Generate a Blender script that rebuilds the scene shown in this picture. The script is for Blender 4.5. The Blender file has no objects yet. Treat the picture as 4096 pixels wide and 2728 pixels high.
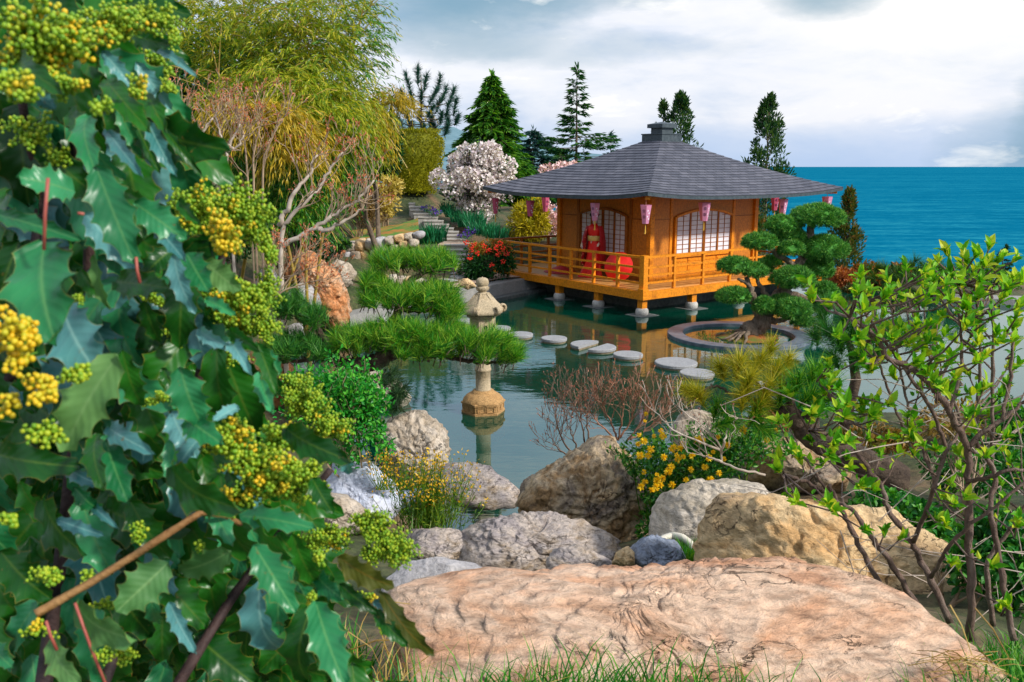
import bpy, math, random
import numpy as np
from mathutils import Vector, Matrix, noise as mn

SC = bpy.context.scene
COL = SC.collection
R = math.radians
rng = np.random.default_rng(7)
random.seed(7)

# ------------------------------------------------------------------ camera
H = 3.6; FPX = 848.0; PIT = R(11.64)
SP, CP = math.sin(PIT), math.cos(PIT)
cam_d = bpy.data.cameras.new('camera'); cam = bpy.data.objects.new('camera', cam_d); COL.objects.link(cam)
cam.location = (0, 0, H); cam.rotation_euler = (R(90)-PIT, 0, 0)
cam_d.sensor_width = 36; cam_d.lens = 36*FPX/1024; cam_d.clip_start = 0.05; cam_d.clip_end = 200000
cam_d.dof.use_dof = True; cam_d.dof.focus_distance = 13.0; cam_d.dof.aperture_fstop = 14
SC.camera = cam

def ray(px, py):
    v = py-341.0
    return np.array([px-512.0, FPX*CP - v*SP, -(FPX*SP + v*CP)])
CAM = np.array([0, 0, H])
def at(px, py, Y):
    d = ray(px, py); return CAM + d*(Y/d[1])
def onz(px, py, z=0.0):
    d = ray(px, py); return CAM + d*((z-H)/d[2])
def pxm(Y):            # metres per photo pixel at distance Y
    return Y/FPX

# ------------------------------------------------------------------ mesh building
class MB:
    def __init__(s): s.v = []; s.f = []; s.n = 0
    def add(s, v, f, mi=0):
        v = np.asarray(v, float).reshape(-1, 3)
        if not isinstance(f, list) or (len(f) and np.isscalar(f[0][0])): f = [f]
        for a in f:
            if len(a): s.f.append((np.asarray(a, np.int64)+s.n, mi))
        s.v.append(v); s.n += len(v)
        return s
    def mesh(s, name, mats, smooth=False, off=(0, 0, 0)):
        me = bpy.data.meshes.new(name)
        V = (np.concatenate(s.v) - np.asarray(off, float)).astype(np.float32)
        me.vertices.add(len(V)); me.vertices.foreach_set('co', V.ravel())
        loops = np.concatenate([f.ravel() for f, _ in s.f]).astype(np.int32)
        sizes = np.concatenate([np.full(len(f), f.shape[1], np.int32) for f, _ in s.f])
        mi = np.concatenate([np.full(len(f), m, np.int32) for f, m in s.f])
        starts = np.concatenate([[0], np.cumsum(sizes)[:-1]]).astype(np.int32)
        me.loops.add(len(loops)); me.loops.foreach_set('vertex_index', loops)
        me.polygons.add(len(sizes)); me.polygons.foreach_set('loop_start', starts)
        me.polygons.foreach_set('material_index', mi)
        me.polygons.foreach_set('use_smooth', np.full(len(sizes), bool(smooth)))
        if not isinstance(mats, (list, tuple)): mats = [mats]
        for m in mats: me.materials.append(m)
        me.update(calc_edges=True); me.validate()
        return me
    def build(s, name, mats, parent=None, smooth=False, origin=None):
        if parent is not None: off = world_loc(parent)
        else: off = np.asarray(origin if origin is not None else (0, 0, 0), float)
        o = bpy.data.objects.new(name, s.mesh(name, mats, smooth, off)); COL.objects.link(o)
        if parent is not None: o.parent = parent
        else: o.location = off
        return o
def world_loc(o):
    p = np.array(o.location, float)
    while o.parent is not None:
        o = o.parent; p = p + np.array(o.location, float)
    return p

def tag(o, label, cat, group=None, kind=None):
    if label: o['label'] = label
    if cat: o['category'] = cat
    if group: o['group'] = group
    if kind: o['kind'] = kind
    return o
def thing(name, label, cat, loc=(0, 0, 0), group=None):
    o = bpy.data.objects.new(name, None); COL.objects.link(o); o.empty_display_size = .2
    o.location = [float(q) for q in loc]
    return tag(o, label, cat, group)
def copy_tree(o, parent=None):
    c = o.copy(); COL.objects.link(c)
    if parent is not None: c.parent = parent
    for ch in list(o.children): copy_tree(ch, c)
    return c

def nrm(a):
    a = np.asarray(a, float); n = np.linalg.norm(a, axis=-1, keepdims=True); n[n == 0] = 1
    return a/n

def box(mb, x0, x1, y0, y1, z0, z1, fr=None, mi=0):
    v = np.array([[x0,y0,z0],[x1,y0,z0],[x1,y1,z0],[x0,y1,z0],[x0,y0,z1],[x1,y0,z1],[x1,y1,z1],[x0,y1,z1]], float)
    if fr is not None: v = fr(v)
    mb.add(v, [(0,3,2,1),(4,5,6,7),(0,1,5,4),(1,2,6,5),(2,3,7,6),(3,0,4,7)], mi)

def tube(mb, pts, rad, n=6, mi=0, wob=0.0, cap=True):
    pts = np.asarray(pts, float); k = len(pts)
    rad = np.broadcast_to(np.asarray(rad, float), (k,)) if np.ndim(rad) else np.full(k, rad)
    t = np.zeros_like(pts); t[1:-1] = pts[2:]-pts[:-2]; t[0] = pts[1]-pts[0]; t[-1] = pts[-1]-pts[-2]; t = nrm(t)
    ref = np.array([0, 0, 1.]) if abs(t[0][2]) < .9 else np.array([1., 0, 0])
    a = np.linspace(0, 2*math.pi, n, endpoint=False)
    V = []
    for i in range(k):
        s = np.cross(t[i], ref); s /= (np.linalg.norm(s)+1e-9); u = np.cross(s, t[i]); ref = u
        rr = rad[i]*(1+wob*rng.uniform(-1, 1, n)) if wob else rad[i]*np.ones(n)
        V.append(pts[i]+(np.cos(a)*rr)[:, None]*s+(np.sin(a)*rr)[:, None]*u)
    V = np.concatenate(V)
    i = np.arange(k-1)[:, None]*n; j = np.arange(n)[None]; j2 = (j+1) % n
    f = np.stack([i+j, i+j2, i+n+j2, i+n+j], -1).reshape(-1, 4)
    fs = [f]
    if cap and n > 2:
        fs.append(np.array([list(range(n))[::-1]])); fs.append(np.array([[(k-1)*n+q for q in range(n)]]))
    mb.add(V, fs, mi)

def lathe(mb, prof, n=32, c=(0, 0, 0), mi=0, sx=1, sy=1, rot=0, cap=True):
    prof = np.asarray(prof, float); k = len(prof)
    a = np.linspace(0, 2*math.pi, n, endpoint=False)+rot
    V = np.stack([prof[:, 0:1]*np.cos(a)*sx+c[0], prof[:, 0:1]*np.sin(a)*sy+c[1], np.repeat(prof[:, 1:2], n, 1)+c[2]], -1).reshape(-1, 3)
    i = np.arange(k-1)[:, None]*n; j = np.arange(n)[None]; j2 = (j+1) % n
    f = np.stack([i+j, i+j2, i+n+j2, i+n+j], -1).reshape(-1, 4)
    fs = [f]
    if cap: fs += [np.array([list(range(n))[::-1]]), np.array([[(k-1)*n+q for q in range(n)]])]
    mb.add(V, fs, mi)

# leaf templates (x along, y side, z up)
T_DIA = (np.array([[0,0,0],[.45,.5,.06],[1,0,-.06],[.45,-.5,.06]]), [np.array([[0,3,2,1]])])
T_NEE = (np.array([[0,.5,0],[0,-.5,0],[1,0,0]]), [np.array([[0,1,2]])])
T_LEAF = (np.array([[0,0,0],[.18,.34,.05],[.45,.5,.07],[.75,.32,.02],[1,0,-.16],[.75,-.32,.02],[.45,-.5,.07],[.18,-.34,.05],[.3,0,.0],[.65,0,-.03]]),
          [np.array([[0,8,2,1],[8,9,3,2],[0,7,6,8],[8,6,5,9]]), np.array([[9,4,3],[9,5,4]])])
def _ico():
    t = (1+5**.5)/2
    v = nrm(np.array([[-1,t,0],[1,t,0],[-1,-t,0],[1,-t,0],[0,-1,t],[0,1,t],[0,-1,-t],[0,1,-t],[t,0,-1],[t,0,1],[-t,0,-1],[-t,0,1]], float))
    f = [(0,11,5),(0,5,1),(0,1,7),(0,7,10),(0,10,11),(1,5,9),(5,11,4),(11,10,2),(10,7,6),(7,1,8),(3,9,4),(3,4,2),(3,2,6),(3,6,8),(3,8,9),(4,9,5),(2,4,11),(6,2,10),(8,6,7),(9,8,1)]
    return v, f
def ico(sub=1):
    v, f = _ico(); v = list(map(tuple, v))
    for _ in range(sub):
        c = {}; nf = []
        def mid(a, b):
            k = (min(a, b), max(a, b))
            if k not in c:
                m = nrm(np.array([np.add(v[a], v[b])]))[0]; v.append(tuple(m)); c[k] = len(v)-1
            return c[k]
        for a, b, d in f:
            x, y, z = mid(a, b), mid(b, d), mid(d, a)
            nf += [(a,x,z),(b,y,x),(d,z,y),(x,y,z)]
        f = nf
    return np.array(v), np.array(f)
ICO0, ICO1, ICO2 = ico(0), ico(1), ico(2)

def stamp(mb, P, D, U, L, W, tpl, mi=0):
    P = np.asarray(P, float).reshape(-1, 3); n = len(P)
    if n == 0: return
    D = nrm(np.broadcast_to(D, (n, 3))); U = np.broadcast_to(U, (n, 3))
    L = np.broadcast_to(L, (n,)).astype(float); W = np.broadcast_to(W, (n,)).astype(float)
    S = nrm(np.cross(D, U)+1e-7); N = np.cross(S, D)
    tv, tf = tpl
    V = P[:, None]+tv[None, :, 0:1]*L[:, None, None]*D[:, None]+tv[None, :, 1:2]*W[:, None, None]*S[:, None]+tv[None, :, 2:3]*L[:, None, None]*N[:, None]
    k = len(tv); off = (np.arange(n)*k)[:, None, None]
    mb.add(V.reshape(-1, 3), [(f[None]+off).reshape(-1, f.shape[1]) for f in tf], mi)

def balls(mb, P, r, tpl=ICO1, mi=0, squash=None):
    P = np.asarray(P, float).reshape(-1, 3); n = len(P)
    if n == 0: return
    r = np.broadcast_to(r, (n,)).astype(float)
    v, f = tpl
    V = P[:, None]+v[None]*r[:, None, None]*(1 if squash is None else np.asarray(squash))
    k = len(v)
    mb.add(V.reshape(-1, 3), [(f[None]+(np.arange(n)*k)[:, None, None]).reshape(-1, 3)], mi)

def rdir(n, up=0.0):
    d = rng.normal(size=(n, 3)); d[:, 2] += up
    return nrm(d)
def inball(n):
    return rdir(n)*rng.uniform(0, 1, (n, 1))**(1/3)

# ------------------------------------------------------------------ materials
def srgb(h):
    c = [int(h[i:i+2], 16)/255 for i in (0, 2, 4)]
    return tuple([(x/12.92 if x <= .04045 else ((x+.055)/1.055)**2.4) for x in c])+(1,)
def newmat(name):
    m = bpy.data.materials.new(name); m.use_nodes = True; nt = m.node_tree; nt.nodes.clear()
    o = nt.nodes.new('ShaderNodeOutputMaterial')
    b = nt.nodes.new('ShaderNodeBsdfPrincipled'); nt.links.new(b.outputs[0], o.inputs[0])
    return m, nt, b, o
def ramp(nt, stops, fac):
    r = nt.nodes.new('ShaderNodeValToRGB'); e = r.color_ramp.elements
    while len(e) < len(stops): e.new(.5)
    for q, (p, c) in zip(e, stops):
        q.position = p; q.color = c if len(c) == 4 else tuple(c)+(1,)
    nt.links.new(fac, r.inputs[0]); return r.outputs[0]
def noise_n(nt, scale, detail=4, rough=.6, dist=0, vec=None, sc3=None):
    n = nt.nodes.new('ShaderNodeTexNoise'); n.inputs['Scale'].default_value = scale; n.inputs['Detail'].default_value = detail
    n.inputs['Roughness'].default_value = rough; n.inputs['Distortion'].default_value = dist
    if vec is None:
        t = nt.nodes.new('ShaderNodeTexCoord'); vec = t.outputs['Object']
    if sc3 is not None:
        mp = nt.nodes.new('ShaderNodeMapping'); mp.inputs['Scale'].default_value = sc3[:3]
        if len(sc3) > 3: mp.inputs['Rotation'].default_value = sc3[3:]
        nt.links.new(vec, mp.inputs[0]); vec = mp.outputs[0]
    nt.links.new(vec, n.inputs['Vector'])
    return n.outputs['Fac']
def mixc(nt, a, b, fac, mode='MIX'):
    m = nt.nodes.new('ShaderNodeMix'); m.data_type = 'RGBA'; m.blend_type = mode
    for s, i in ((fac, 0), (a, 6), (b, 7)):
        if hasattr(s, 'is_output'): nt.links.new(s, m.inputs[i])
        else: m.inputs[i].default_value = s
    return m.outputs[2]
def mth(nt, op, a, b=None, clamp=False):
    m = nt.nodes.new('ShaderNodeMath'); m.operation = op; m.use_clamp = clamp
    for i, s in enumerate((a, b)):
        if s is None: continue
        if hasattr(s, 'is_output'): nt.links.new(s, m.inputs[i])
        else: m.inputs[i].default_value = s
    return m.outputs[0]
def bumpn(nt, b, hgt, strength, dist=.02):
    bp = nt.nodes.new('ShaderNodeBump'); bp.inputs['Strength'].default_value = strength; bp.inputs['Distance'].default_value = dist
    nt.links.new(hgt, bp.inputs['Height']); nt.links.new(bp.outputs[0], b.inputs['Normal'])

def m_plain(name, c1, c2=None, scale=6, rough=.7, bump=0, spec=.4, sc3=None, detail=5, metal=0, bd=.02, lo=.35, hi=.65):
    m, nt, b, o = newmat(name)
    b.inputs['Roughness'].default_value = rough; b.inputs['Specular IOR Level'].default_value = spec; b.inputs['Metallic'].default_value = metal
    if c2 is None: b.inputs['Base Color'].default_value = c1
    f = noise_n(nt, scale, detail, .62, .3, sc3=sc3)
    if c2 is not None: nt.links.new(ramp(nt, [(lo, c1), (hi, c2)], f), b.inputs['Base Color'])
    if bump: bumpn(nt, b, f, bump, bd)
    return m

def m_leaf(name, cols, transl=.35, rough=.45, spec=.35, nscale=None):
    """per-leaf colour chosen by island, optional slow variation across the crown"""
    m, nt, b, o = newmat(name)
    g = nt.nodes.new('ShaderNodeNewGeometry'); fac = g.outputs['Random Per Island']
    if nscale:
        f2 = noise_n(nt, nscale, 2, .5)
        f2 = mth(nt, 'MULTIPLY_ADD', f2, 1.6); f2.node.inputs[2].default_value = -.3
        fac = mth(nt, 'ADD', mth(nt, 'MULTIPLY', fac, .5), mth(nt, 'MULTIPLY', f2, .5), True)
    n = len(cols)
    c = ramp(nt, [(i/(n-1), q) for i, q in enumerate(cols)], fac)
    nt.links.new(c, b.inputs['Base Color']); b.inputs['Roughness'].default_value = rough; b.inputs['Specular IOR Level'].default_value = spec
    if transl:
        t = nt.nodes.new('ShaderNodeBsdfTranslucent')
        c2 = mixc(nt, c, (1, 1, .35, 1), 1.0, 'MULTIPLY')
        nt.links.new(c2, t.inputs[0])
        mx = nt.nodes.new('ShaderNodeMixShader'); mx.inputs[0].default_value = transl
        nt.links.new(b.outputs[0], mx.inputs[1]); nt.links.new(t.outputs[0], mx.inputs[2]); nt.links.new(mx.outputs[0], o.inputs[0])
    return m

def m_rock(name, cols, scale=2.0, vein=None, bump=.7, rough=.8, spec=.3, strat=(1, 1, 1), speck=.5, fine=22, crack=.5):
    m, nt, b, o = newmat(name)
    tc = nt.nodes.new('ShaderNodeTexCoord')
    mp = nt.nodes.new('ShaderNodeMapping'); mp.inputs['Scale'].default_value = strat[:3]
    if len(strat) > 3: mp.inputs['Rotation'].default_value = strat[3:]
    nt.links.new(tc.outputs['Object'], mp.inputs[0]); V = mp.outputs[0]
    big = noise_n(nt, scale, 8, .62, .8, vec=V)
    n = len(cols)
    c = ramp(nt, [(.28+.44*i/(n-1), q) for i, q in enumerate(cols)], big)
    f = noise_n(nt, fine, 6, .7, .4, vec=V)
    c = mixc(nt, c, ramp(nt, [(.30, (.28, .26, .25, 1)), (.52, (1, 1, 1, 1)), (.72, (1.45, 1.4, 1.35, 1))], f), speck, 'MULTIPLY')
    if vein:
        w = noise_n(nt, scale*1.7, 7, .6, 1.6, vec=V)
        fv = ramp(nt, [(.47, (0, 0, 0, 1)), (.5, (1, 1, 1, 1)), (.53, (0, 0, 0, 1))], w)
        c = mixc(nt, c, vein, mth(nt, 'MULTIPLY', fv, .8))
    # thin dark fissures with a shape of their own
    cr = noise_n(nt, scale*2.3, 5, .55, 1.2, vec=V)
    fc = ramp(nt, [(.485, (0, 0, 0, 1)), (.5, (1, 1, 1, 1)), (.515, (0, 0, 0, 1))], cr)
    msk = ramp(nt, [(.5, (0, 0, 0, 1)), (.62, (1, 1, 1, 1))], noise_n(nt, scale*.9, 3, .5, 0, vec=V))
    fc = mth(nt, 'MULTIPLY', fc, msk)
    c = mixc(nt, c, (.07, .045, .03, 1), mth(nt, 'MULTIPLY', fc, crack))
    nt.links.new(c, b.inputs['Base Color'])
    b.inputs['Roughness'].default_value = rough; b.inputs['Specular IOR Level'].default_value = spec
    h = mth(nt, 'ADD', mth(nt, 'MULTIPLY', big, .6), mth(nt, 'SUBTRACT', mth(nt, 'MULTIPLY', f, .5), mth(nt, 'MULTIPLY', fc, .5)))
    bumpn(nt, b, h, bump, .05)
    return m

# ------------------------------------------------------------------ generators
def fbm(p, oct=4, lac=2.1, gain=.5):
    s = 0; a = 1; q = Vector(p)
    for _ in range(oct):
        s += a*mn.noise(q); q = q*lac; a *= gain
    return s

def boulder(name, outline, Y, tilt, tf, mat, label, amp=.1, seed=0, tb=None, p=.6, res=(120, 56), chips=9, cat='boulder', group=None, sharp=.5, tex=2.2):
    """closed rock: outline gives its width and height in the plane tilted back by `tilt`, tf / tb its thickness in metres"""
    r_ = np.random.default_rng(seed+11)
    ol = np.array(outline, float); c = ol.mean(0)
    if Y is None:       # rest it on the ground: follow the sight line of its foot
        yb = ol[:, 1].max()-.12*np.ptp(ol[:, 1]); Y = march(c[0], yb)
    Cw = at(c[0], c[1], Y); t = R(tilt)
    n = np.array([0, -math.cos(t), math.sin(t)]); ex = np.array([1., 0, 0]); ey = np.array([0, math.sin(t), math.cos(t)])
    P2 = []
    for q in ol:
        d = ray(*q); s = np.dot(Cw-CAM, n)/np.dot(d, n); w = CAM+d*s-Cw
        P2.append((np.dot(w, ex), np.dot(w, ey)))
    P2 = np.array(P2); c2 = (P2.max(0)+P2.min(0))/2; Cw = Cw+c2[0]*ex+c2[1]*ey; P2 = P2-c2
    # densify polygon then polar
    Q = []
    for i in range(len(P2)):
        a, b = P2[i], P2[(i+1) % len(P2)]
        for k in range(10): Q.append(a+(b-a)*k/10)
    Q = np.array(Q); th = np.arctan2(Q[:, 1], Q[:, 0]); rr = np.hypot(Q[:, 0], Q[:, 1]); o = np.argsort(th); th, rr = th[o], rr[o]
    nt_, nph = res
    T = np.linspace(-math.pi, math.pi, nt_, endpoint=False)
    rt = np.interp(T, np.concatenate([th-2*math.pi, th, th+2*math.pi]), np.tile(rr, 3))
    k = np.array([.25, .5, .25]); rt = (np.roll(rt, 1)+2*rt+np.roll(rt, -1))/4
    tb = tb if tb is not None else tf
    es = np.linspace(0, 1, nph//2+1)[1:]; ph = np.arccos(np.minimum(es**(1/p), 1)); ph = np.concatenate([-ph[:-1], [0.0], ph[:-1][::-1]]); nph = len(ph)
    U = np.stack([np.cos(T)[None]*np.cos(ph)[:, None], np.sin(T)[None]*np.cos(ph)[:, None], np.repeat(np.sin(ph)[:, None], nt_, 1)], -1)
    U = np.concatenate([U.reshape(-1, 3), [[0, 0, -1], [0, 0, 1]]])
    for _ in range(chips):
        m = nrm(np.array([r_.normal()*.8, r_.normal()*.8, r_.uniform(.35, 1.2)])); dd = r_.uniform(.62, .88)
        s = U@m-dd; U = U-np.maximum(s, 0)[:, None]*m*.92
    size = float(np.mean(rr))
    def mapU(U):
        tt = np.arctan2(U[:, 1], U[:, 0]); rad = np.hypot(U[:, 0], U[:, 1]); r0 = np.interp(tt, np.concatenate([T-2*math.pi, T, T+2*math.pi]), np.tile(rt, 3))
        # superellipse push: fuller body
        e = np.minimum(rad, 1)**p
        z = U[:, 2]; zz = np.sign(z)*np.abs(z)**.9
        return (np.cos(tt)*e*r0)[:, None]*ex+(np.sin(tt)*e*r0)[:, None]*ey+np.where(z > 0, zz*tf, zz*tb)[:, None]*n
    V = mapU(U)
    N = nrm(V)
    out = np.empty(len(V)); fr = tex/size
    so = Vector((seed*3.7, seed*1.3, 9.1))
    for i, q in enumerate(V):
        w = Vector(q)*fr+so
        a = fbm(w*.7, 3); rdg = abs(mn.noise(w*1.3)); bl = mn.noise(Vector((w.x*2.6, w.y*2.6, w.z*5.0)))
        fine = fbm(w*4.5, 3)
        out[i] = a*.55 - (max(0, .12-rdg)*3.2*sharp) + abs(bl)*.35*sharp + fine*.26 - max(0, .06-abs(mn.noise(w*3.1)))*2.6*sharp
    V = V+N*(out*amp*size)[:, None]
    i = np.arange(nph-1)[:, None]*nt_; j = np.arange(nt_)[None]; j2 = (j+1) % nt_
    f = np.stack([i+j, i+j2, i+nt_+j2, i+nt_+j], -1).reshape(-1, 4)
    jj = np.arange(nt_); j3 = (jj+1) % nt_; b0 = nph*nt_
    fa = np.stack([np.full(nt_, b0), j3, jj], -1); fb = np.stack([np.full(nt_, b0+1), (nph-1)*nt_+jj, (nph-1)*nt_+j3], -1)
    mb = MB(); mb.add(V+Cw, [f, fa, fb])
    o = mb.build(name, mat, smooth=True, origin=Cw)
    tag(o, label, cat, group)
    return o

def grow(mb, p, d, L, r, depth, tips, spread=.6, up=.15, nseg=4, kids=3, shrink=.68, mi=0, sides=5, wig=.15, minr=.004, taper=.6):
    """recursive branching; collects twig tips (pos, dir)"""
    pts = [p]; d = np.array(d, float)
    for i in range(nseg):
        d = nrm(d+rng.normal(size=3)*wig+np.array([0, 0, up*.3])); p = p+d*L/nseg; pts.append(p)
    rad = np.linspace(r, max(r*taper, minr*.6), nseg+1)
    tube(mb, pts, rad, sides if r > .012 else 3, mi, cap=False)
    if depth == 0:
        tips.append((p, d, pts)); return
    k = kids if isinstance(kids, int) else random.choice(kids)
    for i in range(k):
        a = nrm(d+rdir(1)[0]*spread+np.array([0, 0, up]))
        q = pts[-1] if i < 2 else pts[max(1, nseg-1-i % 2)]
        grow(mb, q, a, L*shrink*random.uniform(.8, 1.2), max(r*taper*.85, minr), depth-1, tips, spread, up, max(2, nseg-1), kids, shrink, mi, sides, wig, minr, taper)

def march(px, py, y0=2.0, y1=45.0, n=500):
    Ys = np.linspace(y0, y1, n); d = ray(px, py); P = CAM+d[None]*(Ys/d[1])[:, None]
    g = np.maximum(ground(P[:, 0], P[:, 1]), -.05); h = np.where(P[:, 2] <= g)[0]
    return float(Ys[h[0]]) if len(h) else y1
def shell_pts(n, c, rad, lumps=14, lr=.42, up=0.2, rr=None):
    """points on the outsides of sub-clumps that make up an uneven crown; returns pts, outward normals"""
    c = np.asarray(c, float); rad = np.asarray(rad, float); rr = rr or rng
    lc = nrm(rr.normal(size=(lumps, 3))); lc = lc*rr.uniform(.45, .78, (lumps, 1))
    ls = rr.uniform(lr*.7, lr*1.25, lumps)
    k = rr.integers(0, lumps, n); d = nrm(rr.normal(size=(n, 3))+np.array([0, 0, up]))
    q = lc[k]+d*ls[k][:, None]*rr.uniform(.75, 1.08, (n, 1))
    return c+q*rad, nrm(d*.7+q*.5)

def leaf_crown(mb, c, rad, n, L, W, tpl=T_DIA, lumps=14, lr=.42, up=.2, droop=0, mi=0, out=.8):
    P, N = shell_pts(n, c, rad, lumps, lr, up)
    D = nrm(N*out+rdir(n)*.8-np.array([0, 0, droop]))
    U = nrm(N+rdir(n)*.6)
    stamp(mb, P, D, U, L*rng.uniform(.7, 1.25, n), W*rng.uniform(.7, 1.2, n), tpl, mi)

def tuft(P, D, nn, L, W, mb, spread=.9, mi=0):
    """pine needle tufts: P,D (k,3)"""
    P = np.asarray(P).reshape(-1, 3); D = nrm(np.asarray(D).reshape(-1, 3)); k = len(P)
    PP = np.repeat(P, nn, 0)+np.repeat(D, nn, 0)*rng.uniform(-.35, .25, (k*nn, 1))*L
    DD = nrm(np.repeat(D, nn, 0)+rdir(k*nn)*spread)
    stamp(mb, PP, DD, rdir(k*nn), L*rng.uniform(.7, 1.1, k*nn), W, T_NEE, mi)

def ragged(name, label, base, top, prof, nl, mats, leaf=(.2, .07), group=None, per=46, cat='tree'):
    """juniper like tree: upswept tufts hung round a leader, sky between them"""
    base = np.asarray(base, float); top = np.asarray(top, float); hh = np.linalg.norm(top-base); root = thing(name, label, cat, base, group)
    tb = MB(); tube(tb, [base+(top-base)*i/8 for i in range(9)], np.linspace(hh*.012, .01, 9), 7); cb = MB()
    pt = np.array([q[0] for q in prof]); pr = np.array([q[1] for q in prof])
    for i in range(nl):
        t = rng.uniform(pt[0], .99); r0 = np.interp(t, pt, pr); az = rng.uniform(0, 6.28); dh = np.array([math.cos(az), math.sin(az), 0]); rr = r0*rng.uniform(.25, .95)
        c = base+(top-base)*t+dh*rr; sz = np.array([.08+r0*.12, .08+r0*.12, .16+r0*.22])*rng.uniform(.7, 1.3); s0 = base+(top-base)*max(.02, t-.06); tube(tb, [s0, (s0+c)/2-[0, 0, .05], c], [.02, .014, .006], 3, cap=False)
        P = c+inball(per)*sz; D = nrm((P-c)/sz+dh*.4+np.array([0, 0, 1.0])+rdir(per)*.5); stamp(cb, P, D, rdir(per), leaf[0]*rng.uniform(.6, 1.2, per), leaf[1], T_DIA)
    P = top-np.array([0, 0, 1])*rng.uniform(0, hh*.10, (40, 1))+rng.normal(size=(40, 3))*.06; stamp(cb, P, nrm(rdir(40)*.5+[0, 0, 1]), rdir(40), leaf[0], leaf[1], T_DIA)
    tb.build('trunk', mats[0], root, True); cb.build('crown', mats[1], root); return root
def conifer(name, label, base, top, prof, nb, mats, droop=.25, leaf=(.22, .07), dens=26, lean=0, upturn=.0, group=None, gaps=.25, azbias=None, tr=None, cat='tree', nl=1, gap_fn=None):
    """trunk and whorled boughs; prof = [(t, radius)] from base 0 to top 1"""
    base = np.asarray(base, float); top = np.asarray(top, float); hh = np.linalg.norm(top-base)
    root = thing(name, label, cat, base, group)
    tb = MB(); k = 8
    ax = [base+(top-base)*i/k for i in range(k+1)]
    tube(tb, ax, np.linspace(tr or hh*.014, .01, k+1), 7)
    cb = MB(); pt = np.array([q[0] for q in prof]); pr = np.array([q[1] for q in prof])
    for i in range(nb):
        t = (i+rng.uniform(0, 1))/nb; t = t*(1-pt[0])+pt[0]
        if t > .995: continue
        az = rng.uniform(0, 2*math.pi); r0 = np.interp(t, pt, pr)*rng.uniform(1-gaps*2, 1.12)*(1+.45*mn.noise(Vector((math.cos(az)*1.5, math.sin(az)*1.5, t*9+nb))))
        if r0 <= .02: continue
        dh = np.array([math.cos(az), math.sin(az), 0])
        p0 = base+(top-base)*t
        ns = 5; pts = [p0+dh*r0*s-np.array([0, 0, 1])*r0*(droop*s-upturn*s*s) for s in np.linspace(0, 1, ns)]
        if r0 > .25: tube(tb, pts, np.linspace(.012+r0*.008, .004, ns), 3, cap=False)
        n = max(6, int(dens*r0/1.0)+4)
        s = rng.uniform(.08, 1, n)**.7
        w = r0*.22*(1.05-s*.8)
        side = np.array([-dh[1], dh[0], 0])
        so = rng.uniform(-1, 1, n)*w
        P = p0+dh*(r0*s)[:, None]+side*so[:, None]; P[:, 2] -= r0*(droop*s-upturn*s*s)+np.abs(so)*.25+rng.uniform(0, .06, n)
        D = nrm(dh*.9+side*(np.sign(so)*.7)[:, None]+rdir(n)*.35-np.array([0, 0, droop*.9]))
        stamp(cb, P, D, np.array([0, 0, 1.])+rdir(n)*.5, leaf[0]*rng.uniform(.7, 1.3, n), leaf[1], T_DIA)
    # leader tuft
    n = 24; P = top-np.array([0, 0, 1])*rng.uniform(0, hh*.06, (n, 1)); stamp(cb, P, nrm(rdir(n)*.5+np.array([0, 0, .9])), rdir(n), leaf[0], leaf[1], T_DIA)
    tb.build('trunk', mats[0], root, True); cb.build('crown', mats[1], root)
    return root

def text_mesh(s, size, depth=.001):
    cu = bpy.data.curves.new('glyph', 'FONT'); cu.body = s; cu.size = size; cu.extrude = depth; cu.align_x = 'CENTER'; cu.align_y = 'CENTER'
    cu.resolution_u = 2
    o = bpy.data.objects.new('glyph', cu); COL.objects.link(o); bpy.context.view_layer.update()
    dg = bpy.context.evaluated_depsgraph_get(); me = bpy.data.meshes.new_from_object(o.evaluated_get(dg))
    v = np.array([tuple(q.co) for q in me.vertices]); fs = [tuple(p.vertices) for p in me.polygons]
    bpy.data.objects.remove(o); bpy.data.curves.remove(cu); bpy.data.meshes.remove(me)
    return v, fs
def add_poly(mb, v, fs, mi=0):
    by = {}
    for f in fs: by.setdefault(len(f), []).append(f)
    mb.add(v, [np.array(q) for q in by.values()], mi)
# ------------------------------------------------------------------ light and sky
SUNDIR = nrm(np.array([.78, -.42, .62]))
sun_d = bpy.data.lights.new('sun', 'SUN'); sun_o = bpy.data.objects.new('sun', sun_d); COL.objects.link(sun_o)
sun_d.energy = 2.9; sun_d.angle = R(6); sun_d.color = (1, .95, .87)
sun_o.rotation_euler = Vector(SUNDIR).to_track_quat('Z', 'Y').to_euler(); sun_o.location = (20, -10, 30)
W = bpy.data.worlds.new('World'); SC.world = W; W.use_nodes = True
nt = W.node_tree; nt.nodes.clear()
wo = nt.nodes.new('ShaderNodeOutputWorld'); bg = nt.nodes.new('ShaderNodeBackground'); nt.links.new(bg.outputs[0], wo.inputs[0]); bg.inputs[1].default_value = .1
sk = nt.nodes.new('ShaderNodeTexSky'); sk.sky_type = 'NISHITA'; sk.sun_disc = False
sk.sun_elevation = math.asin(SUNDIR[2]); sk.sun_rotation = math.atan2(SUNDIR[0], SUNDIR[1]); sk.air_density = 1.2; sk.dust_density = 1.5
tc = nt.nodes.new('ShaderNodeTexCoord'); V = tc.outputs['Generated']
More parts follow.
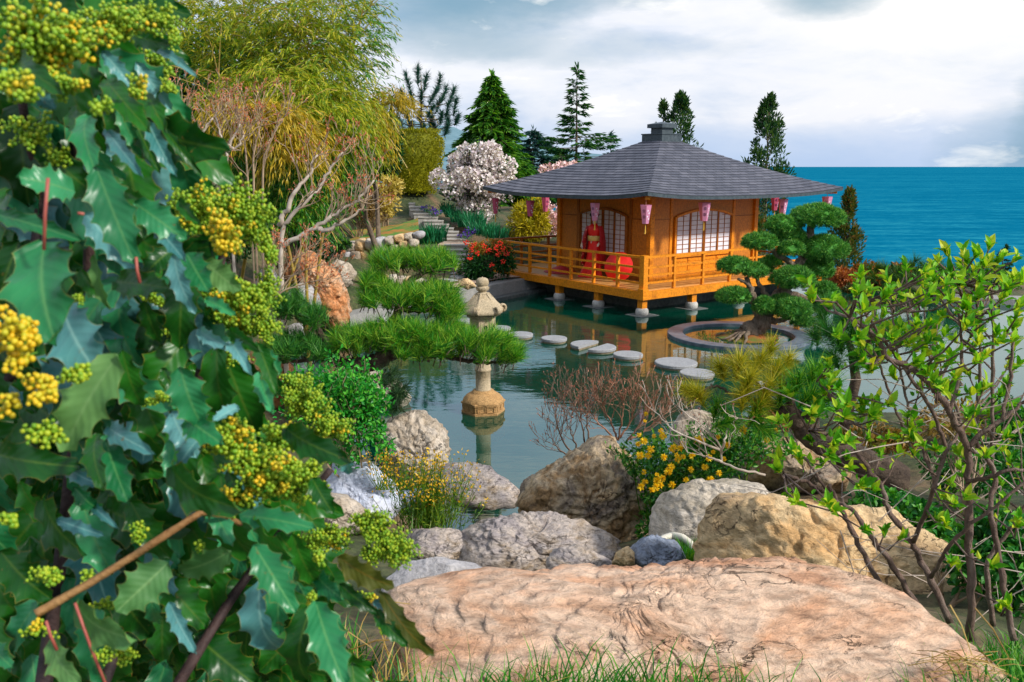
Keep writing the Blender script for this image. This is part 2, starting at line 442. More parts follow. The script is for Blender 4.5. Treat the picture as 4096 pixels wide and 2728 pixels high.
def spot(px, py, wx, wz):
    d = ray(px, py); d = d/np.linalg.norm(d)
    mp = nt.nodes.new('ShaderNodeMapping'); mp.vector_type = 'POINT'
    mp.inputs['Location'].default_value = (-d[0]/wx, -d[1]/wx, -d[2]/wz); mp.inputs['Scale'].default_value = (1/wx, 1/wx, 1/wz)
    nt.links.new(wv, mp.inputs[0])
    ln = nt.nodes.new('ShaderNodeVectorMath'); ln.operation = 'LENGTH'; nt.links.new(mp.outputs[0], ln.inputs[0])
    return mth(nt, 'SUBTRACT', 1.0, mth(nt, 'POWER', ln.outputs['Value'], 2.0), True)
# warp the direction a little so that cloud edges break up
wn = nt.nodes.new('ShaderNodeTexNoise'); wn.inputs['Scale'].default_value = 5; wn.inputs['Detail'].default_value = 6; wn.inputs['Roughness'].default_value = .6
wm = nt.nodes.new('ShaderNodeMapping'); wm.inputs['Scale'].default_value = (1, 1, 2.6); wm.inputs['Rotation'].default_value = (0, R(14), 0)
nt.links.new(V, wm.inputs[0]); nt.links.new(wm.outputs[0], wn.inputs['Vector'])
vs = nt.nodes.new('ShaderNodeVectorMath'); vs.operation = 'MULTIPLY_ADD'; vs.inputs[1].default_value = (.12, .12, .07); vs.inputs[2].default_value = (-.06, -.06, -.035)
nt.links.new(wn.outputs['Color'], vs.inputs[0])
va = nt.nodes.new('ShaderNodeVectorMath'); va.operation = 'ADD'; nt.links.new(V, va.inputs[0]); nt.links.new(vs.outputs[0], va.inputs[1]); wv = va.outputs[0]
n1 = noise_n(nt, 3.0, 7, .58, .4, vec=V, sc3=(1, 1, 4.2, 0, R(16), 0))
n2 = noise_n(nt, 8.0, 6, .6, .3, vec=V, sc3=(1, 1, 3.4, 0, R(24), 0))
blue = ramp(nt, [(.36, (.36, .50, .74, 1)), (.5, (.60, .68, .83, 1)), (.60, (.80, .82, .90, 1))], mth(nt, 'ADD', mth(nt, 'MULTIPLY', n1, .7), mth(nt, 'MULTIPLY', n2, .3)))
teal = (.13, .30, .42, 1)
white = (.86, .86, .90, 1)
c = blue
right = spot(880, 30, .62, .2)
c = mixc(nt, c, white, mth(nt, 'MULTIPLY', right, ramp(nt, [(.3, (.5, .5, .5, 1)), (.55, (1, 1, 1, 1))], n2), True))
c = mixc(nt, c, (.95, .93, .90, 1), mth(nt, 'MULTIPLY', spot(960, -20, .3, .1), .8))
low = spot(880, 168, .9, .058)
c = mixc(nt, c, (.42, .56, .80, 1), mth(nt, 'MULTIPLY', low, .85))
for q, w in (((455, 14, .16, .05), .75), ((545, -14, .2, .045), .75), ((1100, 112, .085, .08), .9), ((818, -2, .06, .03), .7), ((1060, 165, .12, .08), .5), ((560, 52, .22, .02), .3)):
    c = mixc(nt, c, teal, mth(nt, 'MULTIPLY', ramp(nt, [(0, (0, 0, 0, 1)), (.35, (.35, .35, .35, 1)), (1, (1, 1, 1, 1))], spot(*q)), w))
c = mixc(nt, c, (1.25, 1.2, 1.1, 1), mth(nt, 'MULTIPLY', ramp(nt, [(.60, (0, 0, 0, 1)), (.74, (1, 1, 1, 1))], n2), .45))
c10 = nt.nodes.new('ShaderNodeVectorMath'); c10.operation = 'SCALE'; c10.inputs['Scale'].default_value = 7.6; nt.links.new(c, c10.inputs[0])
skm = mixc(nt, sk.outputs[0], c10.outputs[0], .93)
nt.links.new(skm, bg.inputs[0])
SC.view_settings.view_transform = 'Standard'; SC.view_settings.look = 'None'; SC.view_settings.exposure = .62; SC.view_settings.gamma = 1
SC.cycles.max_bounces = 7; SC.cycles.transparent_max_bounces = 12; SC.cycles.transmission_bounces = 4; SC.cycles.glossy_bounces = 3; SC.cycles.diffuse_bounces = 3
SC.cycles.use_denoising = True; SC.cycles.caustics_reflective = False; SC.cycles.caustics_refractive = False
SC.cycles.sample_clamp_indirect = 4

# ------------------------------------------------------------------ pavilion frame
C0 = np.array([3.2, 20.5]); UU = np.array([-.593, .805]); WW = np.array([.806, .592])
LA, LB = 6.42, 7.5
def pv(u, w, z): return np.array([C0[0]+UU[0]*u+WW[0]*w, C0[1]+UU[1]*u+WW[1]*w, z])
def pvf(v):      # local (u, w, z) -> world
    v = np.asarray(v, float); return np.stack([C0[0]+UU[0]*v[:, 0]+WW[0]*v[:, 1], C0[1]+UU[1]*v[:, 0]+WW[1]*v[:, 1], v[:, 2]], -1)

# ------------------------------------------------------------------ terrain
pc = lambda u, w: tuple(pv(u, w, 0)[:2])
POND = [(-.75, 8.1), (.6, 7.9), (1.4, 9.3), (2.4, 10.7), (4.7, 10.9), (7, 10.2), (12, 9.8), (20, 12), (24, 21), (13, 22.4), (11.2, 22.9), pc(-.1, 9.3), pc(3, 9), pc(7.6, 9), pc(8.2, 3), pc(7.6, .3), (-.9, 22.9), (-2.2, 21.2), (-3.4, 19.8), (-4.2, 17), (-3.6, 14), (-2.4, 11.6), (-1.3, 9.6)]
PO = np.array(POND)
def pond_sd(x, y):
    """signed distance to the pond edge, negative inside"""
    p = np.stack([x, y], -1)[..., None, :]; a = PO; b = np.roll(PO, -1, 0); e = b-a; w = p-a
    t = np.clip((w*e).sum(-1)/(e*e).sum(-1), 0, 1); d = np.sqrt(((w-e*t[..., None])**2).sum(-1)).min(-1)
    cond = (a[:, 1] > y[..., None]) != (b[:, 1] > y[..., None])
    xi = a[:, 0]+(y[..., None]-a[:, 1])/(b[:, 1]-a[:, 1]+1e-12)*(b[:, 0]-a[:, 0])
    ins = (cond & (x[..., None] < xi)).sum(-1) % 2 == 1
    return np.where(ins, -d, d)
CT = np.array([(0,-2,2.2),(0,1,2.24),(-1,1.9,2.2),(.2,1.8,2.22),(1.5,1.9,2.1),(0,3.1,1.75),(-1.5,3.2,1.8),(-.6,4.4,1.2),(0,4.4,1.15),(.5,5.2,.85),(0,6.1,.5),(-.2,7.3,.1),(.6,7.3,.25),
 (-1.5,5.5,1.0),(-2.5,4,1.8),(-2.5,7,.75),(-1.4,8,.35),(-2.4,10,.35),(-3.6,11,.7),(-5,10,1.3),(-7,8,2.0),(-4,6,1.7),(-5,14,.7),(-7,13,1.8),(-10,12,3.2),(-9,17,3.6),(-6.2,17,1.5),(-13,16,4.6),(-12,22,4.8),(-8,22,3.0),
 (-4.6,18.5,.55),(-5.5,21,.9),(-3.8,24.7,1.05),(-5,24.5,1.15),(-3.6,22,.5),(-3,24,.48),(-1.5,24,.48),(-1.6,26,.52),(-3.2,26.5,.9),(-1.7,28.6,.75),(-3.8,28.6,1.2),(-3.5,31.5,1.8),(-2.4,29.6,1.0),(-3.1,30.6,1.4),(-6,30,2.6),(-6,26,2.0),(-1,31,1.5),(1,30,1.0),(.5,33,1.5),(-5,36,2.8),(0,38,1.8),(5,36,1.0),(4,33,.6),
 (1.6,3,1.75),(2.4,4,1.5),(3.5,4.5,1.3),(1.4,6,.7),(2.4,7,.6),(3.5,8.5,.45),(5,8.5,.5),(6.5,6,1.1),(5,3,1.7),(9,8,.7),(14,7,.8),(8,3,1.8),(20,8,.8),
 (14,24,.12),(20,25,.12),(12,29,.0),(10.5,27,.3),(16,31,-.4),(9,35,.2),(25,28,-.3),(27,18,.3),(14,36,-2),(22,36,-3),(-20,30,6.2),(-20,15,6.5),(-14,5,4),(-12,-2,3.5),(12,-2,2.4),(-10,40,3.6),(-4,45,2.4),(4,45,-.5),(12,45,-5),(25,45,-9),(-25,50,6),(35,20,-3)], float)
def ground(x, y):
    x = np.asarray(x, float); y = np.asarray(y, float)
    d2 = (x[..., None]-CT[:, 0])**2+(y[..., None]-CT[:, 1])**2
    w = 1/(d2+.12)**1.7; z = (w*CT[:, 2]).sum(-1)/w.sum(-1)
    sd = pond_sd(x, y)
    k = np.clip((sd+.05)/.55, 0, 1); z = np.where(sd < .5, z*k+(-1.3)*(1-k), z)
    far = np.clip((y-46)/60, 0, 1); z = z*(1-far)-34*far
    fr = np.clip((x-34)/50, 0, 1); z = z*(1-fr)-34*fr
    return z
def gz(x, y): return float(ground(np.array([float(x)]), np.array([float(y)]))[0])
def gpt(px, Y, dz=0):
    """point on the ground at distance Y on the sight line of column px"""
    X = (px-512)/(FPX/CP)*Y
    for _ in range(3):
        z = gz(X, Y); dn = H-z; fw = FPX*CP-SP*((dn/Y*FPX*CP-FPX*SP)/(CP+SP*dn/Y)); X = (px-512)/fw*Y
    return np.array([X, Y, gz(X, Y)+dz])
mb = MB()
xs = np.concatenate([np.linspace(-90, -16, 16), np.linspace(-15.6, 22, 230), np.linspace(22.6, 100, 24)])
ys = np.concatenate([np.linspace(-4, 34, 230), np.linspace(34.6, 60, 30), np.linspace(62, 150, 16)])
X, Yg = np.meshgrid(xs, ys); Z = ground(X, Yg)
q = np.array([[mn.noise(Vector((a*1.7, b*1.7, 0)))*.05+mn.noise(Vector((a*6, b*6, 3)))*.014 for a in xs] for b in ys]); Z = Z+q*(np.abs(Z) < 30)
nx = len(xs); i = (np.arange(len(ys)-1)[:, None]*nx+np.arange(nx-1)[None]).ravel()
mb.add(np.stack([X, Yg, Z], -1), np.stack([i, i+1, i+1+nx, i+nx], -1))
m, nt2, b, o = newmat('soil and moss')
f = noise_n(nt2, .9, 6, .6, .3); f2 = noise_n(nt2, 14, 6, .7)
cc = mixc(nt2, ramp(nt2, [(.35, (.02, .045, .012, 1)), (.5, (.07, .085, .03, 1)), (.62, (.16, .11, .06, 1))], f), ramp(nt2, [(.3, (.3, .3, .3, 1)), (.7, (1.5, 1.4, 1.3, 1))], f2), 1, 'MULTIPLY')
# below water level the bed is painted with the teal of the murky water
ge = nt2.nodes.new('ShaderNodeNewGeometry'); sx = nt2.nodes.new('ShaderNodeSeparateXYZ'); nt2.links.new(ge.outputs['Position'], sx.inputs[0])
bed = ramp(nt2, [(0, (1, 1, 1, 1)), (.5, (1, 1, 1, 1)), (.56, (0, 0, 0, 1))], mth(nt2, 'MULTIPLY_ADD', sx.outputs[2], 1.0)); bed.node.inputs[0].links[0].from_node.inputs[2].default_value = .55
cc = mixc(nt2, cc, (.012, .17, .12, 1), bed)
nt2.links.new(cc, b.inputs['Base Color']); b.inputs['Roughness'].default_value = .95; bumpn(nt2, b, f2, .6, .04)
tag(mb.build('ground', m, smooth=True), 'mossy soil ground of the garden slope', None, kind='structure')

# pond water
mb = MB()
P2 = [Vector((a, b_, 0)) for a, b_ in POND]
from mathutils.geometry import tessellate_polygon
cen = PO.mean(0)
big = [(-1.6, 6.6), (1.2, 6.6), (2.6, 9.6), (4.5, 9.9), (7, 9.3), (12, 9), (22, 11), (26, 22), (13, 23.4), pc(-.8, 9.3), pc(8.0, 9.2), pc(8.6, 3), (-1.6, 23.6), (-3.2, 22), (-4.6, 20), (-5, 17), (-4.4, 13.4), (-3.2, 11), (-2.2, 9)]
tr = tessellate_polygon([[Vector((a, b_, 0)) for a, b_ in big]])
mb.add([(a, b_, 0) for a, b_ in big], np.array(tr))
m, nt2, b, o = newmat('pond water')
nt2.nodes.remove(b)
gl = nt2.nodes.new('ShaderNodeBsdfGlossy'); gl.inputs['Roughness'].default_value = .025; gl.inputs['Color'].default_value = (.86, .98, 1, 1)
tp = nt2.nodes.new('ShaderNodeBsdfTransparent'); tp.inputs[0].default_value = (.62, .86, .80, 1)
df = nt2.nodes.new('ShaderNodeBsdfDiffuse'); df.inputs[0].default_value = (.002, .15, .085, 1)
m1 = nt2.nodes.new('ShaderNodeMixShader'); m1.inputs[0].default_value = .30; nt2.links.new(tp.outputs[0], m1.inputs[1]); nt2.links.new(df.outputs[0], m1.inputs[2])
fr = nt2.nodes.new('ShaderNodeFresnel'); fr.inputs[0].default_value = 2.35
m2 = nt2.nodes.new('ShaderNodeMixShader'); nt2.links.new(fr.outputs[0], m2.inputs[0]); nt2.links.new(m1.outputs[0], m2.inputs[1]); nt2.links.new(gl.outputs[0], m2.inputs[2]); nt2.links.new(m2.outputs[0], o.inputs[0])
h1 = noise_n(nt2, 1.0, 3, .5, .5, sc3=(1.0, 2.6, 1)); h2 = noise_n(nt2, 4.5, 2, .5, .3, sc3=(1.0, 3.2, 1))
hh = mth(nt2, 'ADD', h1, mth(nt2, 'MULTIPLY', h2, .22))
bp = nt2.nodes.new('ShaderNodeBump'); bp.inputs['Strength'].default_value = .055; bp.inputs['Distance'].default_value = .06; nt2.links.new(hh, bp.inputs['Height'])
nt2.links.new(bp.outputs[0], gl.inputs['Normal'])
tag(mb.build('pond_water', m), 'calm green pond water mirroring the pavilion', None, kind='structure')

# submerged tiled ledge
w_ = lambda p, k: (p[0]+WW[0]*k, p[1]+WW[1]*k)
A0, A1 = (-2.5, 21.3), (3.6, 12.95)
poly = [A0, A1, w_(A1, 2.7), w_((.92, 16.6), 2.75), w_(A0, 2.6)]
mb = MB(); z0, z1 = -.8, -.16
V = [(a, b_, z1) for a, b_ in poly]+[(a, b_, z0) for a, b_ in poly]; k = len(poly)
mb.add(V, [np.array([list(range(k))]), np.array([[i, i+k, (i+1) % k+k, (i+1) % k] for i in range(k)])])
m, nt2, b, o = newmat('slate tiles')
tcx = nt2.nodes.new('ShaderNodeTexCoord'); mp = nt2.nodes.new('ShaderNodeMapping'); mp.inputs['Rotation'].default_value = (0, 0, -math.atan2(WW[1], WW[0])); nt2.links.new(tcx.outputs['Object'], mp.inputs[0])
br = nt2.nodes.new('ShaderNodeTexBrick'); br.inputs['Scale'].default_value = 2.2; br.inputs['Color1'].default_value = (.10, .08, .065, 1); br.inputs['Color2'].default_value = (.17, .11, .07, 1); br.inputs['Mortar'].default_value = (.14, .13, .11, 1); br.inputs['Mortar Size'].default_value = .012
nt2.links.new(mp.outputs[0], br.inputs[0])
nz = noise_n(nt2, 5, 6, .7)
nt2.links.new(mixc(nt2, br.outputs[0], ramp(nt2, [(.3, (.4, .35, .3, 1)), (.7, (1.8, 1.5, 1.3, 1))], nz), 1, 'MULTIPLY'), b.inputs['Base Color']); b.inputs['Roughness'].default_value = .7
tag(mb.build('pond_ledge_floor', m), 'dark slate tiled ledge under the shallow water', None, kind='structure')

# sea and far hills
mb = MB(); s = 60000
mb.add([(-s, 60, -32), (s, 60, -32), (s, s, -32), (-s, s, -32)], np.array([[0, 1, 2, 3]]))
m, nt2, b, o = newmat('sea water')
f = noise_n(nt2, .05, 6, .7, .3, sc3=(.35, 1.3, 1)); f2 = noise_n(nt2, .0022, 4, .6, .5, sc3=(.3, 1.6, 1)); f3 = noise_n(nt2, .35, 5, .7, .2, sc3=(.5, 1.6, 1))
g_ = mth(nt2, 'ADD', mth(nt2, 'MULTIPLY', f, .45), mth(nt2, 'ADD', mth(nt2, 'MULTIPLY', f2, .15), mth(nt2, 'MULTIPLY', f3, .40)))
nt2.links.new(ramp(nt2, [(.34, (.0, .075, .15, 1)), (.5, (.002, .135, .235, 1)), (.68, (.03, .29, .35, 1))], g_), b.inputs['Base Color'])
b.inputs['Roughness'].default_value = .6; b.inputs['Specular IOR Level'].default_value = .0
tag(mb.build('sea_water', m), 'blue sea reaching the horizon', None, kind='structure')
mb = MB()
ridge = [(-500, 30), (120, 60), (250, 84), (330, 96), (366, 108), (400, 118), (430, 124), (452, 127), (476, 134), (500, 133), (527, 137), (548, 150), (575, 152), (600, 154), (625, 160), (650, 166), (665, 172)]
rx = np.linspace(-500, 665, 200); ry = np.interp(rx, [a for a, _ in ridge], [b_ for _, b_ in ridge])+np.array([mn.noise(Vector((a*.12, 0, 0)))*2+mn.noise(Vector((a*.4, 5, 0)))*.8 for a in rx])
T0 = np.array([at(a, b_, 2600) for a, b_ in zip(rx, ry)]); k = len(rx); rows = []
for j in range(7):
    t = j/6.0; q = T0.copy(); q[:, 1] = 2600-t*1100; q[:, 2] = -34+(T0[:, 2]+34)*(1-t)**1.15; q[:, 0] *= q[:, 1]/2600
    q[:, 2] += np.array([mn.noise(Vector((p[0]*.006, p[1]*.006, 1)))*22 for p in q])*(0 < t < 1); rows.append(q)
bk = T0.copy(); bk[:, 1] = 3600; bk[:, 2] = -34; rows.insert(0, bk)
i = (np.arange(len(rows)-1)[:, None]*k+np.arange(k-1)[None]).ravel()
mb.add(np.concatenate(rows), np.stack([i, i+1, i+1+k, i+k], -1))
tag(mb.build('hills', m_plain('hazed hill woods', (.075, .17, .21, 1), (.15, .26, .30, 1), .02, .95, detail=8), smooth=True), 'blue green hills far across the bay', None, kind='structure')  # distance haze is put into the hill colour as blue
# ------------------------------------------------------------------ pavilion
def m_timber(name, a, b2):
    m, nt, b, o = newmat(name); f = noise_n(nt, 22, 6, .7, .5); g = noise_n(nt, 2.2, 6, .65, .6)
    c = ramp(nt, [(.32, tuple(x*.62 for x in a[:3])+(1,)), (.5, a), (.68, b2)], f)
    c = mixc(nt, c, ramp(nt, [(.28, (.50, .42, .38, 1)), (.44, (.95, .95, .95, 1)), (.7, (1.12, 1.08, 1.0, 1))], g), 1, 'MULTIPLY')
    nt.links.new(c, b.inputs['Base Color']); b.inputs['Roughness'].default_value = .5; b.inputs['Specular IOR Level'].default_value = .3; bumpn(nt, b, f, .25, .01); return m
M_wood = m_timber('golden timber', (.74, .24, .006, 1), (.88, .34, .012, 1)); M_woodD = m_timber('brown and shade-side timber', (.34, .105, .008, 1), (.46, .16, .014, 1))  # the brown one also paints shade on left wall trim and rear rails
M_deck = m_plain('deck boards', (.50, .24, .06, 1), (.66, .36, .11, 1), 8, .35, .1, .5)
m, nt3, b, o = newmat('woven wall panel')
wa = noise_n(nt3, 9, 5, .7, 0, sc3=(1, 1, 9)); wb = noise_n(nt3, 40, 3, .6, 0, sc3=(1, 1, .3))
nt3.links.new(mixc(nt3, ramp(nt3, [(.3, (.44, .14, .005, 1)), (.7, (.68, .25, .012, 1))], wa), ramp(nt3, [(.35, (.75, .7, .6, 1)), (.65, (1.15, 1.1, 1.1, 1))], wb), 1, 'MULTIPLY'), b.inputs['Base Color']); b.inputs['Roughness'].default_value = .55
bumpn(nt3, b, wb, .25, .01); M_panel = m
M_paper = m_plain('shoji paper', (.70, .68, .74, 1), (.80, .79, .83, 1), 3, .8)
M_conc = m_plain('dark concrete', (.075, .085, .085, 1), (.15, .16, .15, 1), 9, .8, .3)
M_stonew = m_rock('pale footing stone', [(.42, .40, .36, 1), (.6, .58, .54, 1)], 6, bump=.5, fine=40)

def pbox(name, mat, parent, *a):
    mb = MB(); box(mb, *a); return mb.build(name, mat, parent)
pav = thing('pavilion', 'golden timber pavilion with grey shingled hip roof standing over the pond', 'pavilion', pv(LA/2, LB/2, 0))
DZ = .62; RT = 1.44
# plinth (dark concrete) and deck
mb = MB(); box(mb, .75, LA-.2, .75, LB-.7, -.9, .30, pvf); box(mb, .55, LA, .55, LB-.5, .22, .40, pvf); mb.build('foundation', M_conc, pav)
mb = MB()
n = 44
for i in range(n):
    u0, u1 = .05+i*(LA-.1)/n, .05+(i+1)*(LA-.1)/n-.012
    box(mb, u0, u1, .03, LB-.03, DZ-.035, DZ, pvf)
mb.build('deck', M_deck, pav)
mb = MB(); box(mb, -.06, LA+.06, -.06, .05, .40, DZ-.02, pvf); box(mb, -.06, .05, .053, LB+.06, .40, DZ-.02, pvf); box(mb, LA-.05, LA+.06, .053, LB+.06, .40, DZ-.02, pvf); box(mb, .053, LA-.053, LB-.05, LB+.06, .40, DZ-.02, pvf)
box(mb, -.12, .07, -.12, .07, .41, DZ+.06, pvf)
mb.build('fascia_beam', M_wood, pav)
# stilts on stone balls with slabs
def stilt(u, w):
    mb = MB(); box(mb, u-.085, u+.085, w-.085, w+.085, .17, .41, pvf)
    st = mb.build('stilt', M_wood, pav)
    mb = MB(); c = pv(u, w, 0); lathe(mb, [(.13, -.02), (.155, .02), (.165, .08), (.155, .14), (.12, .175)], 20, c); mb.build('footing', M_stonew, st, True)
    mb = MB(); box(mb, u-.3, u+.3, w-.3, w+.3, -.08, .012, pvf); mb.build('slab', M_conc, st)
for u in (.02, 1.62, 3.22, 4.82, 6.4): stilt(u+.1, .1)
for w in (1.87, 3.74, 5.6, 7.3): stilt(.1, w)
# railings
def railing(p, q, n, mat=M_wood, big0=True):
    """p, q = (u, w) ends"""
    p = np.array(p, float); q = np.array(q, float); L = np.linalg.norm(q-p); d = (q-p)/L; s = np.array([-d[1], d[0]])
    fr = lambda v: pvf(np.stack([p[0]+d[0]*v[:, 0]+s[0]*v[:, 1], p[1]+d[1]*v[:, 0]+s[1]*v[:, 1], v[:, 2]], -1))
    r = []
    for i in range(n+1):
        if i == 0 and big0: continue
        x = L*i/n; mb = MB(); box(mb, x-.035, x+.035, -.035, .035, DZ, RT-.03, fr); mb.build('railing_post', mat, pav)
    mb = MB(); box(mb, -.05, L+.12, -.045, .045, RT-.035, RT+.02, fr); mb.build('handrail', mat, pav)
    for z in (.77, .955, 1.15):
        mb = MB(); box(mb, .02, L-.02, -.022, .022, z, z+.05, fr); mb.build('railing_bar', mat, pav)
mb = MB(); box(mb, -.075, .075, -.075, .075, DZ-.02, RT+.045, lambda v: pvf(v+np.array([.03, .03, 0]))); mb.build('corner_post', M_wood, pav)
railing((.03, .03), (LA-.03, .03), 7); railing((.03, .03), (.03, LB-.03), 7)
railing((LA-.03, .03), (LA-.03, LB-.03), 7, M_woodD); railing((.03, LB-.03), (3.4, LB-.03), 4, M_woodD)

# walls of the room
U0, W0, LU, LW = 1.1, 1.3, 3.68, 4.22
WT = 2.98
WTH = .1
def wallframe(face):
    """returns mapper from (s along wall from the front corner, t outwards, z)"""
    if face == 'left': return (lambda v: pvf(np.stack([U0+v[:, 0], W0-v[:, 1], v[:, 2]], -1))), LU     # faces -w
    if face == 'right': return (lambda v: pvf(np.stack([U0-v[:, 1], W0+v[:, 0], v[:, 2]], -1))), LW    # faces -u
    if face == 'back': return (lambda v: pvf(np.stack([U0+v[:, 0], W0+LW+v[:, 1], v[:, 2]], -1))), LU
    return (lambda v: pvf(np.stack([U0+LU+v[:, 1], W0+v[:, 0], v[:, 2]], -1))), LW
def arch(s, s0, s1, zt, rise):
    x = (s-(s0+s1)/2)/((s1-s0)/2); return zt+rise*(1-x*x)
def window(face, s0, s1, z0, zt, rise, npan, rows, wall):
    fr, L = wallframe(face)
    N = 24; ss = np.linspace(s0, s1, N+1)
    # frame
    mb = MB(); f = .06
    box(mb, s0-f, s0, 0, .07, z0-f, zt+f*.4, fr); box(mb, s1, s1+f, 0, .07, z0-f, zt+f*.4, fr); box(mb, s0, s1, 0, .075, z0-f, z0, fr)
    for a, b_ in zip(ss[:-1], ss[1:]):
        za, zb = arch(a, s0, s1, zt, rise), arch(b_, s0, s1, zt, rise)
        v = np.array([[a,0,za],[b_,0,zb],[b_,.07,zb],[a,.07,za],[a,0,za+f],[b_,0,zb+f],[b_,.07,zb+f],[a,.07,za+f]])
        mb.add(fr(v), [(0,3,2,1),(4,5,6,7),(0,1,5,4),(1,2,6,5),(2,3,7,6),(3,0,4,7)])
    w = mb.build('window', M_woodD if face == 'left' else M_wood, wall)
    pw = (s1-s0)/npan
    for k in range(npan):
        a0, a1 = s0+k*pw, s0+(k+1)*pw; tt = .012 if k % 2 else .028
        mb = MB(); sx_ = np.linspace(a0+.01, a1-.01, 9)
        top = arch(sx_, s0, s1, zt, rise)-.004
        v = np.concatenate([np.stack([sx_, np.full(9, tt), np.full(9, z0+.004)], -1), np.stack([sx_, np.full(9, tt), top], -1)])
        mb.add(fr(v), np.array([[i, i+1, i+10, i+9] for i in range(8)])); mb.build('pane', M_paper, w)
        mb = MB(); bw = .012
        zt0, zt1 = arch(a0+.03, s0, s1, zt, rise), arch(a1-.03, s0, s1, zt, rise)
        box(mb, a0, a0+.035, tt+.001, tt+.03, z0+.002, zt0-.004, fr); box(mb, a1-.037, a1-.002, tt+.001, tt+.03, z0+.002, zt1-.004, fr); box(mb, a0+.035, a1-.037, tt+.002, tt+.028, z0+.003, z0+.04, fr)
        mid = (a0+a1)/2; box(mb, mid-bw/2, mid+bw/2, tt+.003, tt+.018, z0+.04, arch(mid, s0, s1, zt, rise)-.006, fr)
        for r_ in range(1, rows):
            z = z0+.04+(zt+rise-z0-.05)*r_/rows
            if z < min(zt0, zt1)-.02: box(mb, a0+.035, a1-.037, tt+.004, tt+.016, z-bw/2, z+bw/2, fr)
            elif z < arch(mid, s0, s1, zt, rise)-.02: box(mb, mid-.1, mid+.1, tt+.004, tt+.016, z-bw/2, z+bw/2, fr)
        mb.build('lattice', M_woodD, w)
def panelwall(face, win=None, seams=()):
    fr, L = wallframe(face)
    mb = MB()
    # wall slab with inset field pieces
    box(mb, .02, L-.02, -WTH, -.002, DZ+.003, WT, fr)
    if face in ('left', 'right'): pass
    wl = mb.build('wall', M_panel, pav)
    if face in ('left', 'back'):
        for s in (0, L): pbox('wall_post', M_wood, pav, s-.07, s+.07, -.08, .062, DZ+.001, WT+.02, fr)
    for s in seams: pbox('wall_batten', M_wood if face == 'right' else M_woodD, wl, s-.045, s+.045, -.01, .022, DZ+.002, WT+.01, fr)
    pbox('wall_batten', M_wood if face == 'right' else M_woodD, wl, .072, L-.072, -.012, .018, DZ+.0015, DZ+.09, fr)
    return wl
wl = panelwall('left', seams=(.72, 2.86)); window('left', .86, 2.72, 1.24, 2.27, .16, 4, 9, wl)
wr = panelwall('right', seams=(.76, 3.28)); window('right', .92, 3.16, 1.26, 2.25, .17, 4, 9, wr)
panelwall('back'); panelwall('far')
# transom line and lower boards on the two near walls
for face, wl_, s0, s1 in (('left', wl, .76, 2.82), ('right', wr, .80, 3.24)):
    fr, L = wallframe(face)
    pbox('moulding', M_woodD, wl_, .072, s0-.05, -.01, .012, 2.22, 2.25, fr); pbox('moulding', M_woodD, wl_, s1+.1, L-.072, -.01, .012, 2.22, 2.25, fr)
    nb = 4
    for i in range(nb):
        mb = MB(); a, c_ = s0+.06+(s1-s0-.12)*i/nb, s0+.06+(s1-s0-.12)*(i+1)/nb
        box(mb, a+.02, c_-.02, -.008, .014, DZ+.12, 1.18, fr)
        for z in (.80, .95, 1.08): box(mb, a+.05, c_-.05, .006, .03, z, z+.035, fr)
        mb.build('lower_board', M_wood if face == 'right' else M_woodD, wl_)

# roof: stepped shingle courses on a slightly concave hip
m, nt3, b, o = newmat('roof shingles')
uvn = nt3.nodes.new('ShaderNodeUVMap'); uvn.uv_map = 'UVMap'
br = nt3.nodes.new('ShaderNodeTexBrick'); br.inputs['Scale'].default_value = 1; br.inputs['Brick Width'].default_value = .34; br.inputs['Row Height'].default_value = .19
br.inputs['Mortar Size'].default_value = .013; br.inputs['Color1'].default_value = (.055, .06, .08, 1); br.inputs['Color2'].default_value = (.10, .105, .13, 1); br.inputs['Mortar'].default_value = (.012, .015, .022, 1); br.inputs['Mortar Smooth'].default_value = .3  # dark joints, deepened to paint in the shadow under each course
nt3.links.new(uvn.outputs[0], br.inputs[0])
nz = noise_n(nt3, 1.6, 5, .6, .5); nf = noise_n(nt3, 60, 4, .7)
cc = mixc(nt3, br.outputs[0], ramp(nt3, [(.3, (.75, .75, .8, 1)), (.7, (1.5, 1.4, 1.35, 1))], nz), 1, 'MULTIPLY')
cc = mixc(nt3, cc, ramp(nt3, [(.3, (.6, .6, .6, 1)), (.7, (1.4, 1.4, 1.4, 1))], nf), 1, 'MULTIPLY')
# pale bird streaks running down the slope
st = noise_n(nt3, 1.0, 4, .6, .2, vec=uvn.outputs[0], sc3=(8, .9, 1)); st2 = noise_n(nt3, 2.2, 3, .6, .2, vec=uvn.outputs[0], sc3=(1, 1, 1, 0, 0, 1.1))
fs = mth(nt3, 'MULTIPLY', ramp(nt3, [(.70, (0, 0, 0, 1)), (.76, (1, 1, 1, 1))], st), ramp(nt3, [(.5, (0, 0, 0, 1)), (.6, (1, 1, 1, 1))], st2))
cc = mixc(nt3, cc, (.55, .56, .6, 1), mth(nt3, 'MULTIPLY', fs, .7))
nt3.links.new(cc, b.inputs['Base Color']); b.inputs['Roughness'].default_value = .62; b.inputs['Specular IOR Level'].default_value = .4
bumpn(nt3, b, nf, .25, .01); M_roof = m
M_roofedge = m_plain('dark roof metal', (.025, .04, .05, 1), (.06, .08, .09, 1), 12, .5, .15)
E = .28; ru0, ru1, rw0, rw1 = -E, LA+.14, -E+.05, LB+E-.12
rcu, rcw = (ru0+ru1)/2, (rw0+rw1)/2
ZE, ZA = 2.86, 4.34
NC = 21; TOPF = .085
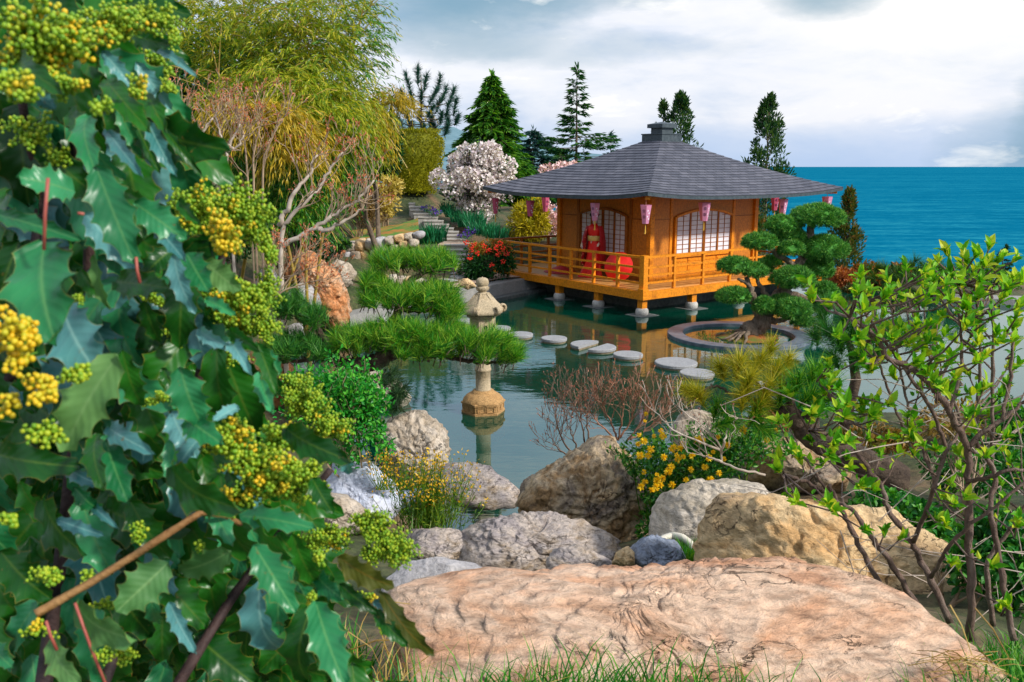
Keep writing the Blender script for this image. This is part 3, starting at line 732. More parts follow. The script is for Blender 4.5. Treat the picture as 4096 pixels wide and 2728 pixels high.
def ring(t, dz=0):
    """roof contour at t (0 eave .. 1 top): points round the four sides, corners lifted near the eave"""
    k = 1-(1-TOPF)*t; hu, hw = (ru1-ru0)/2*k, (rw1-rw0)/2*k
    z = ZE+(ZA-ZE)*(t*.86+.14*t*t)
    pts = []; m_ = 14; cs = [(-hu, -hw), (-hu, hw), (hu, hw), (hu, -hw)]
    for a, b_ in zip(cs, cs[1:]+cs[:1]):
        for i in range(m_):
            s = i/m_; e = abs(2*s-1)**3.2
            pts.append((rcu+a[0]+(b_[0]-a[0])*s, rcw+a[1]+(b_[1]-a[1])*s, z+dz+.15*e*(1-t)**2.5))
    return np.array(pts)
mb = MB(); rows = []; uvs = []
for c in range(NC):
    t0, t1 = c/NC, (c+1)/NC
    lo = ring(t0, .012); hi = ring(t1+.004, -.002)
    rows += [ring(t0, -.006), lo, hi]
k = len(rows[0]); V = pvf(np.concatenate(rows)); F_ = []
for c in range(NC):
    for (a, b_) in ((3*c, 3*c+1), (3*c+1, 3*c+2)):
        for j in range(k): F_.append((a*k+j, b_*k+j, b_*k+(j+1) % k, a*k+(j+1) % k))
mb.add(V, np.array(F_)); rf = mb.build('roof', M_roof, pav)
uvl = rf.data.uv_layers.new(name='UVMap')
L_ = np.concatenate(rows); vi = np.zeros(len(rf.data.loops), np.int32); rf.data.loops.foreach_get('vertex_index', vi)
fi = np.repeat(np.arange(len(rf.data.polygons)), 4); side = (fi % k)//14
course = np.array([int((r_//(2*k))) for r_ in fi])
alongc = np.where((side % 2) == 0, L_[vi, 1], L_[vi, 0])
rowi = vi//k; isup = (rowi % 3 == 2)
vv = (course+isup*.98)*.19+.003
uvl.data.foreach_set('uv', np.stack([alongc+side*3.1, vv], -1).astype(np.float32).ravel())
# eave edge and soffit
mb = MB(); a = ring(0, -.006); b_ = ring(0, -.085); c_ = ring(.06, -.14); k = len(a)
ins = ring(.62, 0); ins[:, 2] = 3.02
soff = ring(.02, -.10); V = pvf(np.concatenate([a, b_])); mb.add(V, np.array([(j, (j+1) % k, k+(j+1) % k, k+j) for j in range(k)])); mb.build('roof_edge', M_roofedge, pav)
mb = MB(); i2 = ring(.52, 0); i2[:, 2] = ZE+.12
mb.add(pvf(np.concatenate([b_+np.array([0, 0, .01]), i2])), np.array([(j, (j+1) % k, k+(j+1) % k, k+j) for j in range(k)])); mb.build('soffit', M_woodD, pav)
for s in np.linspace(.35, LA-.3, 15):      # rafters under the eaves
    pbox('rafter', M_wood, pav, s-.03, s+.03, rw0+.10, 1.3, 2.83, 2.90, pvf)
for s in np.linspace(1.35, LB-1.35, 11):
    pbox('rafter', M_wood, pav, ru0+.10, 1.1, s-.03, s+.03, 2.835, 2.905, pvf); pbox('rafter', M_wood, pav, LA-1.7, ru1-.10, s-.03, s+.03, 2.835, 2.905, pvf)
for (cu_, cw_, du, dw) in ((ru0, rw0, 1, 1), (ru1, rw0, -1, 1), (ru0, rw1, 1, -1), (ru1, rw1, -1, -1)):
    mb = MB(); a = pv(cu_+du*.12, cw_+dw*.12, 2.90); c_ = pv(cu_+du*1.6, cw_+dw*1.5, 2.86)
    d = nrm(c_-a); s = nrm(np.cross(d, [0, 0, 1]))*.06; up = np.array([0, 0, .07])
    mb.add([a-s-up, a+s-up, a+s+up, a-s+up, c_-s-up, c_+s-up, c_+s+up, c_-s+up], [(0,1,2,3),(7,6,5,4),(0,4,5,1),(1,5,6,2),(2,6,7,3),(3,7,4,0)]); mb.build('hip_rafter', M_wood, pav)
# finial: two stacked boxes with a capped vent
mb = MB(); cu_, cw_ = rcu, rcw
box(mb, cu_-.40, cu_+.40, cw_-.40, cw_+.40, ZA-.10, ZA+.15, pvf); box(mb, cu_-.42, cu_+.42, cw_-.42, cw_+.42, ZA+.152, ZA+.18, pvf)
box(mb, cu_-.22, cu_+.22, cw_-.22, cw_+.22, ZA+.182, ZA+.34, pvf)
r1 = np.array([[-1, -1], [1, -1], [1, 1], [-1, 1]])*.3
V = [(cu_+a, cw_+b_, ZA+.342) for a, b_ in r1]+[(cu_+a, cw_+b_, ZA+.45) for a, b_ in r1]+[(cu_, cw_, ZA+.52)]
mb.add(pvf(np.array(V)), [np.array([(3,2,1,0),(0,1,5,4),(1,2,6,5),(2,3,7,6),(3,0,4,7)]), np.array([(4,5,8),(5,6,8),(6,7,8),(7,4,8)])])
mb.build('finial', M_roofedge, pav)

# ------------------------------------------------------------------ paper lanterns under the eaves
M_pink = m_leaf('pink paper', [(.80, .30, .52, 1), (.86, .42, .62, 1)], .35, .7, .2)
M_rose = m_leaf('rose paper', [(.62, .10, .20, 1), (.70, .16, .28, 1)], .3, .7, .2)
M_tass = m_plain('gold tassel', (.75, .42, .05, 1)); M_ink = m_plain('dark ink', (.03, .01, .05, 1)); M_petal = m_plain('white print', (.9, .72, .82, 1))
M_str = m_plain('lantern cord', (.45, .2, .12, 1))
GL = {}
def glyph(ch):
    if ch not in GL: GL[ch] = text_mesh(ch, 1.0, 0)
    return GL[ch]
def lantern(px, ytop, ybot, wtop, Y, label, mat, rot=0, chars=('幸', '幸'), cface=0, ytas=None, ystr=6, fface=1, bowtie=True):
    k = pxm(Y)*.985; p = at(px, ytop, Y); hgt = (ybot-ytop)*k; rt = wtop*k/2; rb = rt*.56
    root = thing('paper_lantern', label, 'paper lantern', (p[0], p[1], p[2]-hgt), 'pink paper lanterns hung under the eaves')
    root.rotation_euler = (0, 0, 0)
    L0 = np.array(root.location)
    mb = MB(); n = 6; a0 = R(rot)
    A = np.arange(n)*math.pi/3+a0-math.pi/2-math.pi/6
    vt = np.stack([np.cos(A)*rt, np.sin(A)*rt, np.full(n, hgt)], -1)+L0; vb = np.stack([np.cos(A)*rb, np.sin(A)*rb, np.zeros(n)], -1)+L0
    for i in range(n):
        j = (i+1) % n; mb.add([vb[i], vb[j], vt[j], vt[i]], np.array([[0, 1, 2, 3]]))
    mb.add(vb, np.array([list(range(n))[::-1]])); mb.add(vt-np.array([0, 0, .004]), np.array([list(range(n))]))
    mb.build('shade', mat, root)
    mb = MB()
    for ring_, rr in ((vt, .006), (vb, .006)):
        tube(mb, list(ring_)+[ring_[0]], rr, 4)
    mb.build('rim', mat, root)
    mb = MB(); top = L0+np.array([0, 0, hgt]); tube(mb, [top+[0, 0, 0], top+[0, 0, ystr*k]], .006, 4)
    mb.build('cord', M_str, root)
    if ytas:
        mb = MB(); tl = (ytas-ybot)*k; tube(mb, [L0, L0-[0, 0, tl*.25], L0-[.0, 0, tl*.9], L0-[0.01, 0, tl]], [.006, .012, .02, .022], 6); mb.build('tassel', M_tass, root)
    def face(i):
        """frame on face i: centre of face, right, up, normal"""
        j = (i+1) % n; b0, b1, t0, t1 = vb[i], vb[j], vt[i], vt[j]
        c = (b0+b1+t0+t1)/4; r_ = nrm(b1-b0); u = nrm((t0+t1)/2-(b0+b1)/2); nn = np.cross(r_, u)
        return c, r_, u, nn
    if chars:
        c, r_, u, nn = face(cface); mb = MB(); s = rt*.62
        for q, ch in enumerate(chars):
            v, fs = glyph(ch); off = hgt*(.17-.33*q) if len(chars) == 2 else 0
            P = c+nn*.004+u*off+r_[None]*(v[:, 0:1]*s)+u[None]*(v[:, 1:2]*s*1.05)
            add_poly(mb, P, fs)
        mb.build('lettering', M_ink, root)
    c, r_, u, nn = face(fface); mb = MB()
    for q in range(4):
        cc_ = c+nn*.004+u*hgt*(.2-.16*q+.03*(q % 2))+r_*rt*(.12 if q % 2 else -.12)
        for e in range(5):
            a = e*2*math.pi/5; d = r_*math.cos(a)+u*math.sin(a)
            stamp(mb, [cc_], [d], [nn], rt*.2, rt*.15, T_DIA)
    mb.build('flower_print', M_petal, root)
def eaveY(px, side):
    """distance of the eave line seen in column px; side u runs left, side w runs right"""
    for t in np.linspace(-.4, 8.2, 800):
        p = pv(t, .02, 2.5) if side == 'u' else pv(.02, t, 2.5)
        v = ray(px, 200); 
        if (side == 'u' and p[0]/p[1] <= v[0]/v[1]) or (side == 'w' and p[0]/p[1] >= v[0]/v[1]): return p[1]
    return p[1]
lantern(495.5, 198.3, 213.4, 7.8, eaveY(495.5, 'u'), 'small pink lantern with tassel at the far left eave corner', M_rose, 30, None, ytas=221.5, ystr=3, cface=0, fface=0)
lantern(530.2, 200.8, 216.0, 9.6, eaveY(530.2, 'u'), 'pink lantern printed with white blossoms, second from the left eave corner', M_rose, 30, None, ystr=5, fface=0)
lantern(545.4, 197.2, 211.2, 8.8, 29.8, 'deep rose lantern on the far eave, beside the room wall edge', M_rose, 32, cface=0, ytas=219.5, ystr=4)
lantern(595.2, 203.2, 220.2, 10.9, eaveY(595.2, 'u'), 'pink lantern hanging in front of the kimono figure', M_pink, 24, cface=5, ytas=230, ystr=5, fface=0)
lantern(646, 205.2, 223.3, 12.2, 20.35, 'pink lantern below the front roof corner with its tassel blown aside', M_pink, 28, cface=5, ytas=233.8, ystr=6, fface=0)
lantern(704.7, 202.8, 220.6, 12.5, eaveY(704.7, 'w'), 'pink lantern in front of the arched paper window of the sunlit wall', M_pink, -4, cface=0, ytas=230.4, ystr=5)
lantern(775.3, 195.5, 210, 9.2, 27.2, 'rose lantern with tassel on the rear eave, behind the paler one', M_rose, 5, ('幸', '幸'), cface=0, ytas=218, ystr=4)
lantern(783.3, 199, 215.2, 9.9, eaveY(783.3, 'w'), 'pale pink lantern with one flowing black character, above the clipped pine', M_pink, 32, ('愛',), cface=5, ystr=5, ytas=218, fface=0)
lantern(827.4, 196.8, 213, 10.4, eaveY(827.4, 'w')-.2, 'pink lantern at the right eave tip against the sea', M_pink, 25, cface=5, ystr=4, fface=0)

# ------------------------------------------------------------------ umbrellas and figure
M_red = m_plain('red oiled paper', (.75, .012, .008, 1), (.85, .02, .012, 1), 8, .5); M_redD = m_plain('crimson cloth', (.40, .006, .012, 1), (.5, .012, .02, 1), 9, .6)
def umbrella(c, axis, rad, label, mat, depth=.16, name='paper_umbrella'):
    axis = nrm(np.array(axis, float)); s = nrm(np.cross(axis, [0, 0.1, 1])); u = np.cross(s, axis)
    root = thing(name, label, 'umbrella', c); c = np.array(c, float); mb = MB(); n = 24; V = [c+axis*depth]
    for q in range(1, 5):
        t = q/4
        for i in range(n):
            a = 2*math.pi*i/n; rr = rad*t*(1 if i % 2 else .985); V.append(c+s*math.cos(a)*rr+u*math.sin(a)*rr+axis*depth*(1-t**1.3))
    f4 = [(1+(q-1)*n+i, 1+q*n+i, 1+q*n+(i+1) % n, 1+(q-1)*n+(i+1) % n) for q in range(1, 4) for i in range(n)]
    mb.add(V, [np.array([(0, 1+i, 1+(i+1) % n) for i in range(n)]), np.array(f4)]); mb.build('canopy', mat, root)
    mb = MB()
    for i in range(0, n, 1): a = 2*math.pi*i/n; tube(mb, [c+axis*(depth-.01), c+(s*math.cos(a)+u*math.sin(a))*rad*.98-axis*.004], .003, 3, cap=False)
    mb.build('ribs', M_tass, root)
    mb = MB(); tube(mb, [c+axis*(depth+.03), c-axis*rad*.9], .011, 6); mb.build('handle_pole', M_woodD, root)
    return root
pu = pv(1.15, .78, DZ+.50); p0 = at(652-.5, 265, 21.3)
cpt = at(618.5, 269, 22.2); umbrella((cpt[0], cpt[1], DZ+.40), (-.45, -.85, .25), .40, 'open bright red paper umbrella leaning on the veranda wall', M_red)
cp2 = at(561, 275.5, 24.2); 
mb = MB(); c = np.array([cp2[0], cp2[1], DZ+.004]); pts = []
n = 20
root = thing('folded_umbrella', 'dark red paper umbrella lying on the veranda deck', 'umbrella', c)
umb2 = MB(); d = nrm(np.array([UU[0], UU[1], 0])); s = np.array([-d[1], d[0], 0])
V = []; 
for q in range(3):
    t = q/2
    for i in range(n):
        a = 2*math.pi*i/n; V.append(c+d*math.cos(a)*.62*(.25+.75*t)+s*math.sin(a)*.42*(.25+.75*t)+np.array([0, 0, .16*(1-t)**1.0+.005]))
V.append(c+np.array([0, 0, .2]))
umb2.add(V, [np.array([(q*n+i, (q+1)*n+i, (q+1)*n+(i+1) % n, q*n+(i+1) % n) for q in range(2) for i in range(n)]), np.array([(3*n, i, (i+1) % n) for i in range(n)])])
umb2.build('canopy', M_redD, root); mb = MB(); tube(mb, [c+[0, 0, .22], c+np.array([0, 0, .01])+d*.5], .01, 6); mb.build('handle_pole', M_woodD, root)

# the figure in a red kimono, standing by the left wall
base = at(593.5, 276, 23.15); base[2] = DZ+.002
fwd = nrm(np.array([-.45, -.89, 0])); rt_ = np.array([-fwd[1], fwd[0], 0])
fig = thing('person', 'standing figure in a long red kimono with gold sash, behind the veranda railing', 'person', base)
def fp(x, y, z): return base+rt_*x+fwd*y+np.array([0, 0, z])
skin = m_plain('pale skin', (.75, .55, .42, 1), None, rough=.5); hairm = m_plain('black hair', (.012, .01, .012, 1), None, rough=.35)
def skinned(name, joints, edges, radii, mat, parent, sub=2):
    me = bpy.data.meshes.new(name); off = world_loc(parent)
    me.from_pydata([tuple(np.array(j)-off) for j in joints], edges, []); o = bpy.data.objects.new(name, me); COL.objects.link(o); o.parent = parent
    mo = o.modifiers.new('skin', 'SKIN')
    for v, r_ in zip(me.skin_vertices[0].data, radii): v.radius = (r_, r_) if np.isscalar(r_) else r_
    me.skin_vertices[0].data[0].use_root = True
    ss = o.modifiers.new('sub', 'SUBSURF'); ss.levels = sub; ss.render_levels = sub
    me.materials.append(mat); mo.use_smooth_shade = True
    return o
J = [fp(0, 0, .92), fp(0, 0, 1.12), fp(0, 0, 1.34), fp(0, .0, 1.46), fp(0, .015, 1.53), fp(0, .02, 1.62), fp(0, .015, 1.72), fp(.10, 0, .48), fp(.11, .02, .06), fp(-.10, 0, .48), fp(-.11, .02, .06),
     fp(.17, 0, 1.38), fp(.25, .0, 1.14), fp(.22, .14, .97), fp(.20, .19, .92), fp(.185, .235, .865), fp(-.17, 0, 1.38), fp(-.27, .02, 1.14), fp(-.31, .10, .94), fp(-.315, .12, .88), fp(-.31, .15, .83), fp(.12, .12, .03), fp(-.12, .12, .03)]
Ed = [(0, 1), (1, 2), (2, 3), (3, 4), (4, 5), (5, 6), (0, 7), (7, 8), (0, 9), (9, 10), (2, 11), (11, 12), (12, 13), (13, 14), (14, 15), (2, 16), (16, 17), (17, 18), (18, 19), (19, 20), (8, 21), (10, 22)]
Rr = [.13, .11, .12, .05, .045, .085, .07, .07, .04, .07, .04, .05, .038, .026, .03, .018, .05, .038, .026, .03, .018, .03, .03]
Hd = []
for (sx_, w_i, tipd) in ((1, 14, fp(.185, .235, .865)-fp(.20, .19, .92)), (-1, 19, fp(-.31, .15, .83)-fp(-.315, .12, .88))):
    wb_ = J[w_i]; td = nrm(tipd)
    for q in range(4):
        a = wb_+td*.02+rt_*(q-1.5)*.013; J.append(a+td*.03); i0 = len(J)-1; Ed.append((w_i, i0)); Rr.append(.009); J.append(a+td*(.058+.006*(q in (1, 2)))-fwd*.006); Ed.append((i0, i0+1)); Rr.append(.007)
    J.append(wb_+td*.02+rt_*sx_*-.04); Ed.append((w_i, len(J)-1)); Rr.append(.009)
skinned('body', J, Ed, Rr, skin, fig, 1)
mb = MB()  # face features and hair bun
hc = fp(0, .015, 1.665)
balls(mb, [hc+fwd*-.022+np.array([0, 0, .03])], [.112], ICO2); balls(mb, [hc-fwd*.09+np.array([0, 0, .10]), hc+rt_*.085+np.array([0, 0, .03]), hc-rt_*.085+np.array([0, 0, .03])], [.07, .055, .055], ICO2)
mb.build('hair', hairm, fig, True)
mb = MB(); balls(mb, [hc+rt_*.10-fwd*.0+[0, 0, .06], hc-rt_*.11+[0, 0, .02], hc+rt_*.04-fwd*.02+[0, 0, .15]], [.03, .028, .028], ICO1); mb.build('hair_ornament', m_plain('gold ornament', (.8, .55, .25, 1)), fig, True)
mb = MB(); balls(mb, [hc+fwd*.082+rt_*.03, hc+fwd*.082-rt_*.03], [.009, .009], ICO1); mb.build('eyes', hairm, fig); mb = MB(); balls(mb, [hc+fwd*.083+[0, 0, -.045]], [.012], ICO1, squash=(1.3, 1, .5)); mb.build('mouth', M_red, fig)
# robe: folded cone with trailing hem
prof = [(.0, 1.47), (.055, 1.47), (.10, 1.43), (.185, 1.38), (.19, 1.25), (.15, 1.12), (.155, 1.0), (.18, .8), (.20, .55), (.24, .3), (.30, .08), (.34, .012)][::-1]
def robe(prof, mat, name, fold=.05, sy=.78, trail=.10, n=48, twist=0):
    mb = MB(); V = []
    for r_, z in prof:
        for i in range(n):
            a = 2*math.pi*i/n; fz = fold*(1-min(z, 1.2)/1.2); rr = r_*(1+fz*math.sin(a*9+z*1.5+twist)+fz*.6*math.sin(a*5+2))
            V.append(fp(math.cos(a)*rr*1.0-(trail*(1-z/.5) if z < .5 else 0), math.sin(a)*rr*sy, z))
    k = len(prof); mb.add(V, np.array([(q*n+i, q*n+(i+1) % n, (q+1)*n+(i+1) % n, (q+1)*n+i) for q in range(k-1) for i in range(n)])); return mb.build(name, mat, fig, True)
robe(prof, M_red, 'kimono', .14)
M_pat = None
m, nt3, b, o = newmat('crimson brocade'); vz = nt3.nodes.new('ShaderNodeTexVoronoi'); vz.inputs['Scale'].default_value = 12; tcx = nt3.nodes.new('ShaderNodeTexCoord'); nt3.links.new(tcx.outputs['Object'], vz.inputs[0])
nt3.links.new(ramp(nt3, [(.0, (.75, .5, .3, 1)), (.22, (.65, .2, .1, 1)), (.3, (.35, .006, .015, 1))], vz.outputs['Distance']), b.inputs['Base Color']); M_pat = m
for sx_ in (1, -1):
    mb = MB()  # long hanging sleeve
    sh = (.19*sx_, 0, 1.40); V = []
    path = [((.15, 0, 1.40), .075, .09), ((.21, 0, 1.27), .06, .13), ((.25, .03, 1.10), .05, .16), ((.25, .06, .95), .04, .20)]
    n = 16
    for (x, y, z), rx_, ry_ in path:
        for i in range(n): a = 2*math.pi*i/n; V.append(fp(sx_*x+math.cos(a)*rx_, y+math.sin(a)*ry_, z))
    mb.add(V, np.array([(q*n+i, q*n+(i+1) % n, (q+1)*n+(i+1) % n, (q+1)*n+i) for q in range(3) for i in range(n)]))
    V = []
    for z, rx_, ry_, x in ((1.02, .035, .19, .25), (.8, .03, .20, .255), (.55, .028, .19, .26 if sx_ > 0 else .30), (.36, .03, .17, .27 if sx_ > 0 else .31), (.33, .004, .14, .27)):
        for i in range(n): a = 2*math.pi*i/n; V.append(fp(sx_*x+math.cos(a)*rx_*(1+.25*math.sin(5*a)), -.02+math.sin(a)*ry_, z))
    mb.add(V, np.array([(q*n+i, q*n+(i+1) % n, (q+1)*n+(i+1) % n, (q+1)*n+i) for q in range(4) for i in range(n)]))
    mb.build('sleeve', M_pat if sx_ < 0 else M_redD, fig, True)
mb = MB(); V = []
n = 32
for z, k in ((1.00, 1), (1.005, 1.04), (1.13, 1.04), (1.135, 1)):
    for i in range(n): a = 2*math.pi*i/n; V.append(fp(math.cos(a)*.178*k, math.sin(a)*.14*k, z))
mb.add(V, np.array([(q*n+i, q*n+(i+1) % n, (q+1)*n+(i+1) % n, (q+1)*n+i) for q in range(3) for i in range(n)])); mb.build('sash', m_plain('gold brocade', (.62, .42, .08, 1), (.8, .62, .2, 1), 30, .4), fig, True)
# ------------------------------------------------------------------ stone lantern in the pond
M_gran = m_rock('warm granite', [(.34, .25, .14, 1), (.50, .40, .26, 1), (.42, .34, .22, 1)], 5, bump=.5, speck=.9, fine=70, crack=0)
M_granL = m_rock('amber granite base', [(.40, .22, .08, 1), (.54, .33, .14, 1)], 6, bump=.5, speck=.9, fine=60, crack=0)
lb = onz(483.3, 411, 0); K = lb[1]/FPX
sl = thing('stone_lantern', 'carved granite garden lantern standing in the pond water', 'stone lantern', lb)
def hexring(r, z, rot=0, n=6):
    a = np.arange(n)*2*math.pi/n+rot; return np.stack([np.cos(a)*r, np.sin(a)*r, np.full(n, z)], -1)+lb
def hexstack(mb, prof, rot, n=6):
    V = np.concatenate([hexring(r, z, rot, n) for r, z in prof]); k = len(prof)
    mb.add(V, [np.array([(q*n+i, q*n+(i+1) % n, (q+1)*n+(i+1) % n, (q+1)*n+i) for q in range(k-1) for i in range(n)]), np.array([list(range(n))[::-1], [(k-1)*n+i for i in range(n)]])])
ro = R(10)
mb = MB(); hexstack(mb, [(.33, -.4), (.33, .0), (.33, .03), (.318, .035), (.318, .135), (.335, .14), (.335, .165), (.32, .175)], ro)
for i in range(6):      # raised frames on the six sides
    for s in (-.5, .5):
        a0 = ro+i*math.pi/3; a1 = a0+math.pi/3; p0 = np.array([math.cos(a0), math.sin(a0), 0])*.322; p1 = np.array([math.cos(a1), math.sin(a1), 0])*.322
        c = lb+(p0+p1)/2+(p1-p0)*s*.42; t = nrm(p1-p0); nn = nrm((p0+p1)/2)
        for (z0, z1, w0, w1) in ((.045, .055, -.055, .055), (.12, .13, -.055, .055), (.055, .12, -.06, -.05), (.055, .12, .05, .06)):
            v = [c+t*w+nn*d+np.array([0, 0, z]) for z in (z0, z1) for w, d in ((w0, -.01), (w1, -.01), (w1, .008), (w0, .008))]
            mb.add(v, [(0,3,2,1),(4,5,6,7),(0,1,5,4),(1,2,6,5),(2,3,7,6),(3,0,4,7)])
mb.build('base', M_granL, sl)
mb = MB(); n = 48; prof = [(.30, .172), (.29, .20), (.25, .25), (.20, .285), (.165, .295), (.16, .325), (.125, .335)]; V = []
for r, z in prof:
    for i in range(n): a = 2*math.pi*i/n; rr = r*(1+(.035*abs(math.sin(a*8)) if r > .17 else 0)); V.append(lb+np.array([math.cos(a)*rr, math.sin(a)*rr, z]))
k = len(prof); mb.add(V, [np.array([(q*n+i, q*n+(i+1) % n, (q+1)*n+(i+1) % n, (q+1)*n+i) for q in range(k-1) for i in range(n)]), np.array([[(k-1)*n+i for i in range(n)]])])
mb.build('lotus_plinth', M_granL, sl, True)
mb = MB(); lathe(mb, [(.125, .33), (.125, .345), (.112, .355), (.11, .62), (.122, .63), (.122, .66), (.11, .67), (.112, .98), (.13, 1.0), (.14, 1.05), (.21, 1.10), (.25, 1.13)], 32, lb); mb.build('shaft', M_gran, sl, True)
mb = MB(); hexstack(mb, [(.24, 1.11), (.25, 1.13), (.25, 1.165), (.195, 1.17), (.195, 1.43), (.24, 1.45), (.24, 1.47)], ro+.1); fb = mb.build('fire_box', M_gran, sl)
mdark = m_plain('recess shade', (.012, .01, .008, 1))
for i in range(6):      # round collars; the shade inside each opening is a flat black disc
    a = ro+.1+(i+.5)*math.pi/3; nn = np.array([math.cos(a), math.sin(a), 0]); t = np.array([-nn[1], nn[0], 0]); c = lb+nn*.195*math.cos(math.pi/6)+np.array([0, 0, 1.30])
    mb = MB(); ringp = [c+nn*.004+t*math.cos(q)*.034+np.array([0, 0, math.sin(q)*.042]) for q in np.linspace(0, 2*math.pi, 17)]; tube(mb, ringp, .007, 5)
    for zz in (-.10, .10): tube(mb, [c+t*-.07+[0, 0, zz], c+t*.07+[0, 0, zz]], .005, 4)
    for ss in (-.07, .07): tube(mb, [c+t*ss+[0, 0, -.10], c+t*ss+[0, 0, .10]], .005, 4)
    op = mb.build('opening_collar', M_gran, fb)
    mb = MB(); v = [c+nn*.003+t*math.cos(q)*.032+np.array([0, 0, math.sin(q)*.040]) for q in np.linspace(0, 2*math.pi, 16, endpoint=False)]; mb.add(v, np.array([list(range(16))])); mb.build('opening_shade', mdark, fb)
# roof with six curled corners
mb = MB(); n = 72; V = []; zt = 1.74
pr = [(.0, .0), (.25, .35), (.5, .62), (.75, .86), (.92, .985), (1, 1.0)]
ths = np.linspace(0, 2*math.pi, n, endpoint=False)
def hexr(a):
    b_ = (a-ro-.1) % (math.pi/3); return math.cos(math.pi/6)/math.cos(b_-math.pi/6)
RW = .325
for j in range(12):
    t = j/11; r = .085+(RW-.085)*t; zz = 1.78-.245*(t**1.12)
    for a in ths:
        hx = hexr(a); k = 1-(1-hx)*t*1.0; cor = max(0, (hx-.93)/.07)
        V.append(lb+np.array([math.cos(a)*r*k, math.sin(a)*r*k, zz+.05*cor*t**4+.012*cor*(1-t)]))
for (r, z) in ((RW*.99, 1.50), (RW*.9, 1.485), (.2, 1.48)):
    for a in ths:
        hx = hexr(a); cor = max(0, (hx-.93)/.07); V.append(lb+np.array([math.cos(a)*r*hx, math.sin(a)*r*hx, z+(.045*cor if r > .3 else 0)]))
k = 15; mb.add(V, [np.array([(q*n+(i+1) % n, q*n+i, (q+1)*n+i, (q+1)*n+(i+1) % n) for q in range(k-1) for i in range(n)]), np.array([[i for i in range(n)]])])
for i in range(6):
    a = ro+.1+i*math.pi/3; d = np.array([math.cos(a), math.sin(a), 0]); t = np.array([-d[1], d[0], 0]); e = lb+d*(RW-.025)+np.array([0, 0, 1.535])
    pts = []
    for q in range(14):
        s = q/13; ang = -1.5+s*6.2; rr = .055*(1-s*.62); pts.append(e+d*(math.cos(ang)*rr+.0)+np.array([0, 0, .035+math.sin(ang)*rr]))
    w = .04
    for off in (-w*.5, 0, w*.5): tube(mb, [p+t*off for p in pts], np.linspace(.022, .012, 14), 8)
    rp = [lb+d*(.085+(RW-.12)*s)+np.array([0, 0, 1.78-.245*s**1.12+.010]) for s in np.linspace(0, 1, 9)]; tube(mb, rp, .014, 6)
mb.build('roof', M_gran, sl, True)
mb = MB(); lathe(mb, [(.085, 1.76), (.095, 1.775), (.095, 1.79), (.062, 1.80), (.058, 1.815), (.085, 1.83), (.095, 1.85), (.095, 1.875), (.082, 1.888), (.07, 1.89), (.086, 1.905), (.093, 1.93), (.093, 1.965), (.08, 1.995), (.05, 2.012), (.015, 2.016), (.003, 2.028)], 32, lb); mb.build('finial', M_gran, sl, True)
mb = MB()
for i in range(8):
    a = 2*math.pi*i/8+.2; d = np.array([math.cos(a), math.sin(a), 0]); t = np.array([-d[1], d[0], 0]); c = lb+d*.094+np.array([0, 0, 1.865])
    for rr in (.009, .018, .026): tube(mb, [c+t*math.cos(q)*rr+np.array([0, 0, -.01+math.sin(q)*rr]) for q in np.linspace(0, math.pi, 8)], .003, 4)
mb.build('scroll_band', M_gran, sl)

# ------------------------------------------------------------------ stepping stones
M_step = m_plain('stepping stone granite', (.24, .24, .245, 1), (.36, .36, .36, 1), 26, .8, .2, bd=.005)
M_stepe = m_plain('wet stone rim', (.16, .12, .07, 1), (.30, .24, .15, 1), 14, .6, .2)
def disc(px, py, wpx, label, half=None, z=.09):
    c = onz(px, py, z); r = wpx/2*c[1]/FPX*.985
    root = thing('stepping_stone', label, 'stepping stone', (c[0], c[1], 0), 'round stepping stones across the pond'); n = 40
    a = np.linspace(0, 2*math.pi, n, endpoint=False) if half is None else np.linspace(half, half+math.pi, n)
    off = np.zeros(3) if half is None else np.array([math.cos(half+math.pi/2), math.sin(half+math.pi/2), 0])*.02
    def rg(r_, z_): return np.stack([np.cos(a)*r_, np.sin(a)*r_, np.full(n, z_)], -1)+[c[0], c[1], 0]+off
    mb = MB(); V = np.concatenate([rg(r, .035), rg(r, z-.01), rg(r-.012, z)]); mb.add(V, [np.array([(q*n+i, q*n+(i+1) % n, (q+1)*n+(i+1) % n, (q+1)*n+i) for q in range(2) for i in range(n)]), np.array([[2*n+i for i in range(n)]])]); mb.build('top_slab', M_step, root)
    mb = MB(); V = np.concatenate([rg(r-.02, -.3), rg(r-.02, .0349)]); mb.add(V, [np.array([(i, (i+1) % n, n+(i+1) % n, n+i) for i in range(n)]), np.array([[n+i for i in range(n)]])]); mb.build('plinth', M_stepe, root)
disc(466, 320, 20, 'round stepping stone left of the stone lantern roof, next to the pine needles')
disc(500, 327, 22, 'round stepping stone just right of the lantern fire box')
disc(520.5, 333.5, 26, 'round stepping stone, second to the right of the lantern')
disc(554, 337.5, 27, 'round stepping stone just left of the split disc')
cz = onz(593, 345, .09); hh_ = R(52)
disc(589.5, 343.6, 38, 'upper half of the split stepping stone', hh_); disc(597, 346, 38, 'lower half of the split stepping stone', hh_+math.pi)
disc(628, 353.5, 31, 'round stepping stone right of the split disc')
disc(676, 361.5, 44, 'largest stepping stone, in the reflection of the paper window')
disc(697, 372, 36, 'stepping stone half hidden by the yellow green pine tufts')
disc(766, 384.5, 34, 'stepping stone behind the leaning pine branches at right')

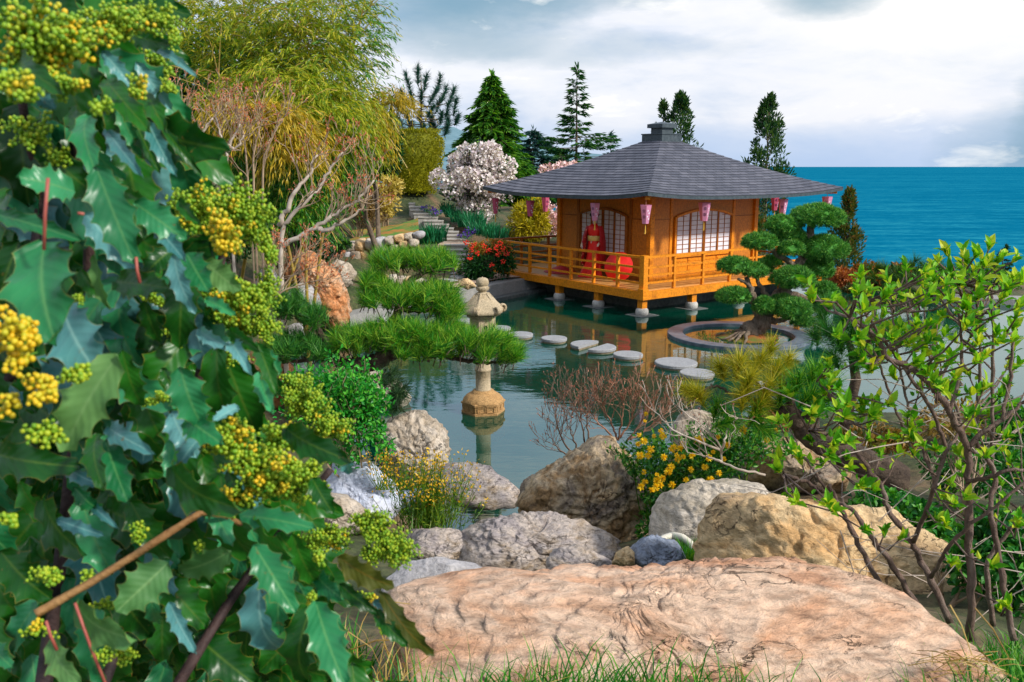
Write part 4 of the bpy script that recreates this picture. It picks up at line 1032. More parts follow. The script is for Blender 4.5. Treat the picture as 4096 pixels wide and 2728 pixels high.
# ------------------------------------------------------------------ round planter
pcn = onz(738, 333.5, .07); PR = 1.50
M_ring = m_plain('blue grey ring stone', (.06, .085, .115, 1), (.16, .19, .225, 1), 5, .35, .2)
pl = thing('round_planter', 'round dark stone planter ring with mossy island set in the pond', 'planter', (pcn[0], pcn[1], 0))
mb = MB(); cc0 = (pcn[0], pcn[1], -.135)
lathe(mb, [(1.42, -.5), (1.44, .10), (PR, .12), (PR, .20), (PR-.01, .21), (1.20, .21), (1.17, .20), (1.17, -.12), (1.3, -.12)], 96, cc0, cap=False); mb.build('ring', M_ring, pl)
mb = MB(); lathe(mb, [(1.17, -.10), (1.02, -.09), (1.02, .10), (1.0, .12), (.90, .12), (.88, .11), (.88, -.1)], 96, cc0, cap=False); mb.build('inner_kerb', m_plain('cream kerb', (.42, .36, .26, 1), (.6, .54, .42, 1), 9, .8, .2), pl)
mb = MB(); n = 40; V = []
rings = 10
for q in range(rings+1):
    r = .89*q/rings
    for i in range(n):
        a = 2*math.pi*i/n; x, y = math.cos(a)*r, math.sin(a)*r; V.append((pcn[0]+x, pcn[1]+y, -.03+.16*math.exp(-((x-.18)**2+y*y)*4)+mn.noise(Vector((x*5, y*5, 0)))*.025))
mb.add(V, np.array([(q*n+i, q*n+(i+1) % n, (q+1)*n+(i+1) % n, (q+1)*n+i) for q in range(rings) for i in range(n)]))
mb.build('moss_soil', m_plain('red and green moss', (.10, .16, .02, 1), (.34, .07, .02, 1), 3.5, .95, .6, detail=8), pl, True)
mb = MB(); n = 900; a = rng.uniform(0, 6.28, n); r = .86*rng.uniform(0, 1, n)**.5; msk = np.sin(a*2+1)+np.cos(r*7) > .3; P = np.stack([pcn[0]+np.cos(a)*r, pcn[1]+np.sin(a)*r, -.01+.13*np.exp(-r*r*4)], -1)[msk]
stamp(mb, P, rdir(len(P), 1.5), rdir(len(P)), .06, .02, T_DIA)
tag(mb.build('grass_cover', m_leaf('moss leaf', [(.05, .16, .01, 1), (.12, .25, .02, 1), (.3, .12, .03, 1)]), origin=pcn), 'low green ground cover on the planter island', None, kind='stuff')

# ------------------------------------------------------------------ cloud pruned pine
M_bark = m_rock('grey brown bark', [(.10, .07, .05, 1), (.22, .16, .11, 1), (.30, .24, .18, 1)], 6, bump=1.0, strat=(2.2, 2.2, .6), fine=25, crack=.6)
M_bons = m_leaf('bonsai needles', [(.012, .10, .02, 1), (.04, .22, .03, 1), (.10, .36, .04, 1), (.28, .52, .07, 1)], .15, .55, .3)
YB = pcn[1]+.05
bt = thing('cloud_pruned_pine', 'cloud pruned pine with rounded green pads, twisted trunk rising from the planter ring', 'pine tree', (at(752, 331, YB)[0], YB, .15))
B = lambda x, y, dy=0: at(x, y, YB+dy)
mb = MB()
limbs = [([(747, 334, -.1), (756, 328, 0), (764, 321, 0), (766, 313, 0)], [.27, .22, .20, .17]),
 ([(762, 322, 0), (757, 310, -.1), (753, 298, -.15), (750, 286, -.1), (746, 277, -.1)], [.14, .10, .085, .07, .05]),
 ([(752, 290, -.1), (745, 282, -.2), (738, 279, -.2)], [.05, .04, .03]),
 ([(765, 315, 0), (770, 305, .1), (777, 297, .15), (784, 290, .2), (789, 283, .2)], [.16, .13, .13, .14, .12]),
 ([(773, 301, .1), (765, 293, 0), (758, 283, 0), (756, 276, 0)], [.07, .055, .045, .04]),
 ([(789, 284, .2), (792, 274, .3), (797, 264, .35), (803, 257, .4), (812, 252, .4)], [.11, .10, .10, .09, .06]),
 ([(796, 268, .3), (788, 261, .2), (778, 255, .1), (768, 247, .0)], [.08, .07, .06, .04]),
 ([(803, 257, .4), (808, 246, .4), (810, 236, .4), (811, 224, .35)], [.08, .085, .085, .075]),
 ([(810, 236, .4), (800, 232, .3), (790, 226, .2)], [.05, .04, .03]),
 ([(784, 292, .2), (797, 295, .3), (808, 299, .4), (816, 300, .4)], [.09, .07, .06, .04]),
 ([(766, 320, 0), (778, 321, -.1), (790, 318, -.2)], [.09, .06, .04]),
 ([(762, 313, 0), (765, 308, -.2)], [.06, .04]), ([(755, 302, -.1), (744, 299, -.2), (736, 300, -.2)], [.05, .04, .03]),
 ([(789, 284, .2), (800, 282, .6), (812, 276, .7)], [.07, .05, .04])]
for pts, rr in limbs:
    P = np.array([B(*p) for p in pts]); s = np.linspace(0, len(P)-1, len(P)*4); 
    PP = np.stack([np.interp(s, range(len(P)), P[:, i]) for i in range(3)], -1); PP[1:-1] = (PP[:-2]+2*PP[1:-1]+PP[2:])/4; PP[1:-1] += rng.normal(size=(len(PP)-2, 3))*.012
    tube(mb, PP, np.interp(s, range(len(P)), rr)*.92, 10, wob=.14)
tk = mb.build('trunk', M_bark, bt, True)
for (x, y) in ((716, 335), (722, 339), (728, 341), (735, 342), (744, 343), (762, 336)):      # surface roots
    mb = MB(); p0 = B(750, 331); p1 = onz(x, y, .02); pts = [p0*(1-s)+p1*s+np.array([0, 0, .07*math.sin(s*3.1)*(1-s)])+rng.normal(size=3)*.012 for s in np.linspace(0, 1, 8)]; tube(mb, pts, np.linspace(.07, .018, 8), 6, wob=.15); mb.build('root', M_bark, bt, True)
pads = [(817, 219, 29, 13, .3), (781, 226, 15, 9, .1), (759.5, 243, 18, 9, -.1), (788.7, 236, 16, 9, .3), (791, 250, 13, 8, .0), (822, 251, 27, 14, .45), (806, 243, 12, 8, .5), (815, 270, 19, 14, .9), (735, 267, 18, 9, -.2), (755, 272, 12, 8, -.1), (793, 280, 23, 12, -.1), (733, 297, 17, 9, -.2), (764, 307, 11, 9, -.3), (792, 311, 20, 12, -.35), (783, 303, 14, 7, -.1),
        (823.5, 294, 16, 11, .6), (820, 307, 12, 8, .7), (771, 263, 11, 6, .6), (765, 270, 8, 5, .5), (802, 322, 12, 6, .5)]
for (x, y, rx_, ry_, dy) in pads:
    k = pxm(YB+dy); c = B(x, y, dy); rad = np.array([rx_*k, rx_*k*.85, ry_*k*1.12]); mb = MB()
    # dome of many small tufts over a knobbly core
    v, f = ICO2; pr_ = v.copy(); low = pr_[:, 2] < 0; pr_[low, 2] *= .45
    dd = np.array([1+.12*mn.noise(Vector(q*2.5+np.array([x, y, 0]))) for q in v])
    mb.add(c+pr_*dd[:, None]*rad*.80, f)
    n = int(28+rx_*ry_*1.1); d = nrm(rng.normal(size=(n, 3))+np.array([0, 0, .5])); q = d.copy(); q[q[:, 2] < 0, 2] *= .5
    nz_ = np.array([1+.13*mn.noise(Vector(w*2.5+np.array([x, y, 0]))) for w in d]); P = c+q*nz_[:, None]*rad*.9
    N = nrm(d/rad*rad.mean()+np.array([0, 0, .25])); nn = 26
    PP = np.repeat(P, nn, 0)+rdir(n*nn)*.03; DD = nrm(np.repeat(N, nn, 0)+rdir(n*nn)*.95)
    stamp(mb, PP, DD, rdir(n*nn), .075*rng.uniform(.7, 1.2, n*nn), .013, T_NEE)
    mb.build('foliage_pad', M_bons, bt)

# ------------------------------------------------------------------ kerb stones, quay, stairs, path
M_kerb = m_rock('kerb granite', [(.24, .24, .23, 1), (.36, .35, .33, 1)], 5, bump=.3, fine=60, crack=.1)
mb = MB()
def quay(pts, z0, z1, wd, label, name='pond_kerb', mat=M_kerb):
    P = np.array(pts, float); d = np.zeros_like(P); d[:-1] = P[1:]-P[:-1]; d[-1] = d[-2]; d[1:-1] = (P[2:]-P[:-2]); d = nrm(d); s = np.stack([-d[:, 1], d[:, 0]], -1)
    mb = MB(); V = []
    for p, q in zip(P, s):
        a = p+q*wd; V += [(p[0], p[1], z0), (p[0], p[1], z1-.01), (p[0]+q[0]*.01, p[1]+q[1]*.01, z1), (a[0], a[1], z1), (a[0], a[1], z0)]
    k = len(P); F = [(i*5+j, (i+1)*5+j, (i+1)*5+j+1, i*5+j+1) for i in range(k-1) for j in range(4)]
    mb.add(V, [np.array(F), np.array([[0, 1, 2, 3, 4], [(k-1)*5+4, (k-1)*5+3, (k-1)*5+2, (k-1)*5+1, (k-1)*5]])])
    return tag(mb.build(name, mat), label, 'kerb')
a_ = onz(446, 293, .43)[:2]; b_ = onz(512, 281, .43)[:2]
quay([(-3.3, 20.1), tuple(a_), tuple(b_), tuple(b_+(b_-a_)*1.1)], -.9, .43, .42, 'grey granite kerb running from the path to beneath the pavilion')
quay([(-3.2, 20.3), (a_[0]+.08, a_[1]-.32), (b_[0]+.1, b_[1]-.35), tuple(b_+(b_-a_)*1.15+np.array([.1, -.35]))], -.9, .10, .3, 'lower dark stone step at the water edge beside the pavilion', 'water_step', M_conc)
quay([(11.5, 22.6), (13.5, 22.1), (24.5, 20.8)], -.9, .16, .7, 'pale stone kerb at the far right edge of the pond')
quay([pc(-.3, 8.6), pc(-.9, 12)], -.9, .3, .5, 'pale concrete quay wall behind the clipped pine')
# path surface
M_grav = m_rock('path gravel', [(.42, .28, .20, 1), (.60, .44, .34, 1)], 3, bump=.6, fine=90, speck=.8, crack=0)
mb = MB(); pp = [(-3.3, 20.4), (a_[0]-.1, a_[1]+.3), (b_[0]-.3, b_[1]+.25), (1.6, 25.2), (-.2, 26.4), (-1.2, 26.6), (-2.4, 26.2), (-3.6, 23.6), (-5.2, 21.0), (-4.6, 19.9)]
mb.add([(x, y, .478) for x, y in pp], np.array([list(range(len(pp)))]))
tag(mb.build('path', M_grav), 'pinkish gravel path by the pond', None, kind='structure')
M_slab = m_rock('flagstone', [(.34, .33, .33, 1), (.48, .46, .45, 1)], 3, bump=.35, fine=40, crack=.2)
def flag(px, py, w, d, label, z=.50, grp='flat stepping slabs on the gravel path', rot=0, mat=None):
    c = onz(px, py, z+.04); n = 11; mb = MB(); a = np.linspace(0, 2*math.pi, n, endpoint=False); rr = 1+rng.uniform(-.16, .12, n); k = c[1]/FPX
    x = np.cos(a)*rr*w*k/2; y = np.sin(a)*rr*d/2
    V = np.concatenate([np.stack([c[0]+x, c[1]+y, np.full(n, z-.05)], -1), np.stack([c[0]+x, c[1]+y, np.full(n, z+.03)], -1), np.stack([c[0]+x*.97, c[1]+y*.97, np.full(n, z+.04)], -1)])
    mb.add(V, [np.array([(q*n+i, q*n+(i+1) % n, (q+1)*n+(i+1) % n, (q+1)*n+i) for q in range(2) for i in range(n)]), np.array([[2*n+i for i in range(n)]])])
    tag(mb.build('path_slab', mat or M_slab, origin=(c[0], c[1], z)), label, 'paving slab', grp)
for q in ((448, 280, 19, .55, 'broad grey slab in the gravel nearest the stone lantern finial'), (459, 276, 18, .5, 'thin grey slab just below the foot of the stairs'), (453, 272.5, 12, .4, 'small slab at the very foot of the stairs'), (433, 284, 16, .6, 'grey slab on the gravel by the kerb corner'),
          (395, 280, 34, .9, 'wide pale flagstone left of the path behind the pine', .62), (375, 279, 16, .8, 'small flagstone at the left end of the paved strip', .64), (418, 283, 22, .7, 'flagstone between the pine pads near the kerb', .55)): flag(*q)
# stairs
M_stair = m_rock('stair granite', [(.36, .34, .30, 1), (.50, .47, .42, 1)], 6, bump=.25, fine=60, crack=0)
def step_from(px0, px1, py, Y, rise, depth, parent):
    a = at(px0, py, Y); b_ = at(px1, py, Y); mb = MB(); box(mb, a[0], b_[0], Y, Y+depth+.08, a[2]-rise-.5, a[2]-.0015); o1 = mb.build('riser', M_stair, parent)
    mb = MB(); box(mb, a[0]-.02, b_[0]+.02, Y-.03, Y+depth+.02, a[2]-.001, a[2]+.035); mb.build('tread', M_stair, parent)
st = thing('stone_stairs', 'lower flight of grey stone steps beside the red berried bush', 'stairs', (-1.6, 25.8, .5))
for i in range(6):
    y = 270.3-4.9*i; Y = 25.6+.36*i; step_from(447-i*.6, 474-i*.9, y, Y, .12, .36, st)
lnd = at(455, 243, 27.9); mb = MB(); a = at(441, 244.5, 27.9); b_ = at(470, 244.5, 27.9); box(mb, a[0]-.1, b_[0]+.1, 27.76, 28.75, a[2]-.6, a[2]+.0); tag(mb.build('stair_landing', M_grav), 'cobbled landing between the two stair flights', 'landing')
st = thing('stone_stairs', 'upper flight of grey stone steps climbing left past the clipped hedge', 'stairs', (-2.4, 28.5, 1.4))
xl = [443, 442, 441, 439, 431, 424, 418, 414, 411, 409.5, 409]; xr = [466, 462, 458, 453, 448, 442.5, 437, 431, 425, 420, 414]; ys = [240, 236.2, 232.6, 229, 225.3, 221.6, 218, 214.4, 210.9, 207.4, 204]
for i in range(11): step_from(xl[i], xr[i], ys[i], 28.6+.33*i, .11, .33, st)

# ------------------------------------------------------------------ boulders
RK = dict(
 pink=m_rock('pink limestone', [(.50, .23, .12, 1), (.62, .36, .22, 1), (.70, .50, .36, 1), (.60, .33, .20, 1), (.46, .22, .11, 1)], 1.7, vein=None, bump=1.0, strat=(1, 2.0, 3.0, .1, .1, .25), fine=13, speck=.8, crack=.5),
 brown=m_rock('brown rock', [(.10, .06, .03, 1), (.33, .20, .09, 1), (.50, .38, .24, 1), (.24, .19, .15, 1), (.42, .24, .10, 1)], 2.6, bump=1.0, fine=20, speck=.95, crack=.9),
 grey=m_rock('wet grey rock', [(.15, .13, .13, 1), (.36, .31, .30, 1), (.52, .44, .38, 1), (.32, .23, .14, 1), (.44, .38, .36, 1)], 2.2, bump=1.0, strat=(1, 1, 2.6, .3, .3, 0), rough=.5, spec=.45, fine=24, speck=.85, crack=.7),
 blue=m_rock('blue grey rock', [(.12, .15, .21, 1), (.26, .30, .38, 1), (.40, .42, .46, 1)], 3, bump=1.0, rough=.55, fine=24, speck=.8),
 white=m_rock('pale limestone', [(.36, .29, .20, 1), (.54, .46, .35, 1), (.66, .58, .48, 1), (.50, .42, .32, 1)], 2.2, bump=1.0, strat=(1, 1, 2, .2, .3, 0), fine=22, speck=.7, crack=.9),
 ochre=m_rock('ochre sandstone', [(.36, .24, .12, 1), (.64, .38, .16, 1), (.76, .55, .30, 1), (.50, .33, .17, 1), (.33, .27, .2, 1)], 1.9, bump=1.0, strat=(1, 1, 1.8, .2, .2, 0), fine=22, speck=.7, crack=.6),
 dull=m_rock('taupe rock', [(.22, .17, .12, 1), (.42, .34, .25, 1), (.58, .50, .41, 1), (.36, .31, .27, 1)], 2.2, bump=1.0, fine=20, speck=.75, crack=.7),
 bluew=m_rock('bluish white rock', [(.34, .38, .48, 1), (.56, .60, .72, 1), (.72, .72, .78, 1)], 2.0, bump=.5, fine=14, speck=.35, crack=.4),
 red=m_rock('red brown rock', [(.30, .10, .03, 1), (.55, .22, .08, 1), (.68, .38, .2, 1), (.58, .50, .42, 1)], 2.4, bump=1.0, fine=22, speck=.8, crack=.5),
 lgrey=m_rock('light grey stone', [(.27, .26, .27, 1), (.42, .40, .40, 1), (.54, .51, .49, 1)], 2.5, bump=.6, fine=30, speck=.6))
boulder('boulder', [(386,596),(402,589),(432,580),(470,573),(496,574),(520,578),(560,571),(600,568),(650,568),(700,567),(745,564),(790,565),(830,571),(870,584),(905,601),(945,625),(980,652),(1008,680),(1012,705),(900,735),(650,740),(440,738),(404,700),(402,650),(390,620)], 2.42, 74, .085, RK['pink'], 'huge pinkish boulder filling the foreground, cracked and pale veined', amp=.055, seed=3, tb=.6, res=(300, 150), chips=3, p=.45, sharp=1.2, tex=4.5)
boulder('boulder', [(517,505),(520,488),(532,474),(552,466),(565,455),(585,447),(592,438),(603,436),(617,441),(630,452),(640,466),(646,486),(654,508),(652,535),(645,556),(600,560),(560,552),(530,530)], 7.0, 12, .38, RK['brown'], 'tall brown pitted boulder at the pond outlet, topped by bare twigs', amp=.16, seed=5, res=(180, 90), sharp=.9)
boulder('boulder', [(457,530),(475,518),(500,513),(545,513),(575,523),(600,535),(622,549),(617,566),(580,575),(520,580),(462,575),(450,552)], 5.9, 60, .16, RK['grey'], 'broad wet grey rock in the middle, below the water outlet', amp=.17, seed=8, res=(180, 90), sharp=.9)
boulder('boulder', [(405,533),(412,525),(430,525),(450,528),(467,536),(481,546),(486,556),(470,568),(430,572),(402,560)], 6.0, 45, .16, RK['grey'], 'rounded grey rock left of the broad wet one', amp=.12, seed=9, res=(140, 70))
boulder('boulder', [(545,560),(552,547),(575,544),(600,553),(621,565),(605,578),(570,582),(548,575)], 5.3, 48, .14, RK['grey'], 'small wedge of wet grey rock touching the pink boulder', amp=.12, seed=10, res=(120, 60))
boulder('boulder', [(378,600),(384,585),(400,568),(440,556),(478,562),(492,572),(470,590),(420,605)], 4.6, 50, .16, RK['lgrey'], 'smooth grey rock tucked under the green berries left of the pink boulder', amp=.07, seed=12, res=(140, 70))
boulder('boulder', [(627,563),(630,548),(640,538),(655,536),(675,541),(688,555),(690,568),(660,574),(635,572)], 5.0, 40, .18, RK['blue'], 'small blue grey rock between the brown boulder and the white hose', amp=.12, seed=14)
boulder('boulder', [(611,563),(616,552),(628,546),(637,552),(636,566),(622,572)], 4.9, 35, .12, RK['ochre'], 'little rusty brown rock beside the blue grey one', amp=.12, seed=15, res=(80, 40))
boulder('boulder', [(650,525),(653,505),(662,493),(685,485),(705,477),(735,475),(762,482),(775,505),(765,540),(720,556),(680,556),(652,550)], 5.6, 28, .36, RK['white'], 'whitish rounded boulder behind the white hose', amp=.12, seed=17, res=(160, 80))
boulder('boulder', [(692,566),(700,530),(710,500),(722,489),(760,486),(800,489),(850,498),(900,516),(955,546),(1000,585),(1022,640),(1000,680),(900,680),(780,620),(720,590)], 4.3, 38, .34, RK['ochre'], 'large ochre boulder behind the bare stems at right', amp=.12, seed=19, res=(220, 100), sharp=.9)
boulder('boulder', [(985,585),(1005,580),(1030,592),(1040,650),(1005,660),(985,630)], 3.9, 20, .2, RK['white'], 'pale rock at the right edge behind the stems', amp=.12, seed=20, res=(80, 40))
boulder('boulder', [(436,470),(447,461),(470,463),(495,471),(515,478),(527,492),(520,505),(490,509),(455,503),(440,495)], 8.3, 66, .12, RK['grey'], 'flat pinkish grey rock damming the pond outlet', amp=.10, seed=22, res=(140, 60))
boulder('boulder', [(380,412),(398,408),(425,410),(440,424),(447,440),(450,456),(446,474),(435,487),(415,492),(390,486),(374,460),(374,430)], None, 16, .42, RK['dull'], 'taupe boulder on the left bank in front of the stone lantern', amp=.16, seed=24, res=(170, 84), sharp=.9)
boulder('boulder', [(326,475),(331,459),(350,458),(372,463),(387,476),(399,488),(402,506),(390,524),(355,528),(330,512)], None, 30, .3, RK['bluew'], 'bluish white rock beside the yellow wildflowers', amp=.10, seed=26, res=(140, 70))
boulder('boulder', [(322,490),(345,492),(372,512),(366,532),(330,540),(310,520)], None, 30, .2, RK['dull'], 'speckled rock below the bluish white one', amp=.12, seed=27, res=(100, 50))
boulder('boulder', [(251,350),(262,337),(274,340),(285,352),(293,374),(294,388),(288,404),(272,414),(256,408),(246,385)], None, 10, .3, RK['red'], 'pinkish brown rock behind the holly leaves at left', amp=.14, seed=29)
boulder('boulder', [(283,268),(289,254),(306,248),(318,254),(328,263),(338,274),(345,288),(349,304),(347,322),(338,330),(325,327),(318,305),(303,290),(290,282)], None, 14, .6, RK['red'], 'leaning red brown boulder on the left bank', amp=.2, seed=31, res=(160, 80), sharp=1.0)
boulder('boulder', [(278,300),(285,290),(300,281),(312,286),(319,296),(321,309),(305,322),(285,318)], None, 12, .4, RK['lgrey'], 'domed light grey rock in front of the red brown boulder', amp=.08, seed=32)
boulder('boulder', [(254,283),(263,269),(273,268),(278,280),(278,296),(262,300)], None, 12, .3, RK['lgrey'], 'small light grey rock beside the flower spikes', amp=.08, seed=33, res=(80, 40))
boulder('boulder', [(266,338),(284,326),(300,322),(313,329),(314,340),(296,347),(275,346)], None, 30, .3, RK['lgrey'], 'low pale rock beneath the left pine tuft', amp=.08, seed=34, res=(90, 44))
boulder('boulder', [(374,328),(378,318),(385,314),(390,321),(389,333),(380,336)], 14, 12, .25, RK['lgrey'], 'rounded grey rock seen between the pine pads', amp=.08, seed=35, res=(80, 40))
boulder('boulder', [(325,280),(326,264),(336,259),(350,262),(356,272),(352,284),(338,292)], None, 14, .4, RK['dull'], 'mossy grey rock beside the top of the red brown boulder', amp=.14, seed=36, res=(90, 44))
boulder('boulder', [(669,436),(672,425),(680,414),(692,411),(706,414),(724,418),(740,427),(750,438),(735,450),(700,452),(676,448)], 9.6, 30, .35, RK['dull'], 'tan rock on the right shore behind the yellow flowers', amp=.14, seed=38)
boulder('boulder', [(740,452),(752,440),(790,437),(830,450),(860,470),(850,492),(790,495),(750,480)], None, 30, .4, RK['brown'], 'dark brown rock under the leaning pine trunk', amp=.14, seed=39)
boulder('boulder', [(345,374),(362,366),(385,372),(402,382),(412,398),(400,412),(370,410),(350,395)], None, 40, .3, RK['white'], 'pale rock on the left bank under the pine trunk', amp=.12, seed=40)
boulder('boulder', [(458,285),(462,279),(468,278),(474,283),(477,287),(468,290)], 21.6, 20, .12, RK['ochre'], 'little tan rock on the kerb corner', amp=.15, seed=41, res=(60, 30), chips=5)
boulder('boulder', [(462,270),(468,264),(476,266),(478,273),(470,277)], None, 20, .15, RK['dull'], 'little rock beside the red berried bush', amp=.15, seed=42, res=(60, 30), chips=5)
boulder('boulder', [(390,500),(400,490),(420,488),(432,497),(428,512),(405,516)], None, 30, .2, RK['bluew'], 'small pale stone behind the yellow wildflowers', amp=.12, seed=43, res=(80, 40))
# block on the left shore
mb = MB(); a = onz(350, 316, .25); b2 = onz(392, 304, .3); d = nrm(np.array([b2[0]-a[0], b2[1]-a[1], 0])); s = np.array([-d[1], d[0], 0]); L = np.linalg.norm((b2-a)[:2])
fr = lambda v: np.stack([a[0]+d[0]*v[:, 0]+s[0]*v[:, 1], a[1]+d[1]*v[:, 0]+s[1]*v[:, 1], v[:, 2]], -1)
box(mb, 0, L, 0, .5, -.2, .26, fr); tag(mb.build('kerb_block', M_kerb), 'straight grey kerb block on the left shore between pine pads', 'kerb')
# dry stone retaining walls
def drywall(name, label, pts, nst, Y, mats, th=.35):
    """pts: (px, ytop, ybottom) samples"""
    P = np.array(pts, float); root = thing(name, label, 'stone wall', at(P[len(P)//2, 0], P[len(P)//2, 2], Y))
    xs_ = np.linspace(P[0, 0], P[-1, 0], nst+1)
    for row in range(2):
        for i in range(nst):
            x0, x1 = xs_[i]+(.5*(xs_[1]-xs_[0]) if row else 0), xs_[i+1]+(.5*(xs_[1]-xs_[0]) if row else 0)
            yt, yb = np.interp((x0+x1)/2, P[:, 0], P[:, 1]), np.interp((x0+x1)/2, P[:, 0], P[:, 2]); hm = (yb-yt)/2
            y0, y1 = (yt+hm*1.02, yb+1) if row == 0 else (yt, yt+hm*1.05)
            y0 += rng.uniform(-1, 1)*.8; c = at((x0+x1)/2, (y0+y1)/2, Y+rng.uniform(-.06, .06)); k = pxm(Y)
            v, f = ICO2; w = np.sign(v)*np.abs(v)**.6
            dd = np.array([1+.22*mn.noise(Vector(q*1.4)+Vector((x0, row*7, 0))) for q in v])
            mb = MB(); mb.add(c+w*dd[:, None]*np.array([(x1-x0)*k*.55, th, abs(y1-y0)*k*.56]), f)
            o = mb.build('wall_stone', mats[(i+row) % len(mats)], root, True)
drywall('stone_wall', 'curved dry stone wall holding up the grass bed left of the stairs', [(333, 247, 258), (345, 243, 258), (360, 240, 262), (380, 238, 256), (400, 234, 248), (419, 231, 244)], 9, 24.3, [RK['white'], RK['lgrey'], RK['dull'], RK['ochre']])
drywall('stone_wall', 'low dry stone edging behind the middle pine pads', [(366, 276, 288), (385, 275, 290), (405, 277, 291), (428, 280, 290)], 7, 21.3, [RK['white'], RK['dull'], RK['ochre']], .22)
# ribbed hose
mb = MB(); hp = [at(656, 547, 5.15), at(662, 539, 5.15), at(672, 535.5, 5.2), at(682, 537, 5.15), at(690, 543, 5.1), at(695, 551, 5.05)]
t = np.linspace(0, 5, 90); PP = np.stack([np.interp(t, range(6), np.array(hp)[:, i]) for i in range(3)], -1)
for _ in range(8): PP[1:-1] = (PP[:-2]+PP[1:-1]*2+PP[2:])/4
tube(mb, PP, .021+.004*(np.arange(90) % 3 == 0), 12); tag(mb.build('hose', m_plain('cream plastic', (.62, .58, .48, 1), None, rough=.5), smooth=True, origin=hp[2]), 'cream ribbed drain hose lying between rocks', 'hose')
# ------------------------------------------------------------------ trees behind the pond
M_trunk = m_plain('trunk bark', (.09, .06, .04, 1), (.20, .15, .10, 1), 9, .85, .5)
def LM(name, a, b_, c, **k): return m_leaf(name, [srgb(a), srgb(b_), srgb(c)], **k)
def footz(px, Y): X = (px-512)/(FPX*1.02)*Y; return np.array([X, Y, gz(X, Y)-.1])
def con(name, label, px, Y, ytop, prof_px, nb, mats, **k):
    b_ = footz(px, Y); t = at(k.pop('pxtop', px), ytop, Y); hh = t[2]-b_[2]; kk = pxm(Y)
    # prof_px: (photo y, half width px)
    pr = [((at(px, y, Y)[2]-b_[2])/hh, w*kk) for y, w in prof_px]; pr = sorted(pr)
    if pr[0][0] > .03: pr = [(max(0.02, pr[0][0]-.02), pr[0][1])]+pr
    return conifer(name, label, b_, t, pr, nb, mats, **k)
GR = 'conifers behind the pavilion'
con('cedar_tree', 'dense green cypress with drooping tips, rising behind the white blossom tree', 492, 42, 74, [(76, 2), (90, 11), (105, 20), (120, 27), (135, 32), (155, 38), (185, 44), (215, 48), (238, 44)], 900, (M_trunk, LM('cypress green', '245a1c', '3f8226', '8abc3a')), droop=.35, leaf=(.34, .10), dens=48, gaps=.2, group=GR)
con('fir_tree', 'tall open fir with layered boughs, left of the roof peak', 577, 44, 66, [(68, 1.5), (84, 6), (100, 9), (115, 14), (125, 17), (133, 22), (140, 36), (150, 33), (163, 34), (175, 36), (200, 34)], 120, (M_trunk, LM('fir green', '1a4a2a', '2a6634', '5a8c34')), droop=.10, upturn=.12, leaf=(.34, .09), dens=44, gaps=.12, group=GR)
con('cedar_tree', 'hazy blue green cedar between the green cypress and the open fir', 533, 60, 130, [(132, 3), (145, 18), (160, 28), (180, 34), (200, 36)], 150, (M_trunk, LM('hazed far cedar', '1e4348', '2a5458', '3b6a60')), droop=.02, leaf=(.5, .14), dens=26, gaps=.15, group=GR)  # the haze is only put into its blue green leaf colour
con('fir_tree', 'tiny fir top just left of the roof slope', 611, 50, 133, [(135, 1), (143, 5), (152, 10), (165, 14), (185, 16)], 60, (M_trunk, LM('small fir', '1e4444', '2b5a52', '3c6e60')), droop=-.1, leaf=(.3, .08), dens=20, gaps=.3, group=GR)
con('fir_tree', 'small dark fir far right behind the leafy shrub', 1006, 36, 247, [(249, 2), (258, 6), (270, 10), (285, 14)], 70, (M_trunk, LM('fir dark', '12301f', '1d4426', '2f5a2a')), droop=-.1, leaf=(.2, .07), dens=30, group=GR)

def rag(name, label, px, Y, ytop, prof_px, nl, mat, **k):
    b_ = footz(px, Y); t = at(px, ytop, Y); hh = t[2]-b_[2]; kk = pxm(Y); pr = sorted([((at(px, y, Y)[2]-b_[2])/hh, w*kk) for y, w in prof_px]); return ragged(name, label, b_, t, pr, nl, (M_trunk, mat), **k)
JM = LM('juniper green', '163a24', '2c5a30', '5e7a34'); JR = LM('juniper rusty', '1f4a28', '4a6a2c', '9a6a30')
rag('juniper_tree', 'ragged dark juniper directly behind the roof finial', 681, 38, 95, [(97, 3), (108, 8), (118, 11), (130, 16), (142, 20), (155, 22), (190, 26)], 75, JM, group=GR)
rag('juniper_tree', 'thin side leader of juniper just left of the finial', 664, 38.4, 104, [(106, 3), (115, 5), (127, 7), (150, 9), (190, 9)], 26, JM, group=GR)
rag('juniper_tree', 'tall ragged juniper right of the pavilion against the sky', 769, 36, 97, [(100, 3), (112, 8), (120, 14), (135, 16), (150, 22), (165, 25), (185, 26), (210, 27), (250, 28)], 135, JM, group=GR)
rag('juniper_tree', 'slender rust tinged juniper in front of the sea, right of the clipped pine', 850, 33, 190, [(194, 3), (205, 6), (220, 9), (235, 15), (250, 22), (262, 25), (285, 26)], 110, JR, group=GR, leaf=(.17, .06))
rag('juniper_tree', 'dark juniper showing between the room wall and the clipped pine', 745, 31, 190, [(192, 10), (215, 20), (240, 24), (275, 26)], 130, JR, group=GR, leaf=(.17, .06))

